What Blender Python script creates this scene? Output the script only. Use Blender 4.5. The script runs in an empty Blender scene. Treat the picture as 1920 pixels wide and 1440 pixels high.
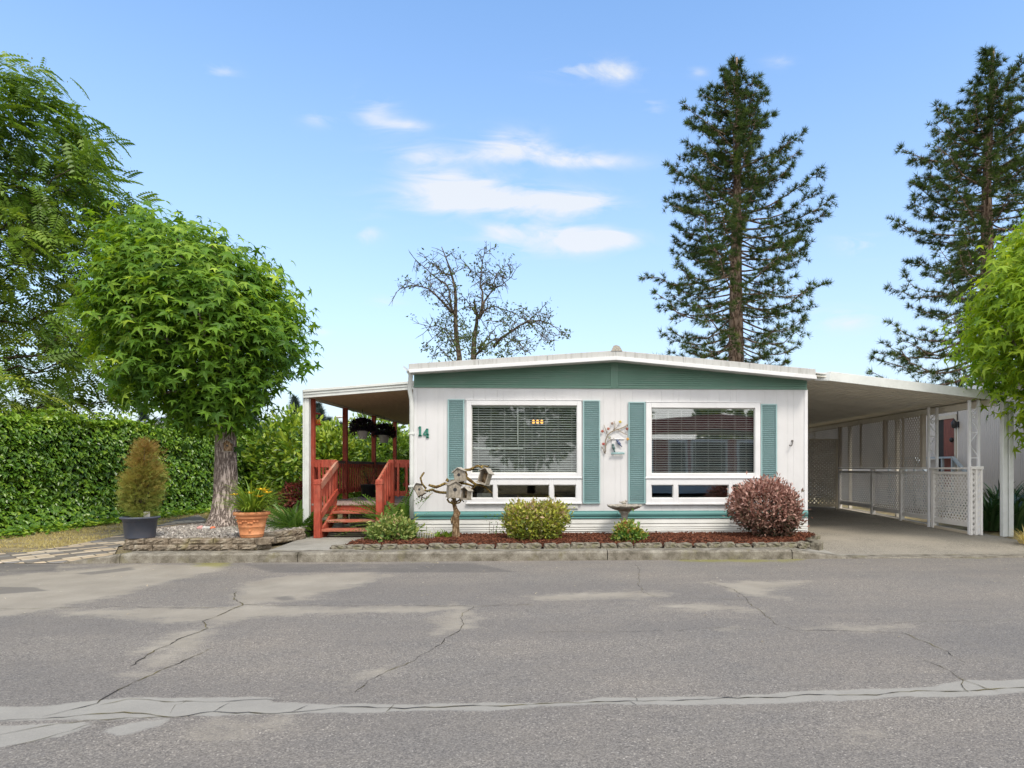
import bpy, bmesh, math, random
import numpy as np
from mathutils import Vector, Matrix
random.seed(7); rng = np.random.default_rng(7)
SC = bpy.context.scene
COL = SC.collection
R = math.radians
# ------------------------------------------------------------ camera
CAM_H, FPX, PCX, HZ = 1.32, 1260.0, 1120.0, 878.0
YAW = math.atan(60 / FPX)
cd = bpy.data.cameras.new('camera'); cam = bpy.data.objects.new('camera', cd); COL.objects.link(cam)
cam.location = (0, 0, CAM_H); cam.rotation_euler = (R(90), 0, -YAW)
cd.sensor_width = 36; cd.lens = FPX / 1920 * 36
cd.shift_x = (960 - PCX) / 1920; cd.shift_y = (HZ - 720) / 1920
cd.clip_start = 0.05; cd.clip_end = 2000
SC.camera = cam
CA, SA = math.cos(YAW), math.sin(YAW)
def ray(px):
    xc = (px - PCX) / FPX
    return xc * CA + SA, -xc * SA + CA
def W(px, py, Y):            # surveyed point of the photo at world depth Y
    rx, ry = ray(px); d = Y / ry
    return Vector((rx * d, Y, CAM_H + (HZ - py) / FPX * d))
def G(px, py, z=0.0):        # surveyed point on a level surface
    rx, ry = ray(px); d = (CAM_H - z) * FPX / (py - HZ)
    return Vector((rx * d, ry * d, z))
# ------------------------------------------------------------ light
SUN_EL, SUN_AZ = R(54), R(30)      # azimuth: 0 = from behind the camera, negative = from its left
sdir = Vector((math.sin(SUN_AZ) * math.cos(SUN_EL), -math.cos(SUN_AZ) * math.cos(SUN_EL), math.sin(SUN_EL)))
sl = bpy.data.lights.new('sun', 'SUN'); sun = bpy.data.objects.new('sun', sl); COL.objects.link(sun)
sl.energy = 1.4; sl.angle = R(14); sl.color = (1.0, 0.92, 0.80)
sun.rotation_euler = sdir.to_track_quat('Z', 'Y').to_euler()
wd = bpy.data.worlds.new('World'); SC.world = wd; wd.use_nodes = True
nt = wd.node_tree; nt.nodes.clear()
def N(t, **k):
    n = nt.nodes.new(t)
    for a, b in k.items(): setattr(n, a, b)
    return n
L = nt.links.new
def MATH(op, a, b=None, c=None, clamp=False):
    n = N('ShaderNodeMath', operation=op, use_clamp=clamp)
    for i, x in enumerate((a, b, c)):
        if x is None: continue
        if isinstance(x, (int, float)): n.inputs[i].default_value = x
        else: L(x, n.inputs[i])
    return n.outputs[0]
sky = N('ShaderNodeTexSky', sky_type='NISHITA', sun_disc=False)
sky.sun_elevation = SUN_EL; sky.sun_rotation = math.atan2(sdir.x, sdir.y)
sky.air_density = 1.0; sky.dust_density = 0.6; sky.ozone_density = 2.0
tc = N('ShaderNodeTexCoord'); sx = N('ShaderNodeSeparateXYZ'); L(tc.outputs['Generated'], sx.inputs[0])
yy = MATH('MAXIMUM', sx.outputs[1], 0.02)
u = MATH('DIVIDE', sx.outputs[0], yy); v = MATH('DIVIDE', sx.outputs[2], yy)
cv = N('ShaderNodeCombineXYZ'); L(u, cv.inputs[0]); L(v, cv.inputs[1])
mp = N('ShaderNodeMapping'); mp.inputs['Scale'].default_value = (8, 24, 1); L(cv.outputs[0], mp.inputs[0])
nz = N('ShaderNodeTexNoise'); nz.inputs['Scale'].default_value = 1.0; nz.inputs['Detail'].default_value = 9; nz.inputs['Roughness'].default_value = .6
nz.inputs['Distortion'].default_value = 1.0
L(mp.outputs[0], nz.inputs['Vector'])
clouds = [(1100, 130, 75, 18, .55), (1160, 135, 40, 22, .35), (1225, 195, 25, 18, .4), (705, 205, 40, 30, .45), (755, 235, 45, 12, .5), (600, 222, 30, 15, .35), (415, 133, 28, 12, .4),
          (820, 290, 80, 22, .6), (960, 275, 60, 28, .85), (1080, 300, 110, 16, .75), (920, 375, 170, 28, 1.0), (1080, 385, 70, 22, .75), (830, 340, 80, 22, .75),
          (1040, 450, 110, 24, 1.1), (1130, 448, 60, 18, .6), (950, 430, 40, 14, .6), (690, 438, 26, 18, .45), (1620, 458, 50, 20, .5), (1580, 600, 60, 22, .5), (1460, 115, 28, 12, .25), (725, 568, 35, 12, .3), (605, 622, 22, 8, .4), (1310, 135, 16, 10, .3)]
tot = None
for (px, py, wx, wy, s) in clouds:
    p = W(px, py, 1.0); k = 1.0 / FPX
    du = MATH('MULTIPLY', MATH('SUBTRACT', u, p.x), 1 / (wx * k)); dv = MATH('MULTIPLY', MATH('SUBTRACT', v, p.z - CAM_H), 1 / (wy * k))
    e = MATH('MULTIPLY', MATH('EXPONENT', MATH('MULTIPLY', MATH('ADD', MATH('MULTIPLY', du, du), MATH('MULTIPLY', dv, dv)), -1.0)), s)
    tot = e if tot is None else MATH('ADD', tot, e)
nn = MATH('MULTIPLY_ADD', nz.outputs[0], 3.4, -1.62)
cm = MATH('MULTIPLY', MATH('MULTIPLY', tot, 2.0, clamp=True), MATH('MULTIPLY_ADD', tot, .95, nn, clamp=True), clamp=True)
front = MATH('GREATER_THAN', sx.outputs[1], 0.05)
cm = MATH('MULTIPLY', MATH('MULTIPLY', cm, front), .85)
# unseen bright cloud added behind the camera as soft neutral fill light
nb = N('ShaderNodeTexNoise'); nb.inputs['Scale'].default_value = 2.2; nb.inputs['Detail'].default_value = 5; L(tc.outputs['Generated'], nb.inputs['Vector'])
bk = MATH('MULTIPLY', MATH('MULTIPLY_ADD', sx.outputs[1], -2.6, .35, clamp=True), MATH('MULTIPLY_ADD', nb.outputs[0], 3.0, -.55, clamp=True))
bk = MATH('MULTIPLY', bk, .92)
hz_ = MATH('POWER', MATH('SUBTRACT', 1.0, MATH('ABSOLUTE', sx.outputs[2]), clamp=True), 3.0)
hz_ = MATH('MULTIPLY', hz_, .98)
hs = N('ShaderNodeHueSaturation'); hs.inputs['Saturation'].default_value = 1.12; hs.inputs['Value'].default_value = 1.0
L(sky.outputs[0], hs.inputs['Color'])
tint = N('ShaderNodeMix', data_type='RGBA', blend_type='MULTIPLY'); tint.inputs['Factor'].default_value = 1.0
L(hs.outputs[0], tint.inputs['A']); tint.inputs['B'].default_value = (1.06, 1.12, 1.12, 1)
b1 = N('ShaderNodeBackground'); b1.inputs['Strength'].default_value = 0.13; L(tint.outputs['Result'], b1.inputs['Color'])
b2 = N('ShaderNodeBackground'); b2.inputs['Strength'].default_value = 0.37; b2.inputs['Color'].default_value = (.84, .90, 1.0, 1)
b3 = N('ShaderNodeBackground'); b3.inputs['Strength'].default_value = 0.42; b3.inputs['Color'].default_value = (.95, .97, 1.0, 1)
m1 = N('ShaderNodeMixShader'); L(hz_, m1.inputs[0]); L(b1.outputs[0], m1.inputs[1]); L(b2.outputs[0], m1.inputs[2])
m2 = N('ShaderNodeMixShader'); L(cm, m2.inputs[0]); L(m1.outputs[0], m2.inputs[1]); L(b3.outputs[0], m2.inputs[2])
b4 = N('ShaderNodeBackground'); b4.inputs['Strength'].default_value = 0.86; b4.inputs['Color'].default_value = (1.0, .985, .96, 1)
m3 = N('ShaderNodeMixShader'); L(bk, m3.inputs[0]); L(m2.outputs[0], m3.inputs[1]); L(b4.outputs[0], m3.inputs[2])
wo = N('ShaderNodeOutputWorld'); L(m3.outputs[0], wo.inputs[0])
SC.view_settings.view_transform = 'Standard'; SC.view_settings.look = 'None'
SC.view_settings.exposure = 1.18; SC.view_settings.gamma = 1
SC.render.film_transparent = False
SC.cycles.max_bounces = 8; SC.cycles.diffuse_bounces = 6; SC.cycles.transparent_max_bounces = 24
# ------------------------------------------------------------ materials
class M:
    def __init__(s, name):
        s.m = bpy.data.materials.new(name); s.m.use_nodes = True; s.t = s.m.node_tree; s.t.nodes.clear()
        s.o = s.n('ShaderNodeOutputMaterial'); s.tc = s.n('ShaderNodeTexCoord')
    def n(s, t, **k):
        x = s.t.nodes.new(t)
        for a, b in k.items(): setattr(x, a, b)
        return x
    def l(s, a, b): s.t.links.new(a, b)
    def noise(s, scale, detail=4, rough=.55, vec=None, stretch=None, dist=0):
        x = s.n('ShaderNodeTexNoise'); x.inputs['Scale'].default_value = scale; x.inputs['Detail'].default_value = detail
        x.inputs['Roughness'].default_value = rough; x.inputs['Distortion'].default_value = dist
        src = vec or s.tc.outputs['Object']
        if stretch:
            mp = s.n('ShaderNodeMapping'); mp.inputs['Scale'].default_value = stretch; s.l(src, mp.inputs[0]); src = mp.outputs[0]
        s.l(src, x.inputs['Vector']); return x.outputs[0]
    def vor(s, scale, feature='F1', stretch=None, out='Distance', rnd=1.0):
        x = s.n('ShaderNodeTexVoronoi', feature=feature); x.inputs['Scale'].default_value = scale; x.inputs['Randomness'].default_value = rnd
        src = s.tc.outputs['Object']
        if stretch:
            mp = s.n('ShaderNodeMapping'); mp.inputs['Scale'].default_value = stretch; s.l(src, mp.inputs[0]); src = mp.outputs[0]
        s.l(src, x.inputs['Vector']); return x.outputs[out]
    def ramp(s, fac, stops, interp='LINEAR'):
        x = s.n('ShaderNodeValToRGB'); x.color_ramp.interpolation = interp
        e = x.color_ramp.elements
        while len(e) < len(stops): e.new(.5)
        for i, (p, c) in enumerate(stops):
            e[i].position = p; e[i].color = tuple(c) + (1,) if hasattr(c, '__len__') else (c, c, c, 1)
        s.l(fac, x.inputs[0]); return x.outputs[0]
    def mix(s, fac, a, b, mode='MIX'):
        x = s.n('ShaderNodeMix', data_type='RGBA', blend_type=mode)
        for k, q in (('Factor', fac), ('A', a), ('B', b)):
            if isinstance(q, (int, float)): x.inputs[k].default_value = q
            elif isinstance(q, tuple): x.inputs[k].default_value = q + (1,)
            else: s.l(q, x.inputs[k])
        return x.outputs['Result']
    def math(s, op, a, b=None, clamp=False):
        x = s.n('ShaderNodeMath', operation=op, use_clamp=clamp)
        for i, q in enumerate((a, b)):
            if q is None: continue
            if isinstance(q, (int, float)): x.inputs[i].default_value = q
            else: s.l(q, x.inputs[i])
        return x.outputs[0]
    def attr(s, name, out='Fac'):
        x = s.n('ShaderNodeAttribute'); x.attribute_name = name; return x.outputs[out]
    def bump(s, h, strength=.4, dist=.01, prev=None):
        x = s.n('ShaderNodeBump'); x.inputs['Strength'].default_value = strength; x.inputs['Distance'].default_value = dist
        s.l(h, x.inputs['Height'])
        if prev is not None: s.l(prev, x.inputs['Normal'])
        return x.outputs[0]
    def bsdf(s, col, rough=.6, spec=.5, metal=0, normal=None, link=True):
        x = s.n('ShaderNodeBsdfPrincipled')
        if isinstance(col, tuple): x.inputs['Base Color'].default_value = col + (1,)
        else: s.l(col, x.inputs['Base Color'])
        if isinstance(rough, (int, float)): x.inputs['Roughness'].default_value = rough
        else: s.l(rough, x.inputs['Roughness'])
        x.inputs['Specular IOR Level'].default_value = spec; x.inputs['Metallic'].default_value = metal
        if normal is not None: s.l(normal, x.inputs['Normal'])
        if link: s.l(x.outputs[0], s.o.inputs[0])
        return x.outputs[0]
def sc(c, k): return tuple(min(1, x * k) for x in c)
def paint(name, col, rough=.55, dirt=.25, scale=3, dcol=(.18, .16, .12), spec=.4, bump=.15, streak=None):
    m = M(name)
    a = m.noise(scale, 6, .6); b = m.noise(scale * 14, 3, .6)
    base = m.mix(m.ramp(a, [(.3, 0), (.75, 1)]), sc(col, .9), sc(col, 1.06))
    f = m.math('MULTIPLY', m.ramp(m.noise(scale * 1.7, 8, .68, stretch=streak), [(.5, 0), (.78, 1)]), dirt)
    base = m.mix(f, base, dcol)
    m.bsdf(base, rough, spec, normal=m.bump(b, bump, .004)); return m.m
def woodm(name, col, rough=.6, stretch=(2, 2, 30), var=.3, spec=.3, worn=0.0, wcol=(.4, .25, .18)):
    m = M(name)
    g = m.noise(3, 6, .6, stretch=stretch, dist=.5); a = m.noise(2.5, 5, .6)
    base = m.mix(m.ramp(g, [(.3, 0), (.7, 1)]), sc(col, 1 - var), sc(col, 1 + var * .6))
    base = m.mix(m.math('MULTIPLY', m.ramp(a, [(.5, 0), (.75, 1)]), worn), base, wcol)
    m.bsdf(base, rough, spec, normal=m.bump(g, .35, .006)); return m.m
def rough_stone(name, c1, c2, c3, scale=8, moss=.25, mcol=(.16, .15, .03), bump=.9, fine=60):
    m = M(name)
    a = m.noise(scale, 8, .65); b = m.noise(scale * .45, 4, .6); f = m.noise(fine, 5, .7)
    base = m.ramp(a, [(.32, c1), (.5, c2), (.7, c3)])
    base = m.mix(m.math('MULTIPLY', m.ramp(f, [(.35, 1), (.55, 0)]), .45), base, sc(c1, .5))
    base = m.mix(m.math('MULTIPLY', m.ramp(b, [(.55, 0), (.66, 1)]), moss), base, mcol)
    n1 = m.bump(a, bump, .02); n2 = m.bump(f, bump * .7, .006, n1)
    m.bsdf(base, .9, .2, normal=n2); return m.m
def leafm(name, stops, trans=.3, rough=.45, spec=.4, tcol=None):
    m = M(name)
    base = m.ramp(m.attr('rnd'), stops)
    ns = m.noise(9, 3, .6)
    base = m.mix(m.math('MULTIPLY', m.ramp(ns, [(.35, 1), (.7, 0)]), .35), base, sc(stops[0][1], .6))
    p = m.bsdf(base, rough, spec, link=False)
    t = m.n('ShaderNodeBsdfTranslucent')
    tt = m.mix(1.0, base, tcol or (1.5, 1.35, .55), 'MULTIPLY'); m.l(tt, t.inputs[0])
    x = m.n('ShaderNodeMixShader'); x.inputs[0].default_value = trans
    m.l(p, x.inputs[1]); m.l(t.outputs[0], x.inputs[2]); m.l(x.outputs[0], m.o.inputs[0]); return m.m
def barkm(name, c1, c2, c3, scale=9, stretch=(1, 1, .22), bump=1.0):
    m = M(name)
    a = m.noise(scale * 1.3, 7, .7, stretch=stretch, dist=.3)
    b = m.noise(scale * .8, 5, .6, stretch=(stretch[0], stretch[1], stretch[2] * 1.2), dist=.35)
    ra = m.math('ABSOLUTE', m.math('SUBTRACT', b, .5)); ra = m.ramp(ra, [(.0, 0), (.085, 1)])
    h = m.math('ADD', m.math('MULTIPLY', ra, .62), m.math('MULTIPLY', a, .75))
    base = m.ramp(h, [(.30, c1), (.72, c2), (1.0, c3)])
    m.bsdf(base, .92, .15, normal=m.bump(h, bump, .03)); return m.m

MAT = {}
MAT['siding'] = paint('siding', (.63, .625, .63), .5, .14, 1.2, (.42, .40, .36), streak=(6, 6, .5))
MAT['trim'] = paint('trim', (.70, .70, .71), .45, .10, 2, (.4, .38, .33))
MAT['skirt'] = paint('skirt', (.66, .66, .63), .6, .30, 2.0, (.36, .35, .27), streak=(.6, 1, 4))
MAT['gable'] = paint('gable', (.15, .27, .21), .5, .6, 1.5, (.24, .27, .25), streak=(.8, 1, 8))
MAT['band'] = paint('band', (.105, .26, .25), .45, .35, 1.5, (.2, .3, .33), streak=(.8, 1, 8))
MAT['shutter'] = paint('shutter', (.28, .43, .435), .5, .55, 2.5, (.38, .46, .50), streak=(.8, 1, 8))
MAT['roofedge'] = paint('roofedge', (.48, .48, .465), .5, .75, 2.2, (.20, .19, .16), streak=(5, 5, .6))
MAT['roofmetal'] = paint('roofmetal', (.66, .66, .65), .45, .3, 1.0, (.3, .29, .26))
MAT['teal_digit'] = paint('teal_digit', (.03, .19, .14), .5, .3, 20, (.3, .4, .36))
MAT['glassdark'] = paint('dark_interior', (.035, .032, .03), .9, .2, 1)
MAT['interior'] = paint('interior', (.045, .04, .035), .9, .3, 1)
MAT['carpet'] = paint('carpet', (.12, .10, .08), .95, .3, 1)
MAT['blind'] = paint('blind', (.80, .80, .78), .5, .1, 3)
MAT['red'] = woodm('red_paint', (.36, .066, .038), .6, (9, 9, 2), .38, .3, .55, (.47, .19, .13))
MAT['redtop'] = woodm('red_worn', (.42, .13, .08), .65, (3, 14, 14), .4, .3, .85, (.46, .32, .24))
MAT['deck'] = woodm('deck_boards', (.36, .27, .24), .7, (25, 2, 2), .3, .2, .4, (.45, .4, .38))
MAT['greyrail'] = woodm('grey_brown_rail', (.14, .095, .085), .6, (2, 25, 2), .3)
MAT['ceilwood'] = woodm('porch_ceiling', (.46, .33, .21), .75, (14, 1.5, 2), .22)
MAT['greywood'] = woodm('weathered_wood', (.32, .285, .235), .85, (8, 8, 8), .45, .15, .4, (.2, .17, .12))
MAT['greywood2'] = woodm('weathered_roof_wood', (.40, .37, .32), .85, (14, 4, 14), .4, .15, .5, (.24, .2, .15))
MAT['blackplastic'] = paint('black_plastic', (.022, .022, .025), .45, .2, 6)
MAT['bluepot'] = paint('grey_blue_plastic', (.075, .085, .115), .5, .45, 4, (.13, .11, .10))
MAT['whiteplastic'] = paint('white_plastic', (.6, .58, .56), .5, .2, 6)
MAT['soil'] = rough_stone('soil', (.03, .018, .01), (.06, .035, .02), (.10, .06, .04), 14, 0)
MAT['carunder'] = paint('carport_underside', (.72, .68, .59), .55, .35, 1.2, (.22, .18, .13))
MAT['lattice'] = paint('lattice_paint', (.74, .72, .69), .6, .35, 2, (.36, .33, .28))
MAT['lattice_tan_shade'] = paint('tan_shaded_lattice', (.44, .39, .32), .65, .4, 2, (.25, .2, .14))  # gate's own tan; on the carport screen, shade put into the colour
MAT['beige'] = paint('beige_siding', (.56, .51, .455), .6, .15, 1)
MAT['door'] = woodm('door_wood', (.20, .055, .035), .5, (8, 8, 1), .4)
MAT['concrete'] = rough_stone('concrete', (.21, .20, .175), (.30, .285, .25), (.37, .355, .315), 2.2, .2, (.2, .19, .09), .35, 90)
MAT['kerb'] = rough_stone('kerb_concrete', (.09, .08, .06), (.205, .185, .15), (.32, .30, .25), 6, .5, (.15, .135, .06), .8, 70)
MAT['block'] = rough_stone('wall_block', (.10, .075, .05), (.24, .195, .145), (.38, .34, .27), 9, .35, (.17, .15, .03), 1.0, 70)
MAT['blocktop'] = MAT['block']
MAT['edging'] = rough_stone('edging_block', (.07, .06, .045), (.20, .18, .14), (.33, .31, .25), 12, .5, (.10, .10, .025), 1.0, 70)
MAT['boulder'] = rough_stone('boulder', (.2, .19, .18), (.32, .31, .30), (.42, .41, .4), 6, .15)
MAT['bathstone'] = rough_stone('cast_stone', (.2, .18, .15), (.36, .33, .29), (.5, .47, .42), 14, .2)
MAT['bark'] = barkm('maple_bark', (.085, .062, .052), (.33, .265, .23), (.50, .42, .37), 34, (1, 1, .13), 1.0)
MAT['bark2'] = barkm('pine_bark', (.05, .03, .02), (.16, .11, .08), (.27, .20, .15), 7)
MAT['twig'] = barkm('twig_bark', (.03, .022, .016), (.09, .07, .05), (.15, .12, .09), 12)
MAT['drift'] = barkm('driftwood', (.10, .055, .025), (.26, .165, .09), (.36, .26, .16), 22, (1, 1, .3), .8)
MAT['driftmoss'] = barkm('mossy_branch', (.07, .04, .015), (.21, .13, .05), (.32, .24, .07), 25, (1, 1, 1), .8)
MAT['wire'] = paint('wire', (.1, .09, .08), .4, .1, 9)
MAT['bronze'] = paint('bronze_metal', (.26, .20, .13), .35, .4, 12, (.4, .33, .2), .6)
def terracotta():
    m = M('terracotta'); a = m.noise(5, 6, .6); b = m.noise(30, 4, .6)
    base = m.ramp(a, [(.3, (.50, .19, .085)), (.55, (.62, .26, .115)), (.8, (.70, .38, .22))])
    m.bsdf(base, .75, .25, normal=m.bump(b, .3, .004)); return m.m
MAT['terra'] = terracotta()
def solid(name, c, rough=.5, spec=.4): return paint(name, c, rough, .12, 12, sc(c, .5), spec)
def emis(name, c, s):
    m = M(name); e = m.n('ShaderNodeEmission'); e.inputs[0].default_value = c + (1,); e.inputs[1].default_value = s
    m.l(e.outputs[0], m.o.inputs[0]); return m.m
def glass(name, refl=.10, tint=(.9, .93, .92)):
    m = M(name); t = m.n('ShaderNodeBsdfTransparent'); t.inputs[0].default_value = tint + (1,)
    g = m.n('ShaderNodeBsdfGlossy'); g.inputs['Roughness'].default_value = .02
    nn = m.bump(m.noise(1.3, 2, .5), .05, .01); m.l(nn, g.inputs['Normal'])
    lw = m.n('ShaderNodeLayerWeight'); lw.inputs[0].default_value = .4
    f = m.math('ADD', m.math('MULTIPLY', lw.outputs['Fresnel'], .6), refl, clamp=True)
    x = m.n('ShaderNodeMixShader'); m.l(f, x.inputs[0]); m.l(t.outputs[0], x.inputs[1]); m.l(g.outputs[0], x.inputs[2]); m.l(x.outputs[0], m.o.inputs[0]); return m.m
MAT['glass'] = glass('window_glass', .03)
def roadm():
    m = M('asphalt')
    sp = m.vor(135, out='Color'); bw = m.n('ShaderNodeSeparateColor'); m.l(sp, bw.inputs[0])
    agg = m.ramp(bw.outputs[0], [(.0, (.095, .087, .079)), (.45, (.158, .145, .131)), (.8, (.215, .197, .175)), (.975, (.255, .235, .205)), (1.0, (.40, .37, .33))])
    big = m.noise(.7, 6, .6); mid = m.noise(5, 6, .65)
    base = m.mix(m.ramp(big, [(.35, 0), (.7, 1)]), agg, m.mix(1.0, agg, (1.25, 1.2, 1.13), 'MULTIPLY'))
    base = m.mix(m.math('MULTIPLY', m.ramp(mid, [(.42, 0), (.7, 1)]), .35), base, (.215, .192, .16))
    tr_ = m.noise(.55, 5, .6, stretch=(.35, 1.4, 1)); base = m.mix(m.math('MULTIPLY', m.ramp(tr_, [(.42, 1), (.56, 0)]), .30), base, (.115, .108, .104))
    fn = m.math('SUBTRACT', m.math('ADD', m.math('MULTIPLY', m.noise(3.2, 9, .75, stretch=(1, 1.6, 1)), .7), m.math('MULTIPLY', m.noise(.9, 4, .6), .5)), .6)
    wv = m.math('ADD', m.math('MULTIPLY', m.attr('wear'), 1.05), m.math('MULTIPLY', fn, 2.4))
    wm = m.ramp(wv, [(.36, 0), (.78, 1)])
    lightc = m.mix(m.ramp(m.noise(2.2, 5), [(.3, 0), (.7, 1)]), (.255, .226, .18), (.345, .31, .25))
    base = m.mix(m.math('MULTIPLY', wm, .80), base, lightc)
    sv = m.math('ADD', m.attr('seal'), m.math('MULTIPLY', fn, 1.25))
    sm = m.ramp(sv, [(.42, 0), (.55, 1)])
    base = m.mix(m.math('MULTIPLY', sm, .84), base, m.mix(m.noise(4, 7, .7), (.215, .203, .18), (.36, .342, .30)))
    dv = m.math('ADD', m.attr('dark'), m.math('MULTIPLY', fn, .8))
    base = m.mix(m.math('MULTIPLY', m.ramp(dv, [(.4, 0), (.6, 1)]), .6), base, (.09, .085, .082))
    mv = m.math('ADD', m.attr('moss'), m.math('MULTIPLY', fn, 2.6))
    base = m.mix(m.math('MULTIPLY', m.ramp(mv, [(.5, 0), (1.0, 1)]), .6), base, (.20, .19, .02))
    h = m.math('MULTIPLY', m.vor(120), m.math('SUBTRACT', 1.0, m.math('MULTIPLY', sm, .85)))
    n1 = m.bump(h, .3, .008); n2 = m.bump(mid, .25, .02, n1)
    m.bsdf(base, .86, .25, normal=n2); return m.m
MAT['road'] = roadm()
def drivem():
    m = M('driveway_asphalt')
    sp = m.vor(110, out='Color'); bw = m.n('ShaderNodeSeparateColor'); m.l(sp, bw.inputs[0])
    agg = m.ramp(bw.outputs[0], [(.0, (.13, .116, .096)), (.5, (.22, .20, .165)), (1.0, (.34, .315, .265))])
    a = m.noise(1.1, 7, .65)
    base = m.mix(m.math('MULTIPLY', m.ramp(a, [(.4, 0), (.65, 1)]), .7), agg, (.30, .27, .22))
    m.bsdf(base, .9, .2, normal=m.bump(m.vor(110), .35, .008)); return m.m
MAT['drive'] = drivem()
def groundm():
    m = M('dry_ground'); a = m.noise(1.6, 8, .68); b = m.noise(25, 5, .7)
    base = m.ramp(a, [(.35, (.17, .15, .13)), (.47, (.27, .22, .13)), (.57, (.40, .34, .18)), (.78, (.46, .40, .23))])
    base = m.mix(m.math('MULTIPLY', m.ramp(b, [(.35, 1), (.6, 0)]), .4), base, (.08, .07, .05))
    m.bsdf(base, .95, .1, normal=m.bump(b, .8, .03)); return m.m
MAT['ground'] = groundm()
def paverm():
    m = M('pavers')
    mp = m.n('ShaderNodeMapping'); mp.inputs['Rotation'].default_value = (0, 0, R(-48)); m.l(m.tc.outputs['Object'], mp.inputs[0])
    br = m.n('ShaderNodeTexBrick'); br.offset = .5; m.l(mp.outputs[0], br.inputs[0])
    br.inputs['Scale'].default_value = 1.0; br.inputs['Brick Width'].default_value = .40; br.inputs['Row Height'].default_value = .15
    br.inputs['Mortar Size'].default_value = .012; br.inputs['Bias'].default_value = 0
    br.inputs['Color1'].default_value = (0, 0, 0, 1); br.inputs['Color2'].default_value = (1, 1, 1, 1); br.inputs['Mortar'].default_value = (0, 0, 0, 1)
    c = m.ramp(br.outputs['Color'], [(.0, (.15, .135, .12)), (.44, (.21, .20, .19)), (.56, (.46, .37, .26)), (.8, (.52, .44, .33)), (1.0, (.28, .25, .22))], 'CONSTANT')
    c = m.mix(m.math('MULTIPLY', br.outputs['Fac'], .8), c, (.09, .08, .06))
    d = m.noise(3, 6, .65); c = m.mix(m.math('MULTIPLY', m.ramp(d, [(.45, 0), (.7, 1)]), .5), c, (.2, .185, .15))
    h = m.math('SUBTRACT', m.math('MULTIPLY', m.noise(60, 3), .3), br.outputs['Fac'])
    m.bsdf(c, .9, .2, normal=m.bump(h, .5, .01)); return m.m
MAT['paver'] = paverm()
def rndm(name, stops, rough=.9, bump=.5, scale=60):
    m = M(name); base = m.ramp(m.attr('rnd'), stops); a = m.noise(scale, 4, .7)
    base = m.mix(m.math('MULTIPLY', m.ramp(a, [(.35, 1), (.6, 0)]), .35), base, sc(stops[0][1], .5))
    m.bsdf(base, rough, .2, normal=m.bump(a, bump, .004)); return m.m
MAT['gravel'] = rndm('gravel', [(0, (.16, .14, .125)), (.4, (.28, .26, .235)), (.75, (.42, .385, .34)), (1, (.6, .55, .5))])
MAT['mulch'] = rndm('mulch', [(0, (.05, .016, .009)), (.5, (.13, .045, .024)), (1, (.23, .09, .05))])
MAT['sweetgum'] = leafm('sweetgum_leaf', [(0, (0.0467, 0.122, 0.0159)), (0.45, (0.135, 0.275, 0.0222)), (0.8, (0.28, 0.439, 0.0348)), (1, (0.518, 0.671, 0.0793))], .42, .5, .28)
MAT['sweetgum2'] = leafm('sweetgum_leaf_light', [(0, (0.11, 0.22, 0.0132)), (0.5, (0.297, 0.44, 0.0264)), (1, (0.605, 0.704, 0.077))], .48, .5, .28)
MAT['ailanthus'] = leafm('pinnate_leaf', [(0, (0.0653, 0.145, 0.0203)), (0.5, (0.189, 0.304, 0.0406)), (0.8, (0.362, 0.45, 0.0725)), (1, (0.609, 0.623, 0.145))], .4, .4, .45)
MAT['ivy'] = leafm('ivy_leaf', [(0, (0.0546, 0.146, 0.0172)), (0.4, (0.164, 0.32, 0.0286)), (0.8, (0.355, 0.539, 0.0501)), (1, (0.573, 0.728, 0.0858))], .3, .35, .55)
MAT['laurel'] = leafm('laurel_leaf', [(0, (0.0585, 0.13, 0.0156)), (0.5, (0.169, 0.299, 0.026)), (1, (0.468, 0.572, 0.0585))], .28, .35, .5)
MAT['needle'] = leafm('pine_needle', [(0, (0.0269, 0.0546, 0.0127)), (0.55, (0.0628, 0.108, 0.0202)), (0.85, (0.134, 0.18, 0.0278)), (1, (0.209, 0.201, 0.0506))], .2, .6, .25)
MAT['oak'] = leafm('sparse_leaf', [(0, (.04, .065, .018)), (1, (.11, .16, .04))], .25)
MAT['cypress'] = leafm('golden_cypress', [(0, (.24, .14, .04)), (.3, (.31, .23, .06)), (.6, (.33, .34, .08)), (1, (.20, .30, .06))], .2, .6, .2)
MAT['boxwood'] = leafm('yellow_shrub_leaf', [(0, (.06, .10, .02)), (.4, (.20, .26, .03)), (.75, (.46, .47, .06)), (1, (.50, .34, .22))], .2, .4, .4)
MAT['smallshrub'] = leafm('mixed_shrub_leaf', [(0, (.04, .12, .02)), (.45, (.16, .28, .04)), (.7, (.42, .40, .08)), (1, (.50, .18, .08))], .2, .4, .4)
MAT['barberry'] = leafm('pink_leaf', [(0, (.05, .07, .03)), (.3, (.15, .10, .07)), (.6, (.36, .19, .15)), (1, (.62, .38, .32))], .22, .5, .3, (1.4, .8, .8))
MAT['fern'] = leafm('fern_leaf', [(0, (.05, .13, .018)), (.6, (.11, .24, .03)), (1, (.22, .36, .07))], .3)
MAT['redleaf'] = leafm('red_leaf', [(0, (.06, .012, .01)), (1, (.26, .05, .035))], .2, .5, .3, (1.4, .8, .7))
MAT['variegated'] = leafm('variegated_leaf', [(0, (.07, .14, .03)), (.5, (.20, .29, .06)), (.8, (.42, .43, .14)), (1, (.42, .26, .17))], .2)
MAT['daylily'] = leafm('daylily_leaf', [(0, (.10, .20, .02)), (1, (.34, .46, .07))], .3)
MAT['darkleaf'] = leafm('dark_strap_leaf', [(0, (.022, .06, .02)), (.6, (.055, .125, .04)), (1, (.14, .22, .09))], .15, .3, .5)
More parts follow.
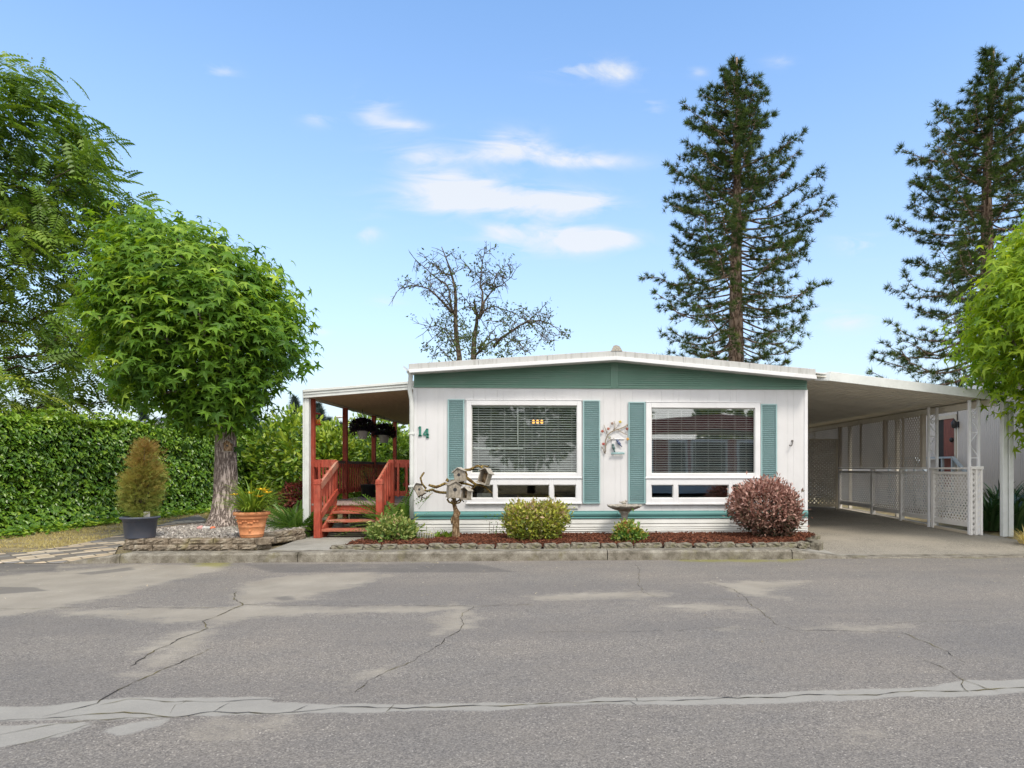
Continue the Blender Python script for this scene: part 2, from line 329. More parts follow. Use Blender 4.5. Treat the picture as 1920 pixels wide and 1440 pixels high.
MAT['drygrass'] = leafm('dry_grass', [(0, (.42, .34, .13)), (1, (.70, .62, .30))], .3, .7, .2)
MAT['petunia'] = leafm('purple_petunia', [(0, (.012, .016, .01)), (.5, (.028, .012, .03)), (1, (.06, .02, .07))], .1)
MAT['flower'] = leafm('yellow_petal', [(0, (.75, .42, .02)), (1, (.85, .62, .05))], .2, .5, .3)
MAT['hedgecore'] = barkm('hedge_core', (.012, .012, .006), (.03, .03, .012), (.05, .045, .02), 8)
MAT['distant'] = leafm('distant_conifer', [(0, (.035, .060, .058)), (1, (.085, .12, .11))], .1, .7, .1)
# ------------------------------------------------------------ mesh building
class MB:
    def __init__(s): s.v = []; s.f = []; s.sm = []
    def add(s, vs, fs, smooth=False):
        b = len(s.v); s.v += [tuple(p) for p in vs]
        for f in fs: s.f.append([b + i for i in f]); s.sm.append(smooth)
        return s
    def box(s, x0, x1, y0, y1, z0, z1):
        v = [(x0, y0, z0), (x1, y0, z0), (x1, y1, z0), (x0, y1, z0), (x0, y0, z1), (x1, y0, z1), (x1, y1, z1), (x0, y1, z1)]
        return s.add(v, [(0, 3, 2, 1), (4, 5, 6, 7), (0, 1, 5, 4), (1, 2, 6, 5), (2, 3, 7, 6), (3, 0, 4, 7)])
    def obox(s, c, size, rot=None):
        rot = rot or Matrix.Identity(3); c = Vector(c); a, b, d = [q / 2 for q in size]
        v = [c + rot @ Vector(p) for p in ((-a, -b, -d), (a, -b, -d), (a, b, -d), (-a, b, -d), (-a, -b, d), (a, -b, d), (a, b, d), (-a, b, d))]
        return s.add(v, [(0, 3, 2, 1), (4, 5, 6, 7), (0, 1, 5, 4), (1, 2, 6, 5), (2, 3, 7, 6), (3, 0, 4, 7)])
    def beam(s, p0, p1, w, h, up=(0, 0, 1)):     # w sideways, h along up
        p0, p1 = Vector(p0), Vector(p1); d = (p1 - p0); Ln = d.length; d.normalize()
        side = d.cross(Vector(up)).normalized(); u_ = side.cross(d).normalized()
        rot = Matrix((side, d, u_)).transposed()
        return s.obox((p0 + p1) / 2, (w, Ln, h), rot)
    def tube(s, pts, r, n=8, cap=True, wob=0):
        pts = [Vector(p) for p in pts]; m = len(pts)
        if not hasattr(r, '__len__'): r = [r] * m
        vs = []; ref = None
        for i, p in enumerate(pts):
            t = (pts[min(i + 1, m - 1)] - pts[max(i - 1, 0)]).normalized()
            if ref is None: ref = t.orthogonal().normalized()
            ref = (ref - t * ref.dot(t)).normalized(); b = t.cross(ref)
            for k in range(n):
                a = 2 * math.pi * k / n; rr = r[i] * (1 + (random.uniform(-wob, wob) if wob else 0))
                vs.append(p + (ref * math.cos(a) + b * math.sin(a)) * rr)
        fs = [(i * n + k, i * n + (k + 1) % n, (i + 1) * n + (k + 1) % n, (i + 1) * n + k) for i in range(m - 1) for k in range(n)]
        if cap: fs += [tuple(range(n - 1, -1, -1)), tuple((m - 1) * n + k for k in range(n))]
        return s.add(vs, fs, True)
    def lathe(s, prof, c=(0, 0, 0), n=32, smooth=True):
        c = Vector(c); vs = []; m = len(prof)
        for (r, z) in prof:
            for k in range(n):
                a = 2 * math.pi * k / n; vs.append((c.x + r * math.cos(a), c.y + r * math.sin(a), c.z + z))
        fs = [(i * n + k, i * n + (k + 1) % n, (i + 1) * n + (k + 1) % n, (i + 1) * n + k) for i in range(m - 1) for k in range(n)]
        fs += [tuple(range(n - 1, -1, -1)), tuple((m - 1) * n + k for k in range(n))]
        return s.add(vs, fs, smooth)
    def prism(s, poly, axis, a, b):      # poly in the two remaining axes
        n = len(poly)
        def P(p, t):
            return {'x': (t, p[0], p[1]), 'y': (p[0], t, p[1]), 'z': (p[0], p[1], t)}[axis]
        vs = [P(p, a) for p in poly] + [P(p, b) for p in poly]
        fs = [tuple(range(n)), tuple(range(2 * n - 1, n - 1, -1))] + [(i, (i + 1) % n, n + (i + 1) % n, n + i) for i in range(n)]
        return s.add(vs, fs)
    def ball(s, c, r, n=12, m=8, rot=None):
        c = Vector(c); r = r if hasattr(r, '__len__') else (r, r, r); vs = []
        for i in range(m + 1):
            ph = math.pi * i / m
            for k in range(n):
                a = 2 * math.pi * k / n
                q = Vector((r[0] * math.sin(ph) * math.cos(a), r[1] * math.sin(ph) * math.sin(a), r[2] * math.cos(ph)))
                vs.append(c + (rot @ q if rot else q))
        fs = [(i * n + k, (i + 1) * n + k, (i + 1) * n + (k + 1) % n, i * n + (k + 1) % n) for i in range(m) for k in range(n)]
        return s.add(vs, fs, True)
def wloc(o):
    p = Vector((0, 0, 0))
    while o is not None: p += o.location; o = o.parent
    return p
def tag(o, label=None, cat=None, group=None, kind=None):
    if label: o['label'] = label
    if cat: o['category'] = cat
    if group: o['group'] = group
    if kind: o['kind'] = kind
    return o
def thing(name, label, cat, loc=(0, 0, 0), group=None, kind=None):
    o = bpy.data.objects.new(name, None); COL.objects.link(o); o.location = loc; o.empty_display_size = .1
    return tag(o, label, cat, group, kind)
def obj(name, mb, mat, parent=None, loc=None, bevel=0, recalc=True):
    off = wloc(parent) if parent is not None else Vector(loc or (0, 0, 0))
    if parent is not None and loc is not None: off = Vector(loc)
    me = bpy.data.meshes.new(name)
    me.from_pydata([(p[0] - off.x, p[1] - off.y, p[2] - off.z) for p in mb.v], [], mb.f)
    me.polygons.foreach_set('use_smooth', mb.sm)
    if recalc:
        bm = bmesh.new(); bm.from_mesh(me); bmesh.ops.recalc_face_normals(bm, faces=bm.faces); bm.to_mesh(me); bm.free()
    me.materials.append(MAT[mat] if isinstance(mat, str) else mat)
    o = bpy.data.objects.new(name, me); COL.objects.link(o)
    if parent is not None:
        o.parent = parent
        if loc is not None: o.location = off - wloc(parent)
    else: o.location = off
    if bevel:
        b = o.modifiers.new('bevel', 'BEVEL'); b.width = bevel; b.segments = 2; b.limit_method = 'ANGLE'; b.angle_limit = R(40)
    return o
def fastmesh(name, V, LV, LT, mat, parent=None, loc=None, rnd=None, smooth=False, attrs=None):
    off = np.array(wloc(parent) if parent is not None else Vector(loc or (0, 0, 0)))
    me = bpy.data.meshes.new(name)
    me.vertices.add(len(V)); me.vertices.foreach_set('co', (V - off).astype(np.float32).ravel())
    me.loops.add(len(LV)); me.loops.foreach_set('vertex_index', LV.astype(np.int32))
    me.polygons.add(len(LT)); ls = np.concatenate([[0], np.cumsum(LT)[:-1]]).astype(np.int32)
    me.polygons.foreach_set('loop_start', ls)
    me.polygons.foreach_set('use_smooth', np.full(len(LT), smooth))
    me.update(calc_edges=True); me.validate()
    if rnd is not None:
        a = me.attributes.new('rnd', 'FLOAT', 'POINT'); a.data.foreach_set('value', rnd.astype(np.float32))
    for k, q in (attrs or {}).items():
        a = me.attributes.new(k, 'FLOAT', 'POINT'); a.data.foreach_set('value', q.astype(np.float32))
    me.materials.append(MAT[mat] if isinstance(mat, str) else mat)
    o = bpy.data.objects.new(name, me); COL.objects.link(o)
    if parent is not None: o.parent = parent
    else: o.location = Vector(off)
    return o
def scatter(name, TV, TF, P, RM, S, mat, parent=None, loc=None, rnd=None, kind=None, smooth=False):
    TV = np.array(TV, float); n = len(P); k = len(TV)
    S = np.broadcast_to(np.array(S, float).reshape(-1, 1) if np.ndim(S) <= 1 else S, (n, 1) if np.ndim(S) <= 1 else (n, 3))
    T = TV[None] * S[:, None, :]
    V = np.einsum('nij,nkj->nki', RM, T) + P[:, None, :]
    fl = np.concatenate([np.array(f) for f in TF]); lt = np.array([len(f) for f in TF])
    LV = (fl[None] + (np.arange(n) * k)[:, None]).ravel(); LT = np.tile(lt, n)
    if rnd is None: rnd = rng.random(n)
    return fastmesh(name, V.reshape(-1, 3), LV, LT, mat, parent, loc, np.repeat(np.clip(rnd, 0, 1), k), smooth)
def norm(a): return a / np.maximum(np.linalg.norm(a, axis=-1, keepdims=True), 1e-9)
def frames(d, nrm):       # local Y along d, Z roughly nrm
    d = norm(d); x = norm(np.cross(d, nrm)); z = np.cross(x, d)
    return np.stack([x, d, z], axis=2)
def join(objs): pass
def rough3(P, s=1.0, seed=0):
    a = np.sin(P[..., 0] * 2.1 * s + seed) * np.sin(P[..., 1] * 1.7 * s + seed * 1.3 + 1) + np.sin(P[..., 2] * 2.6 * s + seed * .7 + 2) * np.sin(P[..., 0] * 3.3 * s + 4)
    b = np.sin(P[..., 0] * 5.1 * s + 1 + seed) * np.sin(P[..., 2] * 4.7 * s + 2) + np.sin(P[..., 1] * 6.3 * s) * np.sin(P[..., 2] * 5.3 * s + seed)
    return (a + .5 * b) / 3
# leaf templates: local +Y is the tip, Z the face normal
def star_leaf():
    vs = [(0, 0, 0.02)]; tips = [(-28, .46), (22, .56), (90, .66), (158, .56), (208, .46)]
    notch = [-62, -4, 55, 125, 184, 242]
    for i, a in enumerate(notch):
        r = .10 if i in (0, 5) else .20
        vs.append((r * math.cos(R(a)), r * math.sin(R(a)), .0))
    for a, r in tips: vs.append((r * math.cos(R(a)), r * math.sin(R(a)), -.14))
    mids = []
    fs = [(0, 1 + i, 7 + i, 2 + i) for i in range(5)]
    return vs, fs
STAR = star_leaf()
IVY = ([(0, -.25, 0), (.42, -.12, .03), (.22, .2, .06), (0, .62, -.12), (-.22, .2, .06), (-.42, -.12, .03), (0, .05, -.05)], [(0, 1, 2, 6), (6, 2, 3), (6, 3, 4), (0, 6, 4, 5)])
OVAL = ([(0, -.5, 0), (.2, -.15, .05), (.2, .2, .04), (0, .55, -.08), (-.2, .2, .04), (-.2, -.15, .05), (0, 0, -.03)], [(0, 1, 6), (1, 2, 6), (2, 3, 6), (3, 4, 6), (4, 5, 6), (5, 0, 6)])
OVAL4 = ([(0, -.5, 0), (.22, 0, .04), (0, .5, -.05), (-.22, 0, .04)], [(0, 1, 2), (0, 2, 3)])
def pinnate(pairs, droop=.25, lw=.07, ll=.30, taper=.4, hang=.35):
    vs = [(-.008, 0, 0), (.008, 0, 0)]; fs = []
    def rz(t): return -droop * t * t
    vs += [(.004, 1, rz(1)), (-.004, 1, rz(1))]; fs.append((0, 1, 2, 3))
    for i in range(pairs):
        t = .12 + .86 * i / (pairs - 1); L_ = ll * (1 - taper * abs(t - .35) / .65)
        for s_ in (-1, 1):
            b = len(vs); z = rz(t)
            vs += [(s_ * .01, t, z), (s_ * L_ * .45, t + lw * .55, z - hang * L_ * .2), (s_ * L_, t + lw * .9, z - hang * L_), (s_ * L_ * .45, t - lw * .55, z - hang * L_ * .2)]
            fs.append((b, b + 1, b + 2, b + 3) if s_ > 0 else (b + 3, b + 2, b + 1, b))
    return vs, fs
PINN = pinnate(7, droop=.35, lw=.12, ll=.34)
FERN = pinnate(20, .6, .030, .20, .75, .12)
def tuft(n=12, w=.07):
    rr = np.random.default_rng(3); vs = []; fs = []
    for i in range(n):
        a = 2 * math.pi * i / n * 1.618 * 1.0 + rr.random(); ph = R(12 + 70 * rr.random()); L_ = .7 + .5 * rr.random()
        d = np.array([math.sin(ph) * math.cos(a), math.cos(ph), math.sin(ph) * math.sin(a)]); s = np.cross(d, [rr.random(), .1, rr.random()]); s /= np.linalg.norm(s)
        b = len(vs); vs += [tuple(-s * w), tuple(s * w), tuple(d * L_)]; fs.append((b, b + 1, b + 2))
    return vs, fs
TUFT = tuft(17, .05)
def rand_unit(n):
    a = rng.normal(size=(n, 3)); return norm(a)
# ------------------------------------------------------------ terrain, road, kerb
KY = 9.62          # kerb line
def grid_mesh(name, xs, ys, zf, mat, attrs=None, kind='structure'):
    X, Y = np.meshgrid(xs, ys); Z = zf(X, Y); V = np.stack([X, Y, Z], -1).reshape(-1, 3)
    nx, ny = len(xs), len(ys); i = np.arange((ny - 1) * (nx - 1)); r = i // (nx - 1); c = i % (nx - 1); b = r * nx + c
    LV = np.stack([b, b + 1, b + nx + 1, b + nx], 1).ravel()
    o = fastmesh(name, V, LV, np.full(len(b), 4), mat, attrs={k: f(X.ravel(), Y.ravel()) for k, f in (attrs or {}).items()}, smooth=True)
    return tag(o, kind=kind)
def ss(a, b, x): t = np.clip((x - a) / (b - a), 0, 1); return t * t * (3 - 2 * t)
def dz(X, Y): return .016 + .09 * ss(9.7, 11.9, Y) + .13 * ss(11.5, 18, Y) + 0 * X
def ground_z(X, Y):
    z = -.06 + .14 * ss(9.7, 10.4, Y) + .06 * ss(11, 18, Y)
    left = ss(-5.9, -6.6, X)      # lawn on the left comes down flush to the road
    zl = -.012 + .05 * ss(9.5, 11.2, Y) + .17 * ss(10.8, 18, Y)
    z = z * (1 - left) + zl * left
    z = np.where((X > 3.4) & (Y > 9.6) & (Y < 26) & (X < 7.7), dz(X, Y) - .10, z)
    z = np.where((X >= 7.7) & (Y > 9.6) & (Y < 11.6), dz(X, Y) - .05, z)
    z = np.where(Y < 9.55, -.06, z)
    return z - .02 * np.abs(rough3(np.stack([X, Y, X * 0], -1), .8)) * (Y > 10.5)
gx = np.concatenate([[-600, -200, -80, -40, -25, -20], np.arange(-16, -5.5, .25), np.arange(-5, 14, .5), [20, 40, 80, 200, 600]])
gy = np.concatenate([[-300, -80, -30, -14, 0, 5, 9, 9.5, 9.56], np.arange(9.7, 20, .25), [22, 26, 32, 45, 80, 200, 900]])
grid_mesh('ground', gx, gy, ground_z, 'ground')
def gp(*pts): return np.array([[G(x, y).x, G(x, y).y] for x, y in pts])
def sdf_poly(P, X, Y):
    ins = np.zeros(len(X), bool); d = np.full(len(X), 1e9); n = len(P)
    for i in range(n):
        a, b = P[i], P[(i + 1) % n]
        c = ((a[1] > Y) != (b[1] > Y)) & (X < (b[0] - a[0]) * (Y - a[1]) / (b[1] - a[1] + 1e-12) + a[0]); ins ^= c
        ab = b - a; t = np.clip(((X - a[0]) * ab[0] + (Y - a[1]) * ab[1]) / (ab @ ab), 0, 1)
        d = np.minimum(d, np.hypot(X - a[0] - t * ab[0], Y - a[1] - t * ab[1]))
    return np.where(ins, d, -d)
def mask(polys, soft):
    def f(X, Y):
        m = np.zeros(len(X)); sel = (np.abs(X) < 13) & (Y > 1.5) & (Y < 9.8); xs, ys = X[sel], Y[sel]; q = np.zeros(len(xs))
        for s, P in polys:
            q = np.maximum(q, s * np.clip(.5 + sdf_poly(gp(*P), xs, ys) / soft, 0, 1))
        m[sel] = q; return m
    return f
wear = [(1, [(-40, 1085), (110, 1070), (260, 1057), (400, 1060), (415, 1070), (340, 1088), (240, 1110), (140, 1135), (-40, 1165)]),
        (1, [(440, 1110), (460, 1095), (540, 1080), (700, 1069), (728, 1079), (690, 1093), (620, 1108), (580, 1122), (520, 1129), (460, 1131), (438, 1122)]),
        (1, [(90, 1147), (250, 1137), (430, 1138), (470, 1133), (600, 1139), (885, 1134), (890, 1142), (600, 1152), (420, 1165), (380, 1167), (200, 1160), (110, 1156)]),
        (1, [(385, 1178), (400, 1195), (360, 1225), (280, 1262), (245, 1262), (300, 1222), (235, 1235), (260, 1215), (330, 1185)]),
        (1, [(850, 1133), (888, 1138), (868, 1180), (820, 1186), (815, 1172)]),
        (.85, [(640, 1285), (700, 1250), (790, 1215), (768, 1240), (700, 1275)]),
        (.85, [(960, 1118), (1060, 1112), (1205, 1106), (1280, 1112), (1200, 1124), (1000, 1126)]),
        (.85, [(1240, 1136), (1300, 1130), (1400, 1136), (1470, 1160), (1430, 1150), (1260, 1140)]),
        (.8, [(1320, 1090), (1400, 1086), (1520, 1090), (1460, 1110), (1480, 1125), (1400, 1124), (1340, 1105)]),
        (.85, [(1480, 1174), (1560, 1171), (1690, 1172), (1680, 1180), (1520, 1182)]),
        (.8, [(1710, 1236), (1760, 1242), (1780, 1256), (1740, 1254)]), (.8, [(1605, 1378), (1650, 1380), (1662, 1392), (1640, 1396)]),
        (.8, [(400, 1350), (560, 1338), (545, 1350), (440, 1378), (370, 1376)]), (.75, [(1340, 1175), (1380, 1172), (1385, 1182), (1345, 1184)]),
        (.7, [(-40, 1075), (60, 1070), (300, 1056), (200, 1056), (-40, 1066)])]
seal = [(1, [(-60, 1326), (100, 1322), (230, 1308), (500, 1309), (510, 1316), (620, 1322), (960, 1318), (1080, 1316), (1130, 1308), (1340, 1307), (1500, 1297), (1740, 1289), (1810, 1273), (2000, 1274), (2000, 1294), (1830, 1307), (1700, 1307), (1600, 1312), (1450, 1318), (1300, 1322), (1130, 1319), (900, 1332), (560, 1337), (300, 1344), (100, 1350), (-60, 1356)]),
        (1, [(-60, 1362), (150, 1355), (165, 1362), (110, 1384), (-60, 1408)]), (1, [(180, 1372), (250, 1354), (310, 1350), (300, 1358), (230, 1378)])]
dark = [(1, [(-40, 1056), (110, 1060), (100, 1070), (-40, 1074)]), (1, [(-40, 1100), (70, 1101), (85, 1108), (-40, 1116)]), (.8, [(130, 1076), (250, 1062), (262, 1068), (170, 1079)]),
        (.8, [(510, 1120), (545, 1116), (560, 1124), (525, 1128)]), (.6, [(440, 1057), (900, 1055), (1000, 1075), (500, 1075)])]
moss = [(1, [(350, 1052), (440, 1052), (420, 1064), (360, 1062)]), (.9, [(1230, 1047), (1560, 1044), (1500, 1056), (1280, 1055)]), (.8, [(755, 1050), (830, 1050), (825, 1056), (770, 1055)]), (.7, [(1000, 1048), (1240, 1047), (1230, 1051), (1000, 1052)]), (.7, [(1760, 1044), (1920, 1043), (1900, 1049), (1770, 1049)])]
rx = np.concatenate([[-300, -100, -40, -20], np.arange(-13, 13, .045), [20, 40, 100, 300]])
ry = np.concatenate([[-7.5, -4, 0], np.arange(1.6, 9.6, .035), [KY + .04]])
road = grid_mesh('road', rx, ry, lambda X, Y: 0 * X, 'road', {'wear': mask(wear, .52), 'seal': mask(seal, .17), 'dark': mask(dark, .25), 'moss': mask(moss, .4)})
# cracks: narrow ribbons just proud of the asphalt
cracks = [([(-20, 1142), (120, 1140), (215, 1138), (330, 1141), (440, 1139), (455, 1133), (520, 1136), (700, 1135), (880, 1137), (1000, 1134)], .012),
          ([(440, 1110), (438, 1124), (455, 1133), (430, 1147), (385, 1165), (392, 1178), (330, 1200), (262, 1238), (245, 1250)], .014),
          ([(400, 1215), (330, 1248), (255, 1280), (215, 1300), (188, 1320), (130, 1334), (80, 1346)], .013),
          ([(-20, 1352), (100, 1346), (230, 1337), (330, 1343), (400, 1333), (500, 1337), (560, 1333), (640, 1322), (740, 1330), (960, 1322), (1100, 1318), (1190, 1316), (1330, 1312), (1420, 1309), (1500, 1305), (1640, 1301), (1740, 1297), (1830, 1294), (1960, 1291)], .014),
          ([(188, 1322), (240, 1312), (330, 1316), (400, 1316), (500, 1311), (540, 1314)], .010),
          ([(-20, 1384), (60, 1366), (160, 1353), (300, 1346)], .010), ([(10, 1404), (130, 1370), (170, 1356), (240, 1352)], .008),
          ([(890, 1137), (866, 1150), (864, 1182), (830, 1205), (780, 1236), (700, 1272), (660, 1300)], .010),
          ([(1193, 1058), (1200, 1080), (1196, 1095), (1205, 1112), (1225, 1119), (1400, 1125)], .008),
          ([(1330, 1092), (1380, 1106), (1400, 1128), (1430, 1150), (1460, 1172), (1495, 1184), (1560, 1183), (1700, 1188), (1760, 1215), (1805, 1244)], .009),
          ([(1720, 1232), (1775, 1254), (1812, 1275), (1850, 1290), (1872, 1294)], .010), ([(1802, 1273), (1808, 1290), (1812, 1298)], .01),
          ([(1660, 1168), (1700, 1166), (1940, 1162)], .006), ([(1000, 1186), (1280, 1182), (1345, 1176), (1420, 1182)], .006),
          ([(320, 1338), (335, 1322), (350, 1316)], .008), ([(395, 1336), (425, 1318)], .007), ([(545, 1336), (575, 1322)], .008),
          ([(1180, 1316), (1198, 1322)], .008), ([(1190, 1308), (1194, 1316)], .008), ([(1580, 1311), (1590, 1318)], .006), ([(735, 1322), (725, 1336)], .008)]
def ribbon(mb, pts, w, z):
    P = []
    for a, b in zip(pts[:-1], pts[1:]):
        n = max(2, int((b - a).length / .05))
        for i in range(n): P.append(a.lerp(b, i / n))
    P.append(pts[-1]); q = []; off = 0
    for i, p in enumerate(P):
        t = (P[min(i + 1, len(P) - 1)] - P[max(i - 1, 0)]).normalized(); s = Vector((-t.y, t.x, 0))
        off = off * .75 + random.uniform(-1, 1) * .014; ww = w * random.uniform(.12, .8) * (.35 if i in (0, len(P) - 1) else 1)
        c = p + s * off; q.append((c - s * ww / 2, c + s * ww / 2))
    b = len(mb.v); mb.add([Vector((r.x, r.y, z)) for pr in q for r in pr], [(2 * i, 2 * i + 1, 2 * i + 3, 2 * i + 2) for i in range(len(q) - 1)])
cm_ = M('crack'); cm_.bsdf(cm_.mix(cm_.ramp(cm_.noise(2.5, 5), [(.45, 0), (.62, 1)]), (.045, .041, .038), (.15, .125, .05)), .95, .1); MAT['crack'] = cm_.m
mb = MB()
for pts, w in cracks:
    r = MB(); r.v = mb.v; r.f = mb.f; r.sm = mb.sm
    ribbon(r, [G(*p) for p in pts], w, .004)
tag(obj('road_cracks', mb, 'crack', road, recalc=False), kind='structure')
# leaf litter and grit lying on the road
n = 420; P = np.stack([rng.uniform(-9, 10, n), 9.55 - np.abs(rng.normal(0, 1.6, n)), np.full(n, .006)], 1)
P = P[P[:, 1] > 3]; n = len(P); d = rand_unit(n); d[:, 2] *= .1
MAT['litter'] = rndm('litter', [(0, (.25, .2, .12)), (.5, (.5, .42, .3)), (1, (.62, .58, .5))])
tag(scatter('leaf_litter', *OVAL4, P, frames(d, np.tile([0, 0, 1.0], (n, 1))), rng.uniform(.012, .035, n), 'litter', rnd=rng.random(n)), 'pale fallen petals and leaf scraps scattered on the asphalt', 'leaf litter', kind='stuff')
# kerb
kx0, kx1 = G(240, 1052).x, G(1480, 1046).x
prof = [(KY, -.05), (KY + .012, .105), (KY + .035, .128), (KY + .06, .135), (KY + .30, .135), (KY + .30, -.05)]
kerb = thing('kerb', None, None, (0, KY, 0), kind='structure')
def kerb_piece(x0, x1, h0=1, h1=1, dy=0):
    m_ = MB(); n = max(2, int((x1 - x0) / .12)); k = len(prof)
    for i in range(n + 1):
        t = i / n; x = x0 + (x1 - x0) * t; h = h0 + (h1 - h0) * t; jz = random.uniform(-.003, .003); jy = random.uniform(-.003, .003)
        m_.v += [(x, y + jy, (z * h + jz) if z > 0 else z) for y, z in prof]
    m_.f = [(i * k + j, (i + 1) * k + j, (i + 1) * k + j + 1, i * k + j + 1) for i in range(n) for j in range(k - 1)]
    m_.f += [tuple(range(k)), tuple(n * k + j for j in range(k - 1, -1, -1))]; m_.sm = [False] * len(m_.f)
    tag(obj('kerb', m_, 'kerb'), kind='structure')
COL.objects.unlink(kerb); bpy.data.objects.remove(kerb)
joints = [kx0, G(560, 1050).x - .0, G(1138, 1048).x, kx1]
jj = [G(245, 1052).x, G(567, 1051).x, G(1138, 1048).x, kx1]
kerb_piece(G(130, 1055).x, jj[0] - .006, .12, .95)
for a, b in zip(jj[:-1], jj[1:]): kerb_piece(a + .006, b - .006)
kerb_piece(kx1 + .006, G(1580, 1045).x, .97, .16)
kerb_piece(G(1580, 1045).x + .01, 13, .14, .12)
# concrete walk up to the steps
mb = MB()
poly = [(-4.95, KY + .315), (-3.05, KY + .315), (-3.0, 10.6), (-2.95, 11.75), (-4.2, 11.75), (-4.45, 11.2)]
poly = [(G(490, 1036, .13).x, KY + .312), (G(655, 1036, .13).x, KY + .312), (-3.35, 10.6), (-3.05, 12.6), (-4.35, 12.6), (-4.45, 11.6)]
mb.prism(poly, 'z', -.02, .137)
tag(obj('walkway', mb, 'concrete', bevel=.008), kind='structure')
# paver path on the left
def g2(x, y, z): q = G(x, y, z); return (q.x, q.y)
PL = [(-11, 9.67), (-11, 9.78), g2(60, 1035, .04), g2(130, 1022, .06), g2(240, 997, .12), g2(372, 967, .18)]
PR = [(G(140, 1055).x, 9.67), g2(196, 1046, .06), g2(212, 1036, .1), g2(222, 1017, .12), (-7.2, 13.2), g2(388, 976, .16)]
pp = PR + PL[::-1]
mb = MB(); NU, NV = 24, 8; rows_ = []
for i in range(5):
    for k in range(8 if i < 4 else 9): rows_.append([tuple(np.array(Q[i]) * (1 - k / 8) + np.array(Q[i + 1]) * k / 8) for Q in (PL, PR)])
for l_, r_ in rows_:
    for k in range(NU + 1):
        x, y = (l_[0] + (r_[0] - l_[0]) * k / NU, l_[1] + (r_[1] - l_[1]) * k / NU)
        mb.v.append((x, y, max(float(ground_z(np.array(x), np.array(max(y, 9.7)))) + .022, .006) if y > 9.72 else .005))
mb.f = [[i * (NU + 1) + k, i * (NU + 1) + k + 1, (i + 1) * (NU + 1) + k + 1, (i + 1) * (NU + 1) + k] for i in range(len(rows_) - 1) for k in range(NU)]; mb.sm = [False] * len(mb.f)
tag(obj('path', mb, 'paver', recalc=False), kind='structure')
# driveway under the carport
grid_mesh('driveway', np.concatenate([np.arange(3.2, 7.6, .2), [7.75]]), np.concatenate([np.arange(KY + .30, 12, .15), np.arange(12, 24, .5)]), dz, 'drive')
grid_mesh('driveway_apron', np.array([7.75, 8.5, 9.5, 11, 14]), np.array([KY + .30, 10.2, 10.8, 11.3]), lambda X, Y: dz(X, Y) , 'drive')
# strip of apron left of the driveway, round the end of the bed
# ------------------------------------------------------------ mobile home
WY = 11.7
def WX(px, py=878): return W(px, py, WY).x
def WZ(px, py): return W(px, py, WY).z
XL, XR = WX(776), WX(1513); XM = WX(1152)
HB = 26.7
home = thing('mobile_home', 'white single storey mobile home with teal gable, teal shutters and house number 14', 'house', ((XL + XR) / 2, WY, .12))
ZB = .10; z_teal0 = (WZ(780, 973) + WZ(1360, 972)) / 2; z_teal1 = (WZ(780, 959) + WZ(1360, 957)) / 2; z_g0 = (WZ(780, 724) + WZ(1512, 731)) / 2
eL, eR, eM = WZ(778, 697), WZ(1525, 712), WZ(1152, 679)
# windows
def rect(x0, x1, y0, y1): a = W((x0), y0, WY); b = W(x1, y1, WY); xm = (x0 + x1) / 2; return (a.x, b.x, W(xm, y1, WY).z, W(xm, y0, WY).z)
wins = [dict(up=rect(875, 1090, 751, 896), gl=rect(884, 1082, 760, 887), lo=rect(875, 1090, 898, 943), panes=[rect(884, 925, 909, 934), rect(932, 1030, 909, 934), rect(1038, 1080, 909, 934)]),
        dict(up=rect(1211, 1425, 755, 896), gl=rect(1221, 1415, 765, 888), lo=rect(1211, 1425, 898, 944), panes=[rect(1221, 1262, 909, 934), rect(1271, 1366, 909, 934), rect(1373, 1414, 909, 934)])]
# front wall of vertical boards with real joints, cut round the windows
mb = MB(); mb.box(XL + .01, wins[0]['up'][0] + .03, WY + .018, WY + .10, ZB, z_g0)
holes = [(w['up'][0] + .02, w['up'][1] - .02, w['lo'][2] + .02, w['up'][3] - .02) for w in wins]
bx = XL; k = 0
mb = MB()
while bx < XR - .01:
    w_ = [.205, .205, .10, .205, .305][k % 5]; k += 1
    x1 = min(bx + w_, XR); cuts = [(z_teal1 - .02, z_g0 + .02)]
    a0, a1 = bx + .0009, x1 - .0009
    segs = [(a0, a1, z_teal1 - .02, z_g0 + .02)]
    for (hx0, hx1, hz0, hz1) in holes:
        new = []
        for (p, q, r, s) in segs:
            if q <= hx0 or p >= hx1: new.append((p, q, r, s)); continue
            if p < hx0: new.append((p, hx0, r, s))
            if q > hx1: new.append((hx1, q, r, s))
            new.append((max(p, hx0), min(q, hx1), r, hz0)); new.append((max(p, hx0), min(q, hx1), hz1, s))
        segs = new
    for (p, q, r, s) in segs:
        if q - p > .002 and s > r: mb.box(p, q, WY, WY + .02, r, s)
    bx = x1
back = MB()
hx = [XL + .004, holes[0][0], holes[0][1], holes[1][0], holes[1][1], XR - .004]
for i in (0, 2, 4): back.box(hx[i], hx[i + 1], WY + .012, WY + .09, ZB, z_g0)
for i in (1, 3):
    back.box(hx[i], hx[i + 1], WY + .012, WY + .09, ZB, holes[0][2]); back.box(hx[i], hx[i + 1], WY + .012, WY + .09, holes[0][3], z_g0)
b_ = len(mb.v); mb.add(back.v, back.f)
mb.box(XL, XL + .09, WY + .092, HB, ZB, eL - .02); mb.box(XR - .09, XR, WY + .092, HB, ZB, eR - .02); mb.box(XL + .09, XR - .09, HB - .09, HB, ZB, eL - .02)
mb.box(XL + .1, XR - .1, WY + .1, WY + .18, z_g0 + .05, eL - .03)
wall = obj('wall', mb, 'siding', home)
tag(wall)
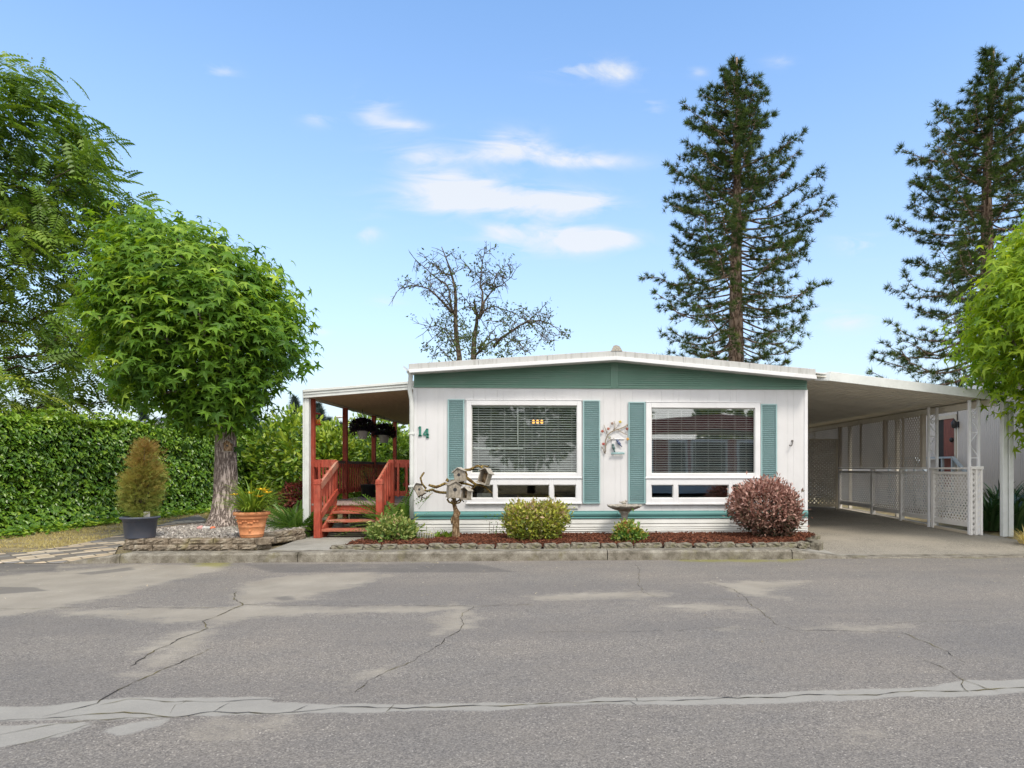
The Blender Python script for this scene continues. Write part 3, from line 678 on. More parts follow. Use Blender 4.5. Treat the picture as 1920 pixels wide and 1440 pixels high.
# dark room behind the glass
mb = MB(); mb.box(XL + .1, XR - .1, WY + .1, 16.0, .70, .72)
obj('floor', mb, 'carpet', home)
mb = MB(); mb.box(XL + .1, XR - .1, 15.9, 16.0, .73, 2.95); mb.box(XL + .1, XR - .1, WY + .2, 15.9, 2.9, 2.94); mb.box(XM - .05, XM + .05, WY + .11, 15.9, .73, 2.9)
mb.box(XL + .12, XL + .2, WY + .11, 15.9, .73, 2.9); mb.box(XR - .2, XR - .12, WY + .11, 15.9, .73, 2.9)
obj('interior_wall', mb, 'interior', home)
# corner trims
mb = MB(); mb.box(XL - .012, XL + .05, WY - .012, WY + .001, ZB + .02, z_g0 - .013); obj('corner_trim', mb, 'trim', home, bevel=.003)
mb = MB(); mb.box(XR - .05, XR + .012, WY - .012, WY + .001, ZB + .02, z_g0 - .013); obj('corner_trim', mb, 'trim', home, bevel=.003)
# gable
def roofz(x):
    return eM + (eL - eM) * (XM - x) / (XM - XL) if x < XM else eM + (eR - eM) * (x - XM) / (XR - XM)
gab = MB(); rows = 12; hgt = eM - z_g0
for side in (0, 1):
    x0, x1 = (XL + .006, XM - .062) if side == 0 else (XM + .062, XR - .006)
    z = z_g0 + .012; step = .036
    while z < eM + .05:
        z1 = z + step - .004; ws = [x for x in np.linspace(x0, x1, 80) if roofz(x) + .03 > z]
        if ws:
            a_, b__ = min(ws), max(ws)
            gab.add([(a_, WY - .018, z), (b__, WY - .018, z), (b__, WY - .006, z1), (a_, WY - .006, z1), (a_, WY + .02, z), (b__, WY + .02, z), (b__, WY + .02, z1), (a_, WY + .02, z1)],
                    [(0, 1, 2, 3), (0, 4, 5, 1), (3, 2, 6, 7), (0, 3, 7, 4), (1, 5, 6, 2)])
        z += step
gab.prism([(XL, z_g0), (XM, z_g0), (XR, z_g0), (XR, eR + .02), (XM, eM + .02), (XL, eL + .02)], 'y', WY + .0, WY + .012)
obj('gable_panel', gab, 'gable', home)
mb = MB(); mb.box(XM - .062, XM - .03, WY - .022, WY + .01, z_g0 - .0, eM + .02); mb.box(XM + .03, XM + .062, WY - .022, WY + .01, z_g0 - .0, eM + .02); mb.box(XM - .03, XM + .03, WY - .012, WY + .008, z_g0, eM + .02)
mb.box(XL - .002, XR + .002, WY - .022, WY - .0, z_g0 - .012, z_g0 + .010)
obj('gable_trim', mb, 'gable', home, bevel=.002)
# teal belt
zt0, zt1 = z_teal0, z_teal1; hh = zt1 - zt0
pr = [(WY + .02, zt0), (WY - .022, zt0), (WY - .026, zt0 + .1 * hh), (WY - .012, zt0 + .2 * hh), (WY - .03, zt0 + .4 * hh), (WY - .036, zt0 + .62 * hh), (WY - .028, zt0 + .8 * hh), (WY - .012, zt0 + .9 * hh), (WY - .014, zt1), (WY + .02, zt1)]
mb = MB(); 
for a_, b__ in ((XL - .012, WX(1157)), (WX(1157) + .006, XR + .01)): mb.prism(pr, 'x', a_, b__)
obj('belt_band', mb, 'band', home)
# skirting: horizontal laps
mb = MB(); z = ZB - .06; laps = [(.0, .13), (.13, .165), (.165, .20), (.20, .26), (.26, zt0 - ZB)]
for a_, b__ in laps:
    z0, z1 = ZB + a_, ZB + b__ - .006
    mb.add([(XL, WY - .02, z0), (XR, WY - .02, z0), (XR, WY - .008, z1), (XL, WY - .008, z1), (XL, WY + .01, z0), (XR, WY + .01, z0), (XR, WY + .01, z1), (XL, WY + .01, z1)], [(0, 1, 2, 3), (0, 4, 5, 1), (3, 2, 6, 7), (0, 3, 7, 4), (1, 5, 6, 2)])
mb.box(XL, XR, WY + .002, WY + .009, ZB - .08, zt0)
obj('skirting', mb, 'skirt', home)
# windows
for wi, w in enumerate(wins):
    ux0, ux1, uz0, uz1 = w['up']; gx0, gx1, gz0, gz1 = w['gl']; lx0, lx1, lz0, lz1 = w['lo']
    fr = MB(); yf = WY - .035; yb = WY + .06
    fr.box(ux0, gx0, yf, yb, uz0, uz1); fr.box(gx1, ux1, yf, yb, uz0, uz1); fr.box(gx0, gx1, yf, yb, gz1, uz1); fr.box(gx0, gx1, yf, yb, uz0, gz0)
    fr.box(ux0 - .012, ux1 + .012, WY - .05, WY + .0, uz0 - .012, uz0 + .012); fr.box(ux0 - .012, ux1 + .012, WY - .043, WY + .0, uz1, uz1 + .014)
    ps = w['panes']; z0p, z1p = ps[0][2], ps[0][3]; xs = [lx0] + sum([[p[0], p[1]] for p in ps], []) + [lx1]
    for i in range(0, 8, 2): fr.box(xs[i], xs[i + 1], yf + .002, yb, lz0, lz1)
    for p in ps: fr.box(p[0], p[1], yf + .002, yb, z1p, lz1); fr.box(p[0], p[1], yf + .002, yb, lz0, z0p)
    fr.box(lx0 - .01, lx1 + .01, WY - .05, WY, lz0 - .018, lz0 + .008)
    o = obj('window', fr, 'trim', home, bevel=.004)
    o['label'] = ['picture window with white slatted blinds and a warm lamp showing inside', 'picture window with white slatted blinds reflecting a red and white house'][wi]
    # glass
    g = MB(); g.box(gx0 - .004, gx1 + .004, WY + .018, WY + .024, gz0 - .004, gz1 + .004)
    for p in ps: g.box(p[0] - .004, p[1] + .004, WY + .018, WY + .024, p[2] - .004, p[3] + .004)
    obj('pane', g, glass('glass_r', .15) if wi else 'glass', o)
    s_ = MB(); t_ = .012
    for (a_, b__, c_, d_) in [w['gl']] + ps:
        s_.box(a_, a_ + t_, WY + .004, WY + .018, c_, d_); s_.box(b__ - t_, b__, WY + .004, WY + .018, c_, d_); s_.box(a_ + t_, b__ - t_, WY + .004, WY + .018, c_, c_ + t_); s_.box(a_ + t_, b__ - t_, WY + .004, WY + .018, d_ - t_, d_)
    obj('sash', s_, 'skirt', o)
    bl = MB(); ns = 28; pit = (gz1 - gz0 - .03) / ns; yb_ = WY + .085
    rotm = Matrix.Rotation(R(22), 3, 'X')
    for i in range(ns): 
        zc = gz0 + .02 + pit * (i + .5)
        bl.obox(((gx0 + gx1) / 2, yb_, zc), (gx1 - gx0 - .02, .048, .0035), rotm)
    halves = 2
    for fx in ([.06, .18, .31, .44, .5, .57, .70, .82, .95] if wi == 0 else [.05, .17, .30, .435, .56, .69, .82, .93]):
        x = gx0 + fx * (gx1 - gx0)
        for dy in (-.026, .026): bl.box(x - .0022, x + .0022, yb_ + dy - .001, yb_ + dy + .001, gz0 + .01, gz1 - .01)
    bl.box(gx0 + .01, gx1 - .01, yb_ - .026, yb_ + .026, gz1 - .035, gz1 - .002)
    bl.box(gx0 + .01, gx1 - .01, yb_ - .025, yb_ + .025, gz0 + .003, gz0 + .016)
    if wi == 0: bl.box(gx0 + .43 * (gx1 - gx0), gx0 + .437 * (gx1 - gx0), yb_ - .036, yb_ - .03, gz0 + .5, gz1 - .04); bl.box(gx0 + .01, gx0 + .485 * (gx1 - gx0), yb_ - .03, yb_ + .02, WZ(950, 842), WZ(950, 839))
    obj('blind', bl, 'blind', o)
# shutters
def shutter(x0, x1, y0, y1, lab):
    a_, b__, c_, d_ = rect(x0, x1, y0, y1); s_ = MB(); t = .022
    s_.box(a_, a_ + t, WY - .034, WY - .001, c_, d_); s_.box(b__ - t, b__, WY - .034, WY - .001, c_, d_)
    s_.box(a_ + t, b__ - t, WY - .034, WY - .001, c_, c_ + .018); s_.box(a_ + t, b__ - t, WY - .034, WY - .001, d_ - .018, d_)
    n_ = int((d_ - c_ - .036) / .0335); p_ = (d_ - c_ - .036) / n_; rot = Matrix.Rotation(R(-38), 3, 'X')
    for i in range(n_): s_.obox(((a_ + b__) / 2, WY - .017, c_ + .018 + p_ * (i + .5)), (b__ - a_ - 2 * t, .005, .028), Matrix.Rotation(R(34), 3, 'X'))
    s_.box(a_ + t, b__ - t, WY - .004, WY - .0012, c_ + .018, d_ - .018)
    obj('shutter', s_, 'shutter', home)
shutter(840, 871, 749, 899, ''); shutter(1093, 1125, 751, 944, ''); shutter(1178, 1210, 754, 944, ''); shutter(1426, 1456, 758, 900, '')
# digits 14
def digit(name, strokes, x, z, lab):
    m_ = MB()
    for (a_, b__, c_, d_, w_) in strokes: m_.beam((x + a_, WY - .012, z + b__), (x + c_, WY - .012, z + d_), w_, .022, (0, 1, 0))
    o = obj(name, m_, 'teal_digit', home, bevel=.002); o['label'] = lab
p1 = W(788, 818, WY); p4 = W(799, 821, WY)
digit('house_number', [(0, 0, 0, .17, .032), (-.03, .012, .03, .012, .026), (-.028, .135, 0, .165, .022)], p1.x, p1.z, 'teal digit 1 of the house number')
digit('house_number', [(.025, 0, .025, .16, .03), (-.045, .055, .05, .055, .028), (-.042, .06, .02, .155, .026), (.0, .008, .05, .008, .022)], p4.x, p4.z, 'teal digit 4 of the house number, hung a little lower')
# vent cover, hook, small knob
a_ = rect(1064, 1084, 946, 954); mb = MB(); mb.box(a_[0], a_[1], WY - .02, WY, a_[2], a_[3])
for i in range(3): mb.box(a_[0] + .01, a_[1] - .01, WY - .028, WY - .02, a_[2] + .01 + i * .022, a_[2] + .018 + i * .022)
obj('vent_cover', mb, 'skirt', home)
# roof
oy = WY - .33
def rp(px, y): return W(px, y, oy)
rl0, rm0, rr0 = rp(768, 699), rp(1155, 675), rp(1531, 711)      # bottom edge of the front trim
rl1, rm1, rr1 = rp(766, 682), rp(1155, 657), rp(1530, 692)      # top edge
rl_, rm_, rr_ = rp(766, 693), rp(1155, 668), rp(1530, 704)
mb = MB()
for A_, B_, C_, D_ in ((rl_, rm_, rm1, rl1), (rm_, rr_, rr1, rm1)):
    nseg = 3
    for i in range(nseg):
        t0, t1 = i / nseg, (i + 1) / nseg - .0012
        q = [A_.lerp(B_, t0), A_.lerp(B_, t1), D_.lerp(C_, t1), D_.lerp(C_, t0)]
        mb.add([p + Vector((0, 0, 0)) for p in q] + [p + Vector((0, .03, 0)) for p in q], [(0, 1, 2, 3), (7, 6, 5, 4), (0, 4, 5, 1), (1, 5, 6, 2), (2, 6, 7, 3), (3, 7, 4, 0)])
obj('fascia', mb, 'roofedge', home, bevel=.004)
mb = MB()
for A_, B_, C_, D_ in ((rl0, rm0, rm_, rl_), (rm0, rr0, rr_, rm_)):
    q = [A_, B_, C_, D_]; mb.add([p + Vector((0, -.022, 0)) for p in q] + [p + Vector((0, .05, 0)) for p in q], [(0, 1, 2, 3), (7, 6, 5, 4), (0, 4, 5, 1), (1, 5, 6, 2), (2, 6, 7, 3), (3, 7, 4, 0)])
obj('eave_trim', mb, 'trim', home, bevel=.003)
mb = MB(); e = .02
for A_, B_, C_, D_ in ((rl0, rm0, rm1, rl1), (rm0, rr0, rr1, rm1)):
    q0 = [p + Vector((0, .032, .014)) for p in (A_, B_)] + [p + Vector((0, .032, -.012)) for p in (C_, D_)]
    q1 = [Vector((p.x, HB + .3, p.z)) for p in q0]; mb.add(q0 + q1, [(0, 1, 2, 3), (7, 6, 5, 4), (0, 4, 5, 1), (1, 5, 6, 2), (2, 6, 7, 3), (3, 7, 4, 0)])
roof = obj('roof', mb, 'roofmetal', home)
mb = MB(); c0 = rp(1155, 657); hw = .085
mb.prism([(c0.x - hw, c0.z - .01), (c0.x - .045, c0.z + .075), (c0.x - .01, c0.z + .088), (c0.x + .01, c0.z + .088), (c0.x + .06, c0.z + .070), (c0.x + .11, c0.z - .01)], 'y', oy - .01, HB)
obj('ridge_cap', mb, 'greywood2', roof)
MAT['gutter'] = paint('gutter_metal', (.66, .68, .66), .4, .3, 3, (.3, .3, .26))
# gutter on the left eave and downspout
gl = rp(762, 686); gx_ = rl1.x
mb = MB(); zt = gl.z + .01
pr = [(gx_ - .10, zt), (gx_ - .095, zt - .005), (gx_ - .085, zt - .05), (gx_ - .05, zt - .085), (gx_ - .0, zt - .095), (gx_ - .0, zt - .088), (gx_ - .045, zt - .078), (gx_ - .078, zt - .045), (gx_ - .088, zt - .004), (gx_ - .092, zt + .0)]
mb.prism(pr, 'y', oy + .0, HB + .3); obj('gutter', mb, 'gutter', home)
mb = MB(); dx = WX(773)
mb.tube([(gx_ - .03, oy + .12, zt - .08), (gx_ - .0, oy + .16, zt - .14), (dx - .02, WY - .10, zt - .38), (dx, WY - .05, zt - .55), (dx, WY - .045, 1.3), (dx, WY - .045, WZ(773, 972))], .038, 8)
mb.box(dx - .045, dx + .045, WY - .09, WY - .0, 1.9, 1.925); mb.box(dx - .045, dx + .045, WY - .09, WY - .0, 1.0, 1.025)
obj('downspout', mb, 'gutter', home)
mb = MB(); mb.tube([(dx + .02, WY - .06, WZ(773, 972)), (dx + .035, WY - .09, WZ(773, 985)), (dx + .06, WY - .08, .2)], .04, 8)
obj('drain_hose', mb, 'blackplastic', home)
# ------------------------------------------------------------ things on the wall
hk = W(1484, 833, WY); mb = MB()
mb.tube([(hk.x + .015, WY - .01, hk.z + .06), (hk.x + .01, WY - .04, hk.z + .05), (hk.x - .0, WY - .05, hk.z + .01), (hk.x - .02, WY - .06, hk.z - .03), (hk.x - .05, WY - .07, hk.z - .03), (hk.x - .06, WY - .07, hk.z - .01)], .009, 6)
mb.ball((hk.x + .015, WY - .006, hk.z + .06), .02)
tag(obj('wall_hook', mb, 'wire', None, loc=(hk.x, WY, hk.z)), 'small dark curled metal hook on the bare white wall near the right corner', 'hook')
def wp(cx, cy, d=.03): p = W(1080 + cx / 12, 760 + cy / 12, WY); return Vector((p.x, WY - d, p.z))
wa = thing('wall_branch', 'bronze metal branch wall art with coloured leaves between the two inner shutters', 'wall art', tuple(wp(650, 700, 0)))
mb = MB()
for pts, r in (([(650, 1090), (665, 950), (660, 800), (700, 680), (770, 610), (870, 560), (980, 530), (1080, 490), (1160, 430)], .009), ([(640, 1080), (610, 980), (575, 930)], .006), ([(675, 900), (700, 830), (760, 780), (860, 740)], .005),
               ([(700, 660), (670, 560), (635, 480), (630, 440)], .006), ([(840, 560), (870, 500), (875, 430), (850, 360)], .006), ([(930, 545), (1020, 600), (1080, 640), (1145, 655)], .006), ([(860, 550), (930, 470), (980, 400)], .004)):
    mb.tube([wp(*p) for p in pts], r, 6)
obj('stem', mb, 'bronze', wa)
cols = [(.30, .06, .03), (.25, .16, .12), (.35, .12, .08), (.5, .38, .05), (.22, .05, .03), (.3, .3, .22), (.5, .25, .04), (.35, .06, .05)]
for i, (q, c) in enumerate(zip([(590, 585), (810, 410), (725, 530), (990, 375), (1145, 530), (750, 725), (1160, 760), (615, 870)], cols)):
    mb = MB(); c0 = wp(*q, d=.035)
    for s_ in range(4):
        a = s_ * 1.57 + i; mb.ball(c0 + Vector((math.cos(a) * .012, -.004, math.sin(a) * .012)), (.016, .006, .014), 8, 6)
    o = obj('metal_leaf', mb, paint('leaf_enamel', c, .35, .2, 30, (.5, .45, .35), .6), wa)
bp = thing('bird_plaque', 'white birdhouse plaque with two blue birds on a teal perch, below the metal branch', 'wall art', tuple(wp(930, 1060, 0)))
mb = MB(); A_ = [wp(*q, d=0) for q in ((800, 1050), (1060, 1050), (1060, 760), (1080, 755), (930, 640), (780, 755), (800, 760))]
mb.prism([(p.x, p.z) for p in A_], 'y', WY - .018, WY - .001); mb.box(wp(785, 0).x, wp(1075, 0).x, WY - .035, WY - .019, wp(0, 765).z, wp(0, 752).z)
obj('plaque', mb, 'siding', bp, bevel=.002)
mb = MB(); mb.tube([wp(785, 1085, .05), wp(1085, 1080, .05)], .018, 10); obj('perch', mb, 'shutter', bp)
MAT['bluebird'] = paint('blue_bird_enamel', (.07, .10, .20), .35, .3, 30, (.3, .12, .06), .6)
MAT['greenbird'] = paint('green_bird_enamel', (.05, .12, .12), .35, .3, 30, (.3, .12, .06), .6)
for (q, ang, mt) in (((960, 850), -52, 'bluebird'), ((842, 955), -75, 'greenbird')):
    c0 = wp(*q, d=.045); mb = MB(); ca, sa = math.cos(R(ang)), math.sin(R(ang)); ax = Vector((ca, 0, sa)); rot = Matrix.Rotation(-R(ang), 3, 'Y')
    mb.ball(c0, (.045, .022, .026), 12, 8, rot); mb.ball(c0 - ax * .045 + Vector((0, -.004, .006)), (.021, .019, .02), 10, 8)
    mb.tube([c0 + ax * .03, c0 + ax * .085], [.016, .006], 6); mb.tube([c0 - ax * .06, c0 - ax * .078], [.006, .001], 6)
    obj('bird', mb, mt, bp)
# lamp glowing inside the left window
lp = W(1008, 791, 14.6); ch = thing('ceiling_lamp', 'small warm glowing ceiling lamp seen through the left window blinds', 'lamp', (lp.x, 14.6, lp.z))
mb = MB(); mb.tube([(lp.x, 14.6, lp.z + .05), (lp.x, 14.6, 2.9)], .008, 6); mb.tube([(lp.x - .1, 14.6, lp.z + .05), (lp.x + .1, 14.6, lp.z + .05)], .01, 6); obj('stem', mb, 'bronze', ch)
MAT['bulb'] = emis('bulb', (1.0, .38, .08), 1.6)
for dx_ in (-.09, 0, .09):
    mb = MB(); mb.ball((lp.x + dx_, 14.6, lp.z), (.032, .032, .045)); obj('bulb', mb, 'bulb', ch)
st = rect(893, 921, 925, 933); mb = MB(); mb.box(st[0], st[1], WY + .07, WY + .10, st[2] - .01, st[3])
for i in range(5): mb.box(st[0] + .02 + i * .045, st[0] + .045 + i * .045, WY + .062, WY + .07, st[2] + .012, st[3] - .012)
tag(obj('stone_block', mb, 'boulder', loc=((st[0] + st[1]) / 2, WY + .08, st[2])), 'small grey stone block inside the lower left window pane', 'stone')
# ------------------------------------------------------------ porch
porch = thing('porch', 'red railed porch with brown ceiling and steps on the left side of the home', 'porch', (-3.6, 12.45, .12))
PX = -4.6; PY0, PY1 = 12.45, 19.3; DZ = .68
fz0 = W(572, 746, 12.15).z; fz1 = W(770, 729, 12.15).z; fx0 = W(570, 738, 12.15).x; fx1 = -2.62
ft0 = W(572, 731, 12.15).z; ft1 = W(770, 714, 12.15).z
mb = MB()
def slab(m_, x0, x1, y0, y1, a0, a1, b0, b1):   # sloping in x: bottoms a0,a1 tops b0,b1
    m_.prism([(x0, a0), (x1, a1), (x1, b1), (x0, b0)], 'y', y0, y1)
slab(mb, fx0, fx1, 12.20, PY1 + .4, fz0 + .05, fz1 + .05, ft0 - .01, ft1 - .01); obj('roof', mb, 'roofmetal', porch)
mb = MB(); slab(mb, fx0, fx1, 12.15, 12.198, fz0, fz1, ft0, ft1); slab(mb, fx0, fx1, 12.135, 12.15, fz0 + .055, fz1 + .055, fz0 + .075, fz1 + .075); slab(mb, fx0 - .005, fx1, 12.12, 12.15, ft0 - .04, ft1 - .04, ft0 + .004, ft1 + .004)
mb.box(fx0 - .03, fx0 - .002, 12.15, PY1 + .4, fz0, ft0); obj('fascia', mb, 'gutter', porch, bevel=.003)
mb = MB(); slab(mb, fx0 + .12, fx1, 12.2, PY1 + .4, fz0 + .025, fz1 + .025, fz0 + .049, fz1 + .049)
obj('ceiling', mb, 'ceilwood', porch)
mb = MB(); bz = W(648, 765, 14.3).z
MAT['beamtan'] = paint('tan_beam', (.50, .44, .34), .6, .3, 2, (.3, .24, .15))
for y0, y1 in ((12.2, 14.36), (14.38, 16.46), (16.48, 18.5), (18.52, 19.7)): mb.box(PX - .02, PX + .06, y0, y1, bz, bz + .105 if False else fz0 + .035)
obj('beam', mb, 'beamtan', porch)
ys_post = [12.47, 14.3, 16.4, 18.4]
for y in ys_post:
    mb = MB(); mb.box(PX - .045, PX + .045, y - .045, y + .045, .15, bz); obj('post', mb, 'red', porch, bevel=.004)
wpst = W(574, 800, 12.22); mb = MB(); mb.box(wpst.x - .055, wpst.x + .055, 12.2, 12.30, .2, fz0 + .0); mb.box(wpst.x - .018, wpst.x + .018, 12.19, 12.2, .2, fz0)
o = obj('drain_post', mb, 'gutter', porch, bevel=.006)
# deck
mb = MB(); x = PX
while x < -2.66:
    mb.box(x, min(x + .138, -2.62), PY0 - .03, PY1, DZ - .035, DZ); x += .143
obj('deck_floor', mb, 'deck', porch, bevel=.003)
mb = MB(); mb.box(PX, -2.62, PY0, PY0 + .04, DZ - .19, DZ - .037); mb.box(PX, PX + .04, PY0 + .042, PY1, DZ - .19, DZ - .037); obj('rim_joist', mb, 'red', porch)
RT = W(620, 862, PY0).z; RB = .70 + .12
rails = MB(); 
def hrail(name, p0, p1, mt='red', n=None, lean=0):
    m_ = MB(); p0, p1 = Vector(p0), Vector(p1)
    m_.beam(p0 + Vector((0, 0, RT - .07)), p1 + Vector((0, 0, RT - .07)), .04, .14)
    o = obj('rail', m_, mt, porch, bevel=.004)
    m_ = MB(); m_.beam(p0 + Vector((0, 0, .86)), p1 + Vector((0, 0, .86)), .04, .09); obj('lower_rail', m_, 'red', porch, bevel=.004)
    d = p1 - p0; Ln = d.length; k = int(Ln / .145); side = Vector((-d.y, d.x, 0)).normalized()
    for i in range(k):
        q = p0 + d * ((i + .5) / k) - side * .036
        b_ = MB(); b_.beam((q.x, q.y, .80), (q.x, q.y, RT - .06 + (.0)), .038, .03, side); obj('baluster', b_, 'red', porch, bevel=.003)
nL, nR = W(596, 950, 11.62).x, W(712, 950, 11.62).x
sL, sR = nL + .04, nR - .04
hrail('f', (PX + .045, PY0 - .0, 0), (sL - .0, PY0, 0)); hrail('f', (sR + .08, PY0, 0), (-2.66, PY0, 0))
mR = MB()
for a_, b__ in zip(ys_post[:-1], ys_post[1:]): hrail('s', (PX, a_ + .045, 0), (PX, b__ - .045, 0), 'greyrail')
hrail('b', (PX, PY1, 0), (-2.66, PY1, 0))
# steps
rises = [.28, .415, .55]; 
for i, z in enumerate(rises):
    y = 11.66 + i * .27
    m_ = MB(); m_.box(sL + .0, sR, y - .02, y + .26, z - .04, z); obj('step', m_, 'redtop', porch, bevel=.004)
for x in (sL - .02, sR + .0):
    m_ = MB(); m_.prism([(11.62, .13), (11.62, .26), (12.44, .66), (12.44, .42), (11.85, .13)], 'x', x - .0, x + .038); obj('stringer', m_, 'red', porch, bevel=.003)
for x, pw in ((nL, 0), (nR, 1)):
    m_ = MB(); m_.box(x - .055, x + .055, 11.57, 11.68, .135, W(600, 899, 11.6).z); m_.box(x - .062, x + .062, 11.563, 11.687, W(600, 899, 11.6).z - .09, W(600, 899, 11.6).z - .02)
    obj('newel_post', m_, 'red', porch, bevel=.008)
    m_ = MB(); m_.box(x - .045 + .0, x + .045, PY0 - .085, PY0 - .0, .5, RT - .0); obj('post', m_, 'red', porch, bevel=.004)
    sx_ = x + (.05 if pw == 0 else -.05); zt = W(600, 905, 11.6).z
    m_ = MB(); m_.beam((sx_, 11.60, zt - .06), (sx_, PY0, RT - .07), .04, .12); obj('stair_rail', m_, 'redtop', porch, bevel=.004)
    m_ = MB(); m_.beam((sx_, 11.62, .52), (sx_, PY0, .90), .04, .11); obj('stair_rail', m_, 'red', porch, bevel=.004)
    for i in range(5):
        t = (i + .8) / 5.6; y = 11.62 + (PY0 - 11.62) * t
        m_ = MB(); m_.box(sx_ + (.022 if pw else -.052), sx_ + (.052 if pw else -.022), y - .018, y + .018, .48 + .38 * t, zt + (RT - zt) * t - .03 + .04); obj('baluster', m_, 'red', porch, bevel=.003)
# boards and stones in the gloom under the deck
mb = MB(); mb.box(sL, sR + .5, 13.2, 13.24, .13, .5); obj('skirt_board', mb, 'skirt', porch)
def rock(name, c, r, mat_, label, cat, group=None, parent=None, seed=1):
    bm = bmesh.new(); bmesh.ops.create_icosphere(bm, subdivisions=3, radius=1)
    for v_ in bm.verts:
        n_ = v_.co.normalized(); k_ = 1 + .22 * float(rough3(np.array(n_) * 1.6, 1.0, seed)) + .05 * math.sin(n_.x * 9 + seed) * math.sin(n_.z * 8)
        v_.co = Vector((n_.x * r[0] * k_, n_.y * r[1] * k_, max(n_.z * r[2] * k_, -r[2] * .55)))
    bm.verts.index_update(); m_ = MB(); m_.add([v_.co + Vector(c) for v_ in bm.verts], [[q.index for q in f.verts] for f in bm.faces], True); bm.free()
    o = obj(name, m_, mat_, parent, loc=(c[0], c[1], c[2] - r[2] * .5) if parent is None else None)
    if label: tag(o, label, cat, group)
    return o
rock('boulder', (W(632, 985, 12.6).x, 12.6, .22), (.12, .12, .13), 'boulder', 'pale rounded stone under the porch steps, left one', 'stone', seed=3)
rock('boulder', (W(668, 990, 12.8).x, 12.8, .19), (.07, .1, .07), 'boulder', 'dark small stone under the porch steps, right one', 'stone', seed=5)
# ------------------------------------------------------------ carport
cp = thing('carport', 'white metal carport roof with corrugated underside on slim white posts', 'carport', (6.0, 12, .1))
CY = 11.75; q0, q1 = W(1553, 714, CY), W(1877, 752, CY); q2, q3 = W(1877, 736, CY), W(1556, 697, CY)
mb = MB(); mb.prism([(q0.x, q0.z), (q1.x, q1.z), (q2.x, q2.z), (q3.x, q3.z)], 'y', CY - .03, CY); 
mb.add([(q0.x, CY - .03, q0.z), (q3.x, CY - .03, q3.z), (q0.x - .20, CY + .12, q3.z - .03), (q0.x - .20, CY + .12, q0.z + .02)], [(0, 1, 2, 3)])
CRX = q1.x
mb.box(CRX, CRX + .03, CY - .03, 23.5, q1.z - .01, q2.z)
obj('fascia', mb, 'gutter', cp, bevel=.003)
mb = MB(); zl, zr = q0.z + .06, q1.z + .05; y = CY + .002; x0 = XR - .05; zl0 = zl + (zl - zr) / (CRX - q0.x) * (q0.x - x0)
while y < 23.4:      # W-pan sheets running across
    for (a_, b__, dz_) in ((0, .10, 0), (.10, .12, .0), (.12, .20, .03)):
        mb.prism([(x0, zl0 + dz_), (CRX - .01, zr + dz_), (CRX - .01, zr + dz_ + .012), (x0, zl0 + dz_ + .012)], 'y', y + a_, y + b__ - .002)
    mb.prism([(x0, zl0), (CRX - .01, zr), (CRX - .01, zr + .042), (x0, zl0 + .042)], 'y', y + .118, y + .121)
    mb.prism([(x0, zl0), (CRX - .01, zr), (CRX - .01, zr + .042), (x0, zl0 + .042)], 'y', y + .199, y + .202)
    y += .203
obj('underside', mb, 'carunder', cp, recalc=True)
mb = MB(); mb.prism([(x0, zl0 + .05), (CRX, zr + .05), (CRX, zr + .07), (x0, zl0 + .07)], 'y', CY, 23.45); obj('roof', mb, 'roofmetal', cp)
LX = 7.42; BX = CRX - .12
mb = MB(); mb.box(BX - .05, BX + .05, CY + .05, 23.3, zr - .13, zr - .012); obj('beam', mb, 'carunder', cp)
mb = MB(); f = W(1887, 1004, 11.8); mb.box(f.x - .10, f.x - .012, 11.74, 11.84, f.z - .02, q1.z); mb.box(f.x + .012, f.x + .10, 11.74, 11.84, f.z - .02, q1.z); mb.box(f.x - .012, f.x + .012, 11.77, 11.84, f.z - .02, q1.z)
obj('post', mb, 'gutter', cp, bevel=.01)
def ornate(x, y, ztop, w=.17):
    m_ = MB(); r = .022
    for s_ in (-1, 1): m_.box(x + s_ * w / 2 - r, x + s_ * w / 2 + r, y - r, y + r, .12, ztop)
    z = 1.5
    while z < ztop - .2:
        m_.box(x - w / 2, x + w / 2, y - .008, y + .008, z, z + .016); z += .46
    p = [(x - w / 2 + .02 + (w - .04) * (.5 + .5 * math.cos(t * math.pi)), y, 1.52 + (ztop - 1.6) * t / 4) for t in np.linspace(0, 4, 33)]
    m_.tube(p, .010, 6)
    sp = [(x + .045 * (1 - t / 9) * math.cos(t), y, ztop - .30 + .045 * (1 - t / 9) * math.sin(t)) for t in np.linspace(0, 8, 26)]
    m_.tube(sp, .009, 6); return m_
for (px_, y_) in ((1749, None), (1826, 11.85)):
    if y_ is None: rx_, ry_ = ray(px_); y_ = (LX + .02) * ry_ / rx_
    obj('ornamental_post', ornate(W(px_, 900, y_).x, y_, zr - .03), 'trim', cp)
for y_ in (15.3, 17.9, 20.5):
    mb = MB(); mb.box(BX - .04, BX + .04, y_ - .04, y_ + .04, .1, zr - .1); obj('post', mb, 'carunder', cp)
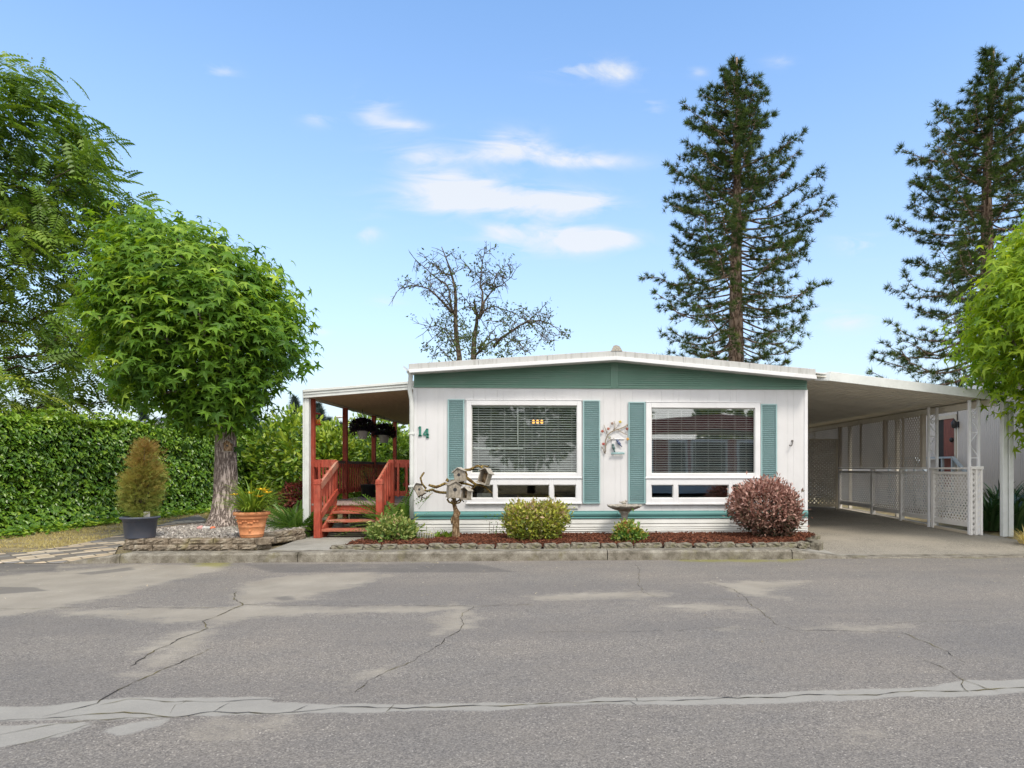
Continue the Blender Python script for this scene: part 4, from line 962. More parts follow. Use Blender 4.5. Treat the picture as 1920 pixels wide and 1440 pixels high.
# ------------------------------------------------------------ lattice
def lattice(m_, o, ux, w, z0, z1, pit=.10, sw=.031, t=.006):
    """strips clipped to a rectangle; o = origin, ux = unit direction along the panel"""
    o = Vector(o); ux = Vector(ux); nrm = Vector((-ux.y, ux.x, 0)); h = z1 - z0
    for s_, off in ((1, -.5), (-1, .5)):
        c = -h if s_ > 0 else 0
        end = w if s_ > 0 else w + h
        while c < end:
            if s_ > 0: a, b = max(0, c), min(w, c + h); za, zb = a - c, b - c
            else: a, b = max(0, c - h), min(w, c); za, zb = c - a, c - b
            if b - a > .03:
                p0 = o + ux * a + Vector((0, 0, z0 + za)) + nrm * off * t * 1.1; p1 = o + ux * b + Vector((0, 0, z0 + zb)) + nrm * off * t * 1.1
                m_.beam(p0, p1, t, sw, nrm.cross(p1 - p0))
            c += pit
    return m_
def gz(y): return float(dz(0, y))
RZ = 1.32
lf = thing('lattice_fence', 'long white lattice fence with flat top rail along the right of the carport', 'fence', (LX, 11.85, .1))
ends = [11.9, 13.2, 14.5, 15.9, 17.85]
cuts = ends
for a_, b__ in zip(ends[:-1], ends[1:]):
    zb = gz((a_ + b__) / 2) + .20
    m_ = MB(); lattice(m_, (LX, a_ + .04, 0), (0, 1, 0), b__ - a_ - .08, zb, RZ - .10)
    obj('lattice_panel', m_, 'lattice', lf, recalc=False)
    m_ = MB(); m_.beam((LX, a_ + .04, zb - .03), (LX, b__ - .04, zb - .03), .04, .09); obj('bottom_rail', m_, 'lattice', lf, bevel=.003)
    m_ = MB(); m_.beam((LX - .022, a_ + .04, RZ - .09), (LX - .022, b__ - .04, RZ - .09), .02, .05); obj('batten', m_, 'lattice', lf)
for i, y_ in enumerate(ends):
    m_ = MB(); m_.box(LX - .045, LX + .045, y_ - .04, y_ + .04, gz(y_) - .01, RZ - .02); obj('post', m_, 'lattice', lf, bevel=.004)
m_ = MB(); m_.beam((LX, 11.80, RZ), (LX, 17.9, RZ), .15, .035); obj('top_rail', m_, 'lattice', lf, bevel=.004)
# return panel at the near end of the fence
c0 = W(1838, 940, 11.84).x
m_ = MB(); lattice(m_, (LX - .10, 11.83, 0), (1, 0, 0), c0 - LX + .10, .12, RZ - .02); obj('end_panel', m_, 'lattice', lf, recalc=False)
m_ = MB(); m_.box(c0 - .012, c0 + .025, 11.80, 11.86, .11, RZ - .02); m_.box(LX - .11, LX - .07, 11.80, 11.86, .11, RZ - .02); m_.box(LX - .01, LX + .025, 11.80, 11.825, .11, RZ - .02); m_.box(LX - .11, c0 + .03, 11.78, 11.87, RZ - .02, RZ + .035); obj('end_frame', m_, 'lattice', lf, bevel=.003)
m_ = MB(); m_.beam((LX + .03, 11.9, gz(12) + .01), (LX + .03, 21, gz(20) + .02), .10, .07); obj('sill', m_, 'beamtan', lf, bevel=.004)
m_ = MB()
for i in range(12): m_.box(LX - .03, LX - .018, 12.02 + i * .09, 12.05 + i * .09, 1.13, 1.225)
ul = thing('lattice_screen', 'tall lattice screen between fence rail and carport beam', 'fence', (LX, 13.7, RZ))
ue = [13.65, 15.3, 17.9, 20.5, 22.6]
for a_, b__ in zip(ue[:-1], ue[1:]):
    z0 = RZ + .03 if b__ < 18 else gz(19) + .2
    m_ = MB(); lattice(m_, (LX + .02, a_ + .04, 0), (0, 1, 0), b__ - a_ - .08, z0, zr - .16); obj('lattice_panel', m_, 'lattice_tan_shade', ul, recalc=False)
    m_ = MB(); m_.box(LX - .02, LX + .06, a_ - .045, a_ + .045, RZ + .02, zr - .14); obj('post', m_, 'lattice_tan_shade', ul)
    if b__ < 18: m_ = MB(); ym = (a_ + b__) / 2; m_.box(LX - .0, LX + .04, ym - .02, ym + .02, RZ + .02, zr - .14); obj('stud', m_, 'lattice_tan_shade', ul)
pn = thing('lattice_gate', 'freestanding brownish lattice panel closing the back of the carport beside the house', 'fence', (6.2, 17.7, .3))
gx1 = W(1571, 880, 17.7).x; gx0 = gx1 - 2.3
m_ = MB(); lattice(m_, (gx0, 17.7, 0), (1, 0, 0), gx1 - gx0, W(1550, 946, 17.7).z, W(1550, 824, 17.7).z, .11, .038); obj('lattice_panel', m_, 'lattice_tan_shade', pn, recalc=False)
m_ = MB(); zg0, zg1 = W(1550, 948, 17.7).z, W(1550, 823, 17.7).z
for (a_, b__, c_, d_) in ((gx0, gx1, zg0 - .03, zg0 + .03), (gx0, gx1, zg1 - .03, zg1 + .0), (gx1 - .05, gx1, zg0 + .03, zg1 - .03), (gx0, gx0 + .05, zg0 + .03, zg1 - .03)): m_.box(a_, b__, 17.68, 17.72, c_, d_)
m_.box(gx1 - .06, gx1 + .0, 17.66, 17.74, gz(17.7), zg0 - .03)
m_.box(gx0, gx0 + .06, 17.66, 17.74, gz(17.7), zg0 - .03)
obj('frame', m_, 'door' if False else 'beamtan', pn, bevel=.003)
# ------------------------------------------------------------ neighbour
NX = 10.5
nb = thing('neighbour_home', 'beige ribbed mobile home with brown door beyond the carport', 'house', (NX, 20, .2))
rx_, ry_ = ray(1759); dy1 = NX * ry_ / rx_; rx_, ry_ = ray(1791); dy0 = NX * ry_ / rx_
dzt, dzb = W(1775, 786, (dy0 + dy1) / 2).z, .78
m_ = MB()
def ribs(y0, y1, z0, z1):
    y = y0
    while y < y1 - .02:
        e_ = min(y + .075, y1); m_.box(NX, NX + .02, y + .003, e_ - .003, z0, z1)
        y += .078
    m_.box(NX + .01, NX + .06, y0, y1, z0, z1)
ribs(12.0, dy0 - .1, .62, 3.3); ribs(dy1 + .1, 30, .62, 3.3); ribs(dy0 - .1, dy1 + .1, dzt + .1, 3.3); ribs(dy0 - .1, dy1 + .1, .62, dzb - .02)
m_.box(NX + .06, 17.5, 12.0, 12.08, .1, 3.3); m_.box(NX + .06, 17.5, 29.9, 30, .1, 3.3)
obj('wall', m_, 'beige', nb)
m_ = MB(); m_.box(NX + .02, NX + .05, 12, 30, .05, .62); obj('skirting', m_, 'skirt', nb)
m_ = MB(); m_.prism([(NX - .35, 3.25), (14, 3.75), (17.9, 3.25), (17.9, 3.38), (14, 3.9), (NX - .35, 3.38)], 'y', 11.8, 30.2); obj('roof', m_, 'roofmetal', nb)
m_ = MB(); m_.box(NX + .0, NX + .03, dy0 + .0, dy1 - .28, dzb, dzt); dd = obj('door', m_, 'door', nb)
m_ = MB(); m_.box(NX - .03, NX + .0, dy0 + .05, dy0 + .09, 1.6, 1.64); m_.ball((NX - .04, dy0 + .07, 1.62), .03); obj('handle', m_, 'bronze', dd)
m_ = MB(); m_.box(NX + .01, NX + .05, dy1 - .28, dy1, dzb, dzt); obj('door_gap', m_, 'dark_room' if 'dark_room' in MAT else 'glassdark', nb)
m_ = MB(); m_.box(NX - .03, NX + .0, dy0 - .1, dy0, dzb, dzt + .1); m_.box(NX - .03, NX, dy1, dy1 + .1, dzb, dzt + .1); m_.box(NX - .03, NX, dy0, dy1, dzt, dzt + .1); obj('door_frame', m_, 'beamtan', nb)
lx, ly = NX, None
rx_, ry_ = ray(1797); ly = NX * ry_ / rx_; lz = W(1797, 796, ly).z
m_ = MB(); m_.box(NX - .03, NX, ly - .05, ly + .05, lz - .08, lz + .08); m_.lathe([(.03, -.1), (.06, -.08), (.075, .06), (.03, .12), (.01, .15)], (NX - .12, ly, lz), 10); m_.box(NX - .1, NX, ly - .01, ly + .01, lz + .05, lz + .07)
obj('wall_lantern', m_, 'blackplastic', nb)
m_ = MB(); lz2 = W(1784, 824, ly).z; m_.ball((NX - .06, ly + .22, lz2), (.06, .05, .07)); m_.box(NX - .04, NX, ly + .2, ly + .24, lz2 - .02, lz2 + .02); obj('bell', m_, 'blackplastic', nb)
m_ = MB(); m_.tube([(NX - .02, ly, lz + .12), (NX - .02, ly + .02, lz + .45), (NX - .02, ly - .15, lz + .6), (NX - .02, ly - 2.2, lz + .6)], .01, 6); obj('cable', m_, 'blackplastic', nb)
stp = thing('entry_steps', 'pale blue grey wooden steps with handrail at the neighbour door', 'steps', (9.9, 18, .2))
MAT['bluegrey'] = paint('blue_grey_paint', (.34, .39, .41), .55, .25, 3)
m_ = MB(); m_.box(9.3, NX - .04, dy0 - .1, dy1 + .6, .66, .72); obj('landing', m_, 'bluegrey', stp)
for i in range(3): m_ = MB(); m_.box(9.3, NX - .04, dy0 - .38 - i * .28, dy0 - .11 - i * .28, .49 - i * .17, .53 - i * .17); obj('step', m_, 'bluegrey', stp)
hz1_ = 1.32 + (878 - 857) / 1260 * 17.6
for x in (9.34, NX - .12):
    m_ = MB(); m_.beam((x, dy0 - .1, hz1_), (x, dy1 + .6, hz1_), .09, .05); m_.beam((x, dy0 - .1, hz1_), (x, dy0 - 1.0, hz1_ - .62), .09, .05); obj('handrail', m_, 'bluegrey', stp)
    for (y_, z0, z1) in ((dy0 - .08, .3, hz1_), (dy1 + .5, .3, hz1_), (dy0 - .95, .15, hz1_ - .6), (dy0 + .4, .7, hz1_)): m_ = MB(); m_.box(x - .03, x + .03, y_ - .03, y_ + .03, z0, z1); obj('post', m_, 'bluegrey', stp)
# ------------------------------------------------------------ retaining wall, gravel, bed
def blockwall(m_, path, z0, courses, h=.083, d=.19, closed=False, jit=.006, bw=(.24, .36)):
    pts = [Vector((x, y, 0)) for x, y in path]
    seg = [(a, b) for a, b in zip(pts[:-1], pts[1:])]; tot = sum((b - a).length for a, b in seg)
    def at(s):
        for a, b in seg:
            l = (b - a).length
            if s <= l: return a + (b - a) * (s / l), (b - a).normalized()
            s -= l
        return seg[-1][1], (seg[-1][1] - seg[-1][0]).normalized()
    for c in range(courses):
        s = -.0 if c % 2 == 0 else -.14
        while s < tot - .05:
            w = random.uniform(*bw); s0, s1 = max(s, 0) + .006, min(s + w, tot) - .006; s += w
            if s1 - s0 < .05: continue
            p0, _ = at(s0); p1, _ = at(s1); t = (p1 - p0).normalized(); nr = Vector((-t.y, t.x, 0))
            zj = random.uniform(-jit, jit) if c else 0; back_ = random.uniform(-.012, .012) + .02 * c
            rz_ = Matrix.Rotation(math.atan2(t.y, t.x) + random.uniform(-.02, .02), 3, 'Z')
            z = z0 + c * (h + .004)
            ce = (p0 + p1) / 2 + nr * (d / 2 + back_) + Vector((0, 0, z + h / 2 + zj))
            L_ = (p1 - p0).length; nx, nz_ = 7, 4; b0 = len(m_.v)
            # split-face block: a subdivided front, flat elsewhere
            fr_ = []; bk = []
            for j in range(nz_ + 1):
                for i in range(nx + 1):
                    u_, v__ = i / nx - .5, j / nz_ - .5; edge = (i in (0, nx)) or (j in (0, nz_))
                    dd_ = random.uniform(-.004, .014) + (.014 if edge else 0)
                    m_.v.append(tuple(ce + rz_ @ Vector((u_ * L_ + (0 if i in (0, nx) else random.uniform(-.004, .004)), -d / 2 + dd_, v__ * h)))); m_.sm
            for j in range(nz_):
                for i in range(nx): q = b0 + j * (nx + 1) + i; m_.f.append([q, q + 1, q + nx + 2, q + nx + 1]); m_.sm.append(False)
            b1_ = len(m_.v)
            for (u_, v__) in ((-.5, -.5), (.5, -.5), (.5, .5), (-.5, .5)): m_.v.append(tuple(ce + rz_ @ Vector((u_ * L_, d / 2, v__ * h))))
            TL = [b0 + nz_ * (nx + 1) + i for i in range(nx + 1)]; BL = [b0 + i for i in range(nx + 1)]
            m_.f.append(TL + [b1_ + 2, b1_ + 3]); m_.f.append(BL[::-1] + [b1_, b1_ + 1]); m_.f.append([b1_, b1_ + 3, b1_ + 2, b1_ + 1])
            m_.f.append([b0 + nx + j * (nx + 1) for j in range(nz_ + 1)] + [b1_ + 2, b1_ + 1]); m_.f.append([b0 + j * (nx + 1) for j in range(nz_, -1, -1)] + [b1_, b1_ + 3]); m_.sm += [False] * 5
    return m_
fx = [G(212, 1032, .135), G(500, 1034, .135)]
pl_path = [(-6.95, 11.3), (fx[0].x + .02, 10.25), (fx[0].x + .12, 9.99), (fx[1].x - .3, 9.97), (fx[1].x, 10.05), (-4.72, 10.6), (-4.42, 11.15), (-4.36, 11.55), (-4.42, 11.7)]
m_ = MB(); blockwall(m_, pl_path, .130, 2)
rw = obj('retaining_wall', m_, 'block', None, loc=(-5.9, 10, .13)); tag(rw, 'low two course retaining wall of weathered mossy blocks round the gravel bed', 'retaining wall')
m_ = MB(); blockwall(m_, [(-4.6, 13.3), (-5.4, 13.5), (-6.6, 13.3), (-7.0, 12.6), (-7.15, 11.9), (-6.95, 11.3)], .12, 2, .095, .16)
tag(obj('retaining_wall', m_, 'block', None, loc=(-6.5, 12.6, .13)), 'rear stone edging of the gravel bed behind the tree trunk', 'retaining wall')
gpoly = [(fx[0].x + .2, 10.12), (fx[1].x - .3, 10.1), (-4.9, 10.65), (-4.55, 11.2), (-4.5, 11.8), (-4.7, 13.2), (-5.5, 13.35), (-6.6, 13.2), (-6.95, 12.5), (-7.05, 11.9), (-6.85, 11.3)]
m_ = MB(); m_.prism(gpoly, 'z', .1, .262); tag(obj('gravel_base', m_, 'gravel'), kind='structure')
def inpoly(P, X, Y): return sdf_poly(np.array(P), X, Y) > 0
def box_tpl():
    v = [(-.5, -.4, -.3), (.5, -.35, -.25), (.4, .45, -.3), (-.45, .4, -.3), (-.35, -.3, .3), (.4, -.3, .25), (.35, .3, .32), (-.3, .38, .25)]
    return v, [(0, 3, 2, 1), (4, 5, 6, 7), (0, 1, 5, 4), (1, 2, 6, 5), (2, 3, 7, 6), (3, 0, 4, 7)]
PEB = box_tpl()
n = 9000; X = rng.uniform(-7.3, -4.3, n); Y = rng.uniform(10, 13.5, n); k = inpoly(gpoly, X, Y); X, Y = X[k], Y[k]; n = len(X)
P = np.stack([X, Y, .272 + .02 * rng.random(n) + .02 * rough3(np.stack([X * 2, Y * 2, X], 1))], 1)
tag(scatter('gravel', *PEB, P, frames(rand_unit(n), rand_unit(n)), rng.uniform(.022, .055, n), 'gravel'), 'light grey brown gravel filling the raised bed round the tree', 'gravel', kind='stuff')
# front mulch bed
bex = G(1480, 1033, .14).x
bed = [(-3.32, 10.02), (bex, 10.02), (bex + .45, 10.2), (W(1545, 1015, 11).x - .35, 10.75), (XR + .02, 11.35), (XR, WY + .0), (XL, WY), (-3.0, 11.7)]
def bedz(X, Y): return .150 + .05 * ss(10.0, 10.5, Y) - .02 * ss(10.9, 11.6, Y)
m_ = MB(); xs = np.arange(-3.4, 5.2, .12); ys = np.arange(10.0, 11.75, .12); bb = np.array(bed)
vid = {}
for i, x in enumerate(xs[:-1]):
    for j, y in enumerate(ys[:-1]):
        if inpoly(bed, np.array([x + .06]), np.array([y + .06]))[0]:
            q = []
            for a_, b__ in ((i, j), (i + 1, j), (i + 1, j + 1), (i, j + 1)):
                if (a_, b__) not in vid: vid[(a_, b__)] = len(m_.v); m_.v.append((xs[a_], ys[b__], float(bedz(0, ys[b__])) + random.uniform(-.008, .008)))
                q.append(vid[(a_, b__)])
            m_.f.append(q); m_.sm.append(True)
MAT['mulchbase'] = rough_stone('mulch_base', (.03, .012, .007), (.08, .03, .017), (.13, .055, .03), 20, 0)
tag(obj('bed_soil', m_, 'mulchbase'), kind='structure')
n = 14000; X = rng.uniform(-3.4, 5.2, n); Y = rng.uniform(10.05, 11.72, n); k = inpoly(bed, X, Y); X, Y = X[k], Y[k]; n = len(X)
P = np.stack([X, Y, bedz(0, Y) + .006 + .016 * rng.random(n)], 1); d = rand_unit(n); d[:, 2] *= .35
S = np.stack([rng.uniform(.008, .02, n), rng.uniform(.03, .075, n), rng.uniform(.006, .014, n)], 1)
tag(scatter('mulch', *PEB, P, frames(d, rand_unit(n)), S, 'mulch'), 'reddish brown bark mulch covering the front bed', 'mulch', kind='stuff')
# concrete edging lip on the right end of the bed (poured strip) and the row of blocks
epath = [(-3.42, 10.0), (bex, 9.985), (bex + .35, 10.05), (bex + .62, 10.2)]
lip = [(bex + .66, 10.22), (bex + .80, 10.42), (bex + .78, 10.65), (bex + .62, 10.95), (XR + .10, 11.5), (XR + .04, 11.68)]
m_ = MB(); pts = [Vector((x, y, 0)) for x, y in lip]
def strip(m_, pts, w, z0, z1):
    P = []
    for a, b in zip(pts[:-1], pts[1:]):
        for i in range(4): P.append(a.lerp(b, i / 4))
    P.append(pts[-1]); q = []
    for i, p in enumerate(P):
        t = (P[min(i + 1, len(P) - 1)] - P[max(i - 1, 0)]).normalized(); s = Vector((-t.y, t.x, 0)); q.append((p - s * w / 2, p + s * w / 2))
    n = len(q); vs = []
    for a, b in q: vs += [(a.x, a.y, z0), (a.x, a.y, z1 - .015), (a.x * .85 + b.x * .15, a.y * .85 + b.y * .15, z1), (b.x * .85 + a.x * .15, b.y * .85 + a.y * .15, z1), (b.x, b.y, z1 - .015), (b.x, b.y, z0)]
    fs = [(i * 6 + j, i * 6 + j + 1, (i + 1) * 6 + j + 1, (i + 1) * 6 + j) for i in range(n - 1) for j in range(5)] + [tuple(range(6)), tuple((n - 1) * 6 + j for j in range(5, -1, -1))]
    m_.add(vs, fs)
strip(m_, pts, .13, .0, .17); tag(obj('garden_edging', m_, 'edging', None, loc=(bex + .8, 10.5, .02)), 'curved grey concrete garden edging round the right end of the mulch bed', 'edging')
grid_mesh('concrete_apron', np.linspace(bex + .1, bex + 1.45, 16), np.array([KY + .302, 10.1, 10.3, 10.5]), lambda X, Y: .133 - .113 * np.clip((X - kx1) / (G(1580, 1045).x - kx1), 0, 1) + .022 * ss(10.1, 10.5, Y) * ss(bex + .3, bex + 1.0, X), 'concrete')
m_ = MB(); m_.prism([(x, y) for x, y in [(-3.42, KY + .31), (bex + .2, KY + .31), (bex + .2, 10.3), (-3.42, 10.1)]], 'z', -.02, .118)
tag(obj('concrete_strip', m_, 'concrete'), kind='structure')
# the row of edging blocks, each its own object
pts = [Vector((x, y, 0)) for x, y in epath]; protos = []
for k in range(6):
    bm = bmesh.new(); bmesh.ops.create_cube(bm, size=1); bmesh.ops.subdivide_edges(bm, edges=bm.edges, cuts=3, use_grid_fill=True)
    for v_ in bm.verts:
        c = v_.co; rr = 1 - .10 * (abs(c.x) > .45) * (abs(c.z) > .45) - .06 * (abs(c.y) > .45) * (c.z > .45)
        v_.co = Vector((c.x * .205 * rr, c.y * .13, c.z * .105 * rr)) + Vector((random.uniform(-.010, .010), random.uniform(-.012, .012), random.uniform(-.010, .010)))
    me = bpy.data.meshes.new('edging_block'); bm.to_mesh(me); bm.free(); me.materials.append(MAT['edging']); protos.append(me)
s = .1; tot = sum((b - a).length for a, b in zip(pts[:-1], pts[1:])); first = None
while s < tot - .08:
    ss_ = s
    for a, b in zip(pts[:-1], pts[1:]):
        l = (b - a).length
        if ss_ <= l: p = a + (b - a) * (ss_ / l); t = (b - a).normalized(); break
        ss_ -= l
    k_ = random.uniform(.88, 1.22)
    o = bpy.data.objects.new('edging_block', random.choice(protos)) if first is None else first.copy()
    if first is None: first = o
    else: o.data = random.choice(protos)
    COL.objects.link(o); o.location = (p.x, p.y + .035, .146 + random.uniform(-.010, .010)); o.rotation_euler = (random.uniform(-.05, .05), random.uniform(-.03, .03), math.atan2(t.y, t.x) + random.uniform(-.06, .06)); o.scale = (k_, 1, random.uniform(.9, 1.12))
    tag(o, 'mossy grey concrete edging block in the row along the front of the mulch bed', 'edging block', 'edging blocks along the mulch bed'); s += .205 * k_ + .012
# ------------------------------------------------------------ vegetation helpers
def px_profile(rows, Y):      # rows of (y_px, left_px, right_px) -> (z, xl, xr)
    return sorted([(W((l + r) / 2, y, Y).z, W(l, y, Y).x, W(r, y, Y).x) for y, l, r in rows])
def prof_pts(n, prof, Yc, dfac=1.0, deep=.35, jit=.0, seed=0):
    z = np.array([p[0] for p in prof]); xl = np.array([p[1] for p in prof]); xr = np.array([p[2] for p in prof])
    zz = np.linspace(z[0], z[-1], 400); w = np.interp(zz, z, xr) - np.interp(zz, z, xl) + .02; cdf = np.cumsum(w) / w.sum()
    Z = np.interp(rng.random(n), cdf, zz); th = rng.uniform(0, 2 * np.pi, n); r = 1 - deep * rng.random(n) ** 1.5
    c = (np.interp(Z, z, xl) + np.interp(Z, z, xr)) / 2; h = (np.interp(Z, z, xr) - np.interp(Z, z, xl)) / 2
    P = np.stack([c + h * r * np.cos(th), Yc + h * dfac * r * np.sin(th), Z], 1)
    k = 1 + jit * rough3(P, 1.3, seed); zc = (z[0] + z[-1]) / 2
    cen = np.stack([c, np.full(n, Yc), np.full(n, zc)], 1)
    P = np.stack([c + h * r * k * np.cos(th), Yc + h * dfac * r * k * np.sin(th), Z + .3 * jit * h * rough3(P, 2.0, seed + 3)], 1)
    dz_ = (Z - zc) / ((z[-1] - z[0]) / 2)
    out = norm(np.stack([np.cos(th) * np.sqrt(np.clip(1 - dz_ ** 2, .05, 1)), np.sin(th) * np.sqrt(np.clip(1 - dz_ ** 2, .05, 1)), dz_], 1))
    return P, out, r
def clumped(nc, per, prof, Yc, spread, **k):
    C, O, r = prof_pts(nc, prof, Yc, **k)
    off = rng.normal(size=(nc, per, 3)) * spread; P = (C[:, None] + off).reshape(-1, 3)
    O2 = norm(np.repeat(O, per, 0) * .9 + (off / spread).reshape(-1, 3) * .45)
    return P, O2, np.repeat(rng.random(nc), per), C, O
def up_light(O, base, amt=.3): return np.clip(base + amt * O[:, 2], 0, 1)
def limb(m_, a, b, r0, r1, n=6, sag=0, wob=.05, seg=6):
    a, b = Vector(a), Vector(b); L_ = (b - a).length; pts = []
    for i in range(seg + 1):
        t = i / seg; p = a.lerp(b, t) + Vector((0, 0, -sag * L_ * 4 * t * (1 - t))) + Vector([random.uniform(-1, 1) * wob * L_ * math.sin(math.pi * t) for _ in range(3)]); pts.append(p)
    m_.tube(pts, [r0 + (r1 - r0) * i / seg for i in range(seg + 1)], n, cap=True); return pts
# ------------------------------------------------------------ round sweetgum on the left
TY = 12.25
def shrink(pr_, k, kz):
    zc = (pr_[0][0] + pr_[-1][0]) / 2
    return [(zc + (z - zc) * kz, (a + b) / 2 - (b - a) / 2 * k, (a + b) / 2 + (b - a) / 2 * k) for z, a, b in pr_]
def sweetgum(name, label, prof, Yc, base, trunk_r, mat_, nc, per, size, seed):
    t = thing(name, label, 'tree', tuple(base))
    cz = (prof[0][0] + prof[-1][0]) / 2; cx = sum(p[1] + p[2] for p in prof) / (2 * len(prof)); top = Vector((cx, Yc, cz + .3))
    m_ = MB(); b = Vector(base); zt = prof[0][0] + .5
    levels = [(0, trunk_r * 1.95), (.04, trunk_r * 1.75), (.12, trunk_r * 1.38), (.26, trunk_r * 1.16), (.5, trunk_r * 1.03), (.75, trunk_r * .98), (1, trunk_r)]
    n = 28; vs = []; fs = []
    H_ = zt - b.z; L_ = 40
    for i in range(L_ + 1):
        u_ = i / L_; r = float(np.interp(u_, [l[0] for l in levels], [l[1] for l in levels]))
        for k in range(n):
            a = 2 * math.pi * k / n; rr = r * (1 + .035 * math.sin(a * 3 + 1 + u_ * 2) + .028 * math.sin(a * 11 + 3 * math.sin(u_ * 9)) + random.uniform(-.012, .012) + (.16 * max(0, 1 - u_ * 7) * math.sin(a * 5 + seed)))
            vs.append((b.x + rr * math.cos(a) + .10 * math.sin(u_ * 2.2) * trunk_r, b.y + rr * math.sin(a), b.z - .03 + u_ * H_))
    fs = [(i * n + k, i * n + (k + 1) % n, (i + 1) * n + (k + 1) % n, (i + 1) * n + k) for i in range(L_) for k in range(n)]
    m_.add(vs, fs, True)
    C, O, _ = prof_pts(26, prof, Yc, deep=.5)
    for c in C: limb(m_, (b.x + random.uniform(-.1, .1), b.y + random.uniform(-.1, .1), zt - random.uniform(.05, .5) * .6), c, trunk_r * random.uniform(.25, .45), .012, 7, sag=-.04)
    obj('trunk', m_, 'bark', t, recalc=False)
    P, O, cr, C, CO = clumped(nc, per, prof, Yc, .19, deep=.5, jit=.17, seed=seed)
    n = len(P); down = np.array([0, 0, -1.0])
    d = norm(O * np.array([.75, .75, .2]) + down * (.45 + .35 * rng.random((n, 1))) + rng.normal(size=(n, 3)) * .28)
    nr = norm(O + np.array([0, 0, .8]) + rng.normal(size=(n, 3)) * .3)
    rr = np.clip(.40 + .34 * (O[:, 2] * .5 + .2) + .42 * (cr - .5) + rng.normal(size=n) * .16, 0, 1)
    sc_ = size * rng.uniform(.45, 1.22, n)
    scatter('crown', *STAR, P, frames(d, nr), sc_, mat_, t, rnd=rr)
    return t
prof = px_profile([(392, 282, 300), (408, 262, 335), (432, 215, 425), (455, 190, 470), (490, 172, 520), (530, 162, 553), (570, 160, 578), (610, 166, 590), (650, 180, 582), (690, 198, 560), (730, 216, 530), (765, 245, 505), (790, 290, 480), (808, 350, 455)], TY)
gum = sweetgum('sweetgum_tree', 'round headed maple like tree with star leaves and furrowed trunk in the gravel bed', shrink(prof, .81, .89), TY, (W(422, 900, TY).x, TY, .26), .168, 'sweetgum', 430, 27, .255, 1)
# its little birdhouse
# ------------------------------------------------------------ right sweetgum, mostly out of frame
RY = 10.9
prof2 = px_profile([(330, 1960, 2040), (370, 1915, 2110), (410, 1880, 2140), (470, 1850, 2170), (530, 1826, 2190), (590, 1795, 2200), (640, 1783, 2200), (680, 1800, 2190), (720, 1855, 2170), (750, 1870, 2140), (790, 1890, 2100), (850, 1905, 2060)], RY)
gum2 = sweetgum('sweetgum_tree', 'bright lime green star leaved tree at the right edge over the carport corner', [(z, a + .22, b + .22) for z, a, b in shrink(prof2, .88, .90)], RY, (W(2000, 1000, RY).x, RY, .1), .16, 'sweetgum2', 380, 25, .26, 2)
# ------------------------------------------------------------ tall pinnate tree on the left
AY = 15.5
prof3 = px_profile([(90, -150, -40), (112, -220, 100), (150, -300, 175), (210, -360, 215), (260, -380, 255), (320, -400, 285), (380, -400, 298), (440, -400, 290), (500, -400, 275), (560, -400, 262), (620, -400, 258), (680, -400, 250), (730, -400, 245), (785, -400, 215)], AY)
prof3 = [(z - .45 * (z > 6), a, b - .55 * (z > 5)) for z, a, b in prof3]
al = thing('pinnate_tree', 'tall airy tree with long feathery leaves rising behind the hedge at the left edge', 'tree', (W(-90, 980, AY).x, AY, .1))
m_ = MB(); b = Vector(al.location); tp = [b, b + Vector((.1, 0, 2)), b + Vector((.3, 0, 4.5)), b + Vector((.2, .1, 7)), b + Vector((.5, 0, 9.3))]
m_.tube(tp, [.26, .22, .17, .11, .04], 10)
P, O, cr, C, CO = clumped(430, 20, prof3, AY, .30, deep=.7, jit=.08, seed=5)
for c in C[:50]:
    t = np.clip((c[2] - b.z) / 9.3, .12, .95) * .8; a = b + Vector((.3, 0, 9.3 * t)); pts = limb(m_, a, c, .032, .008, 5, sag=.03, wob=.06)
obj('trunk', m_, 'twig', al, recalc=False)
n = len(P); keep = rng.random(n) < np.interp(P[:, 2], [1, 4, 6, 11], [.45, .6, .95, 1]); P, O, cr = P[keep], O[keep], cr[keep]; n = len(P)
out = norm(O * np.array([1, .8, .1]) + np.array([.35, -.2, 0]))
d = norm(out + np.array([0, 0, -.28]) + rng.normal(size=(n, 3)) * .45); nr = norm(np.array([0, 0, 1.0]) + O * .4 + rng.normal(size=(n, 3)) * .3)
rr = np.clip(.28 + .4 * (1 - ss(4.5, 8, P[:, 2])) * rng.random(n) + .25 * (cr - .4) + rng.normal(size=n) * .14, 0, 1)
scatter('crown', *PINN, P - d * .3, frames(d, nr), rng.uniform(.34, .58, n), 'ailanthus', al, rnd=rr)
# yellowish seed clusters
k = rng.choice(n, 80); Ps = (P[k][:, None] + rng.normal(size=(80, 40, 3)) * np.array([.12, .12, .07])).reshape(-1, 3); ns_ = len(Ps)
MAT['seed'] = leafm('seed_cluster', [(0, (.22, .25, .05)), (1, (.40, .38, .10))], .3)
scatter('seed_clusters', *OVAL4, Ps, frames(rand_unit(ns_), rand_unit(ns_)), rng.uniform(.03, .06, ns_), 'seed', al)
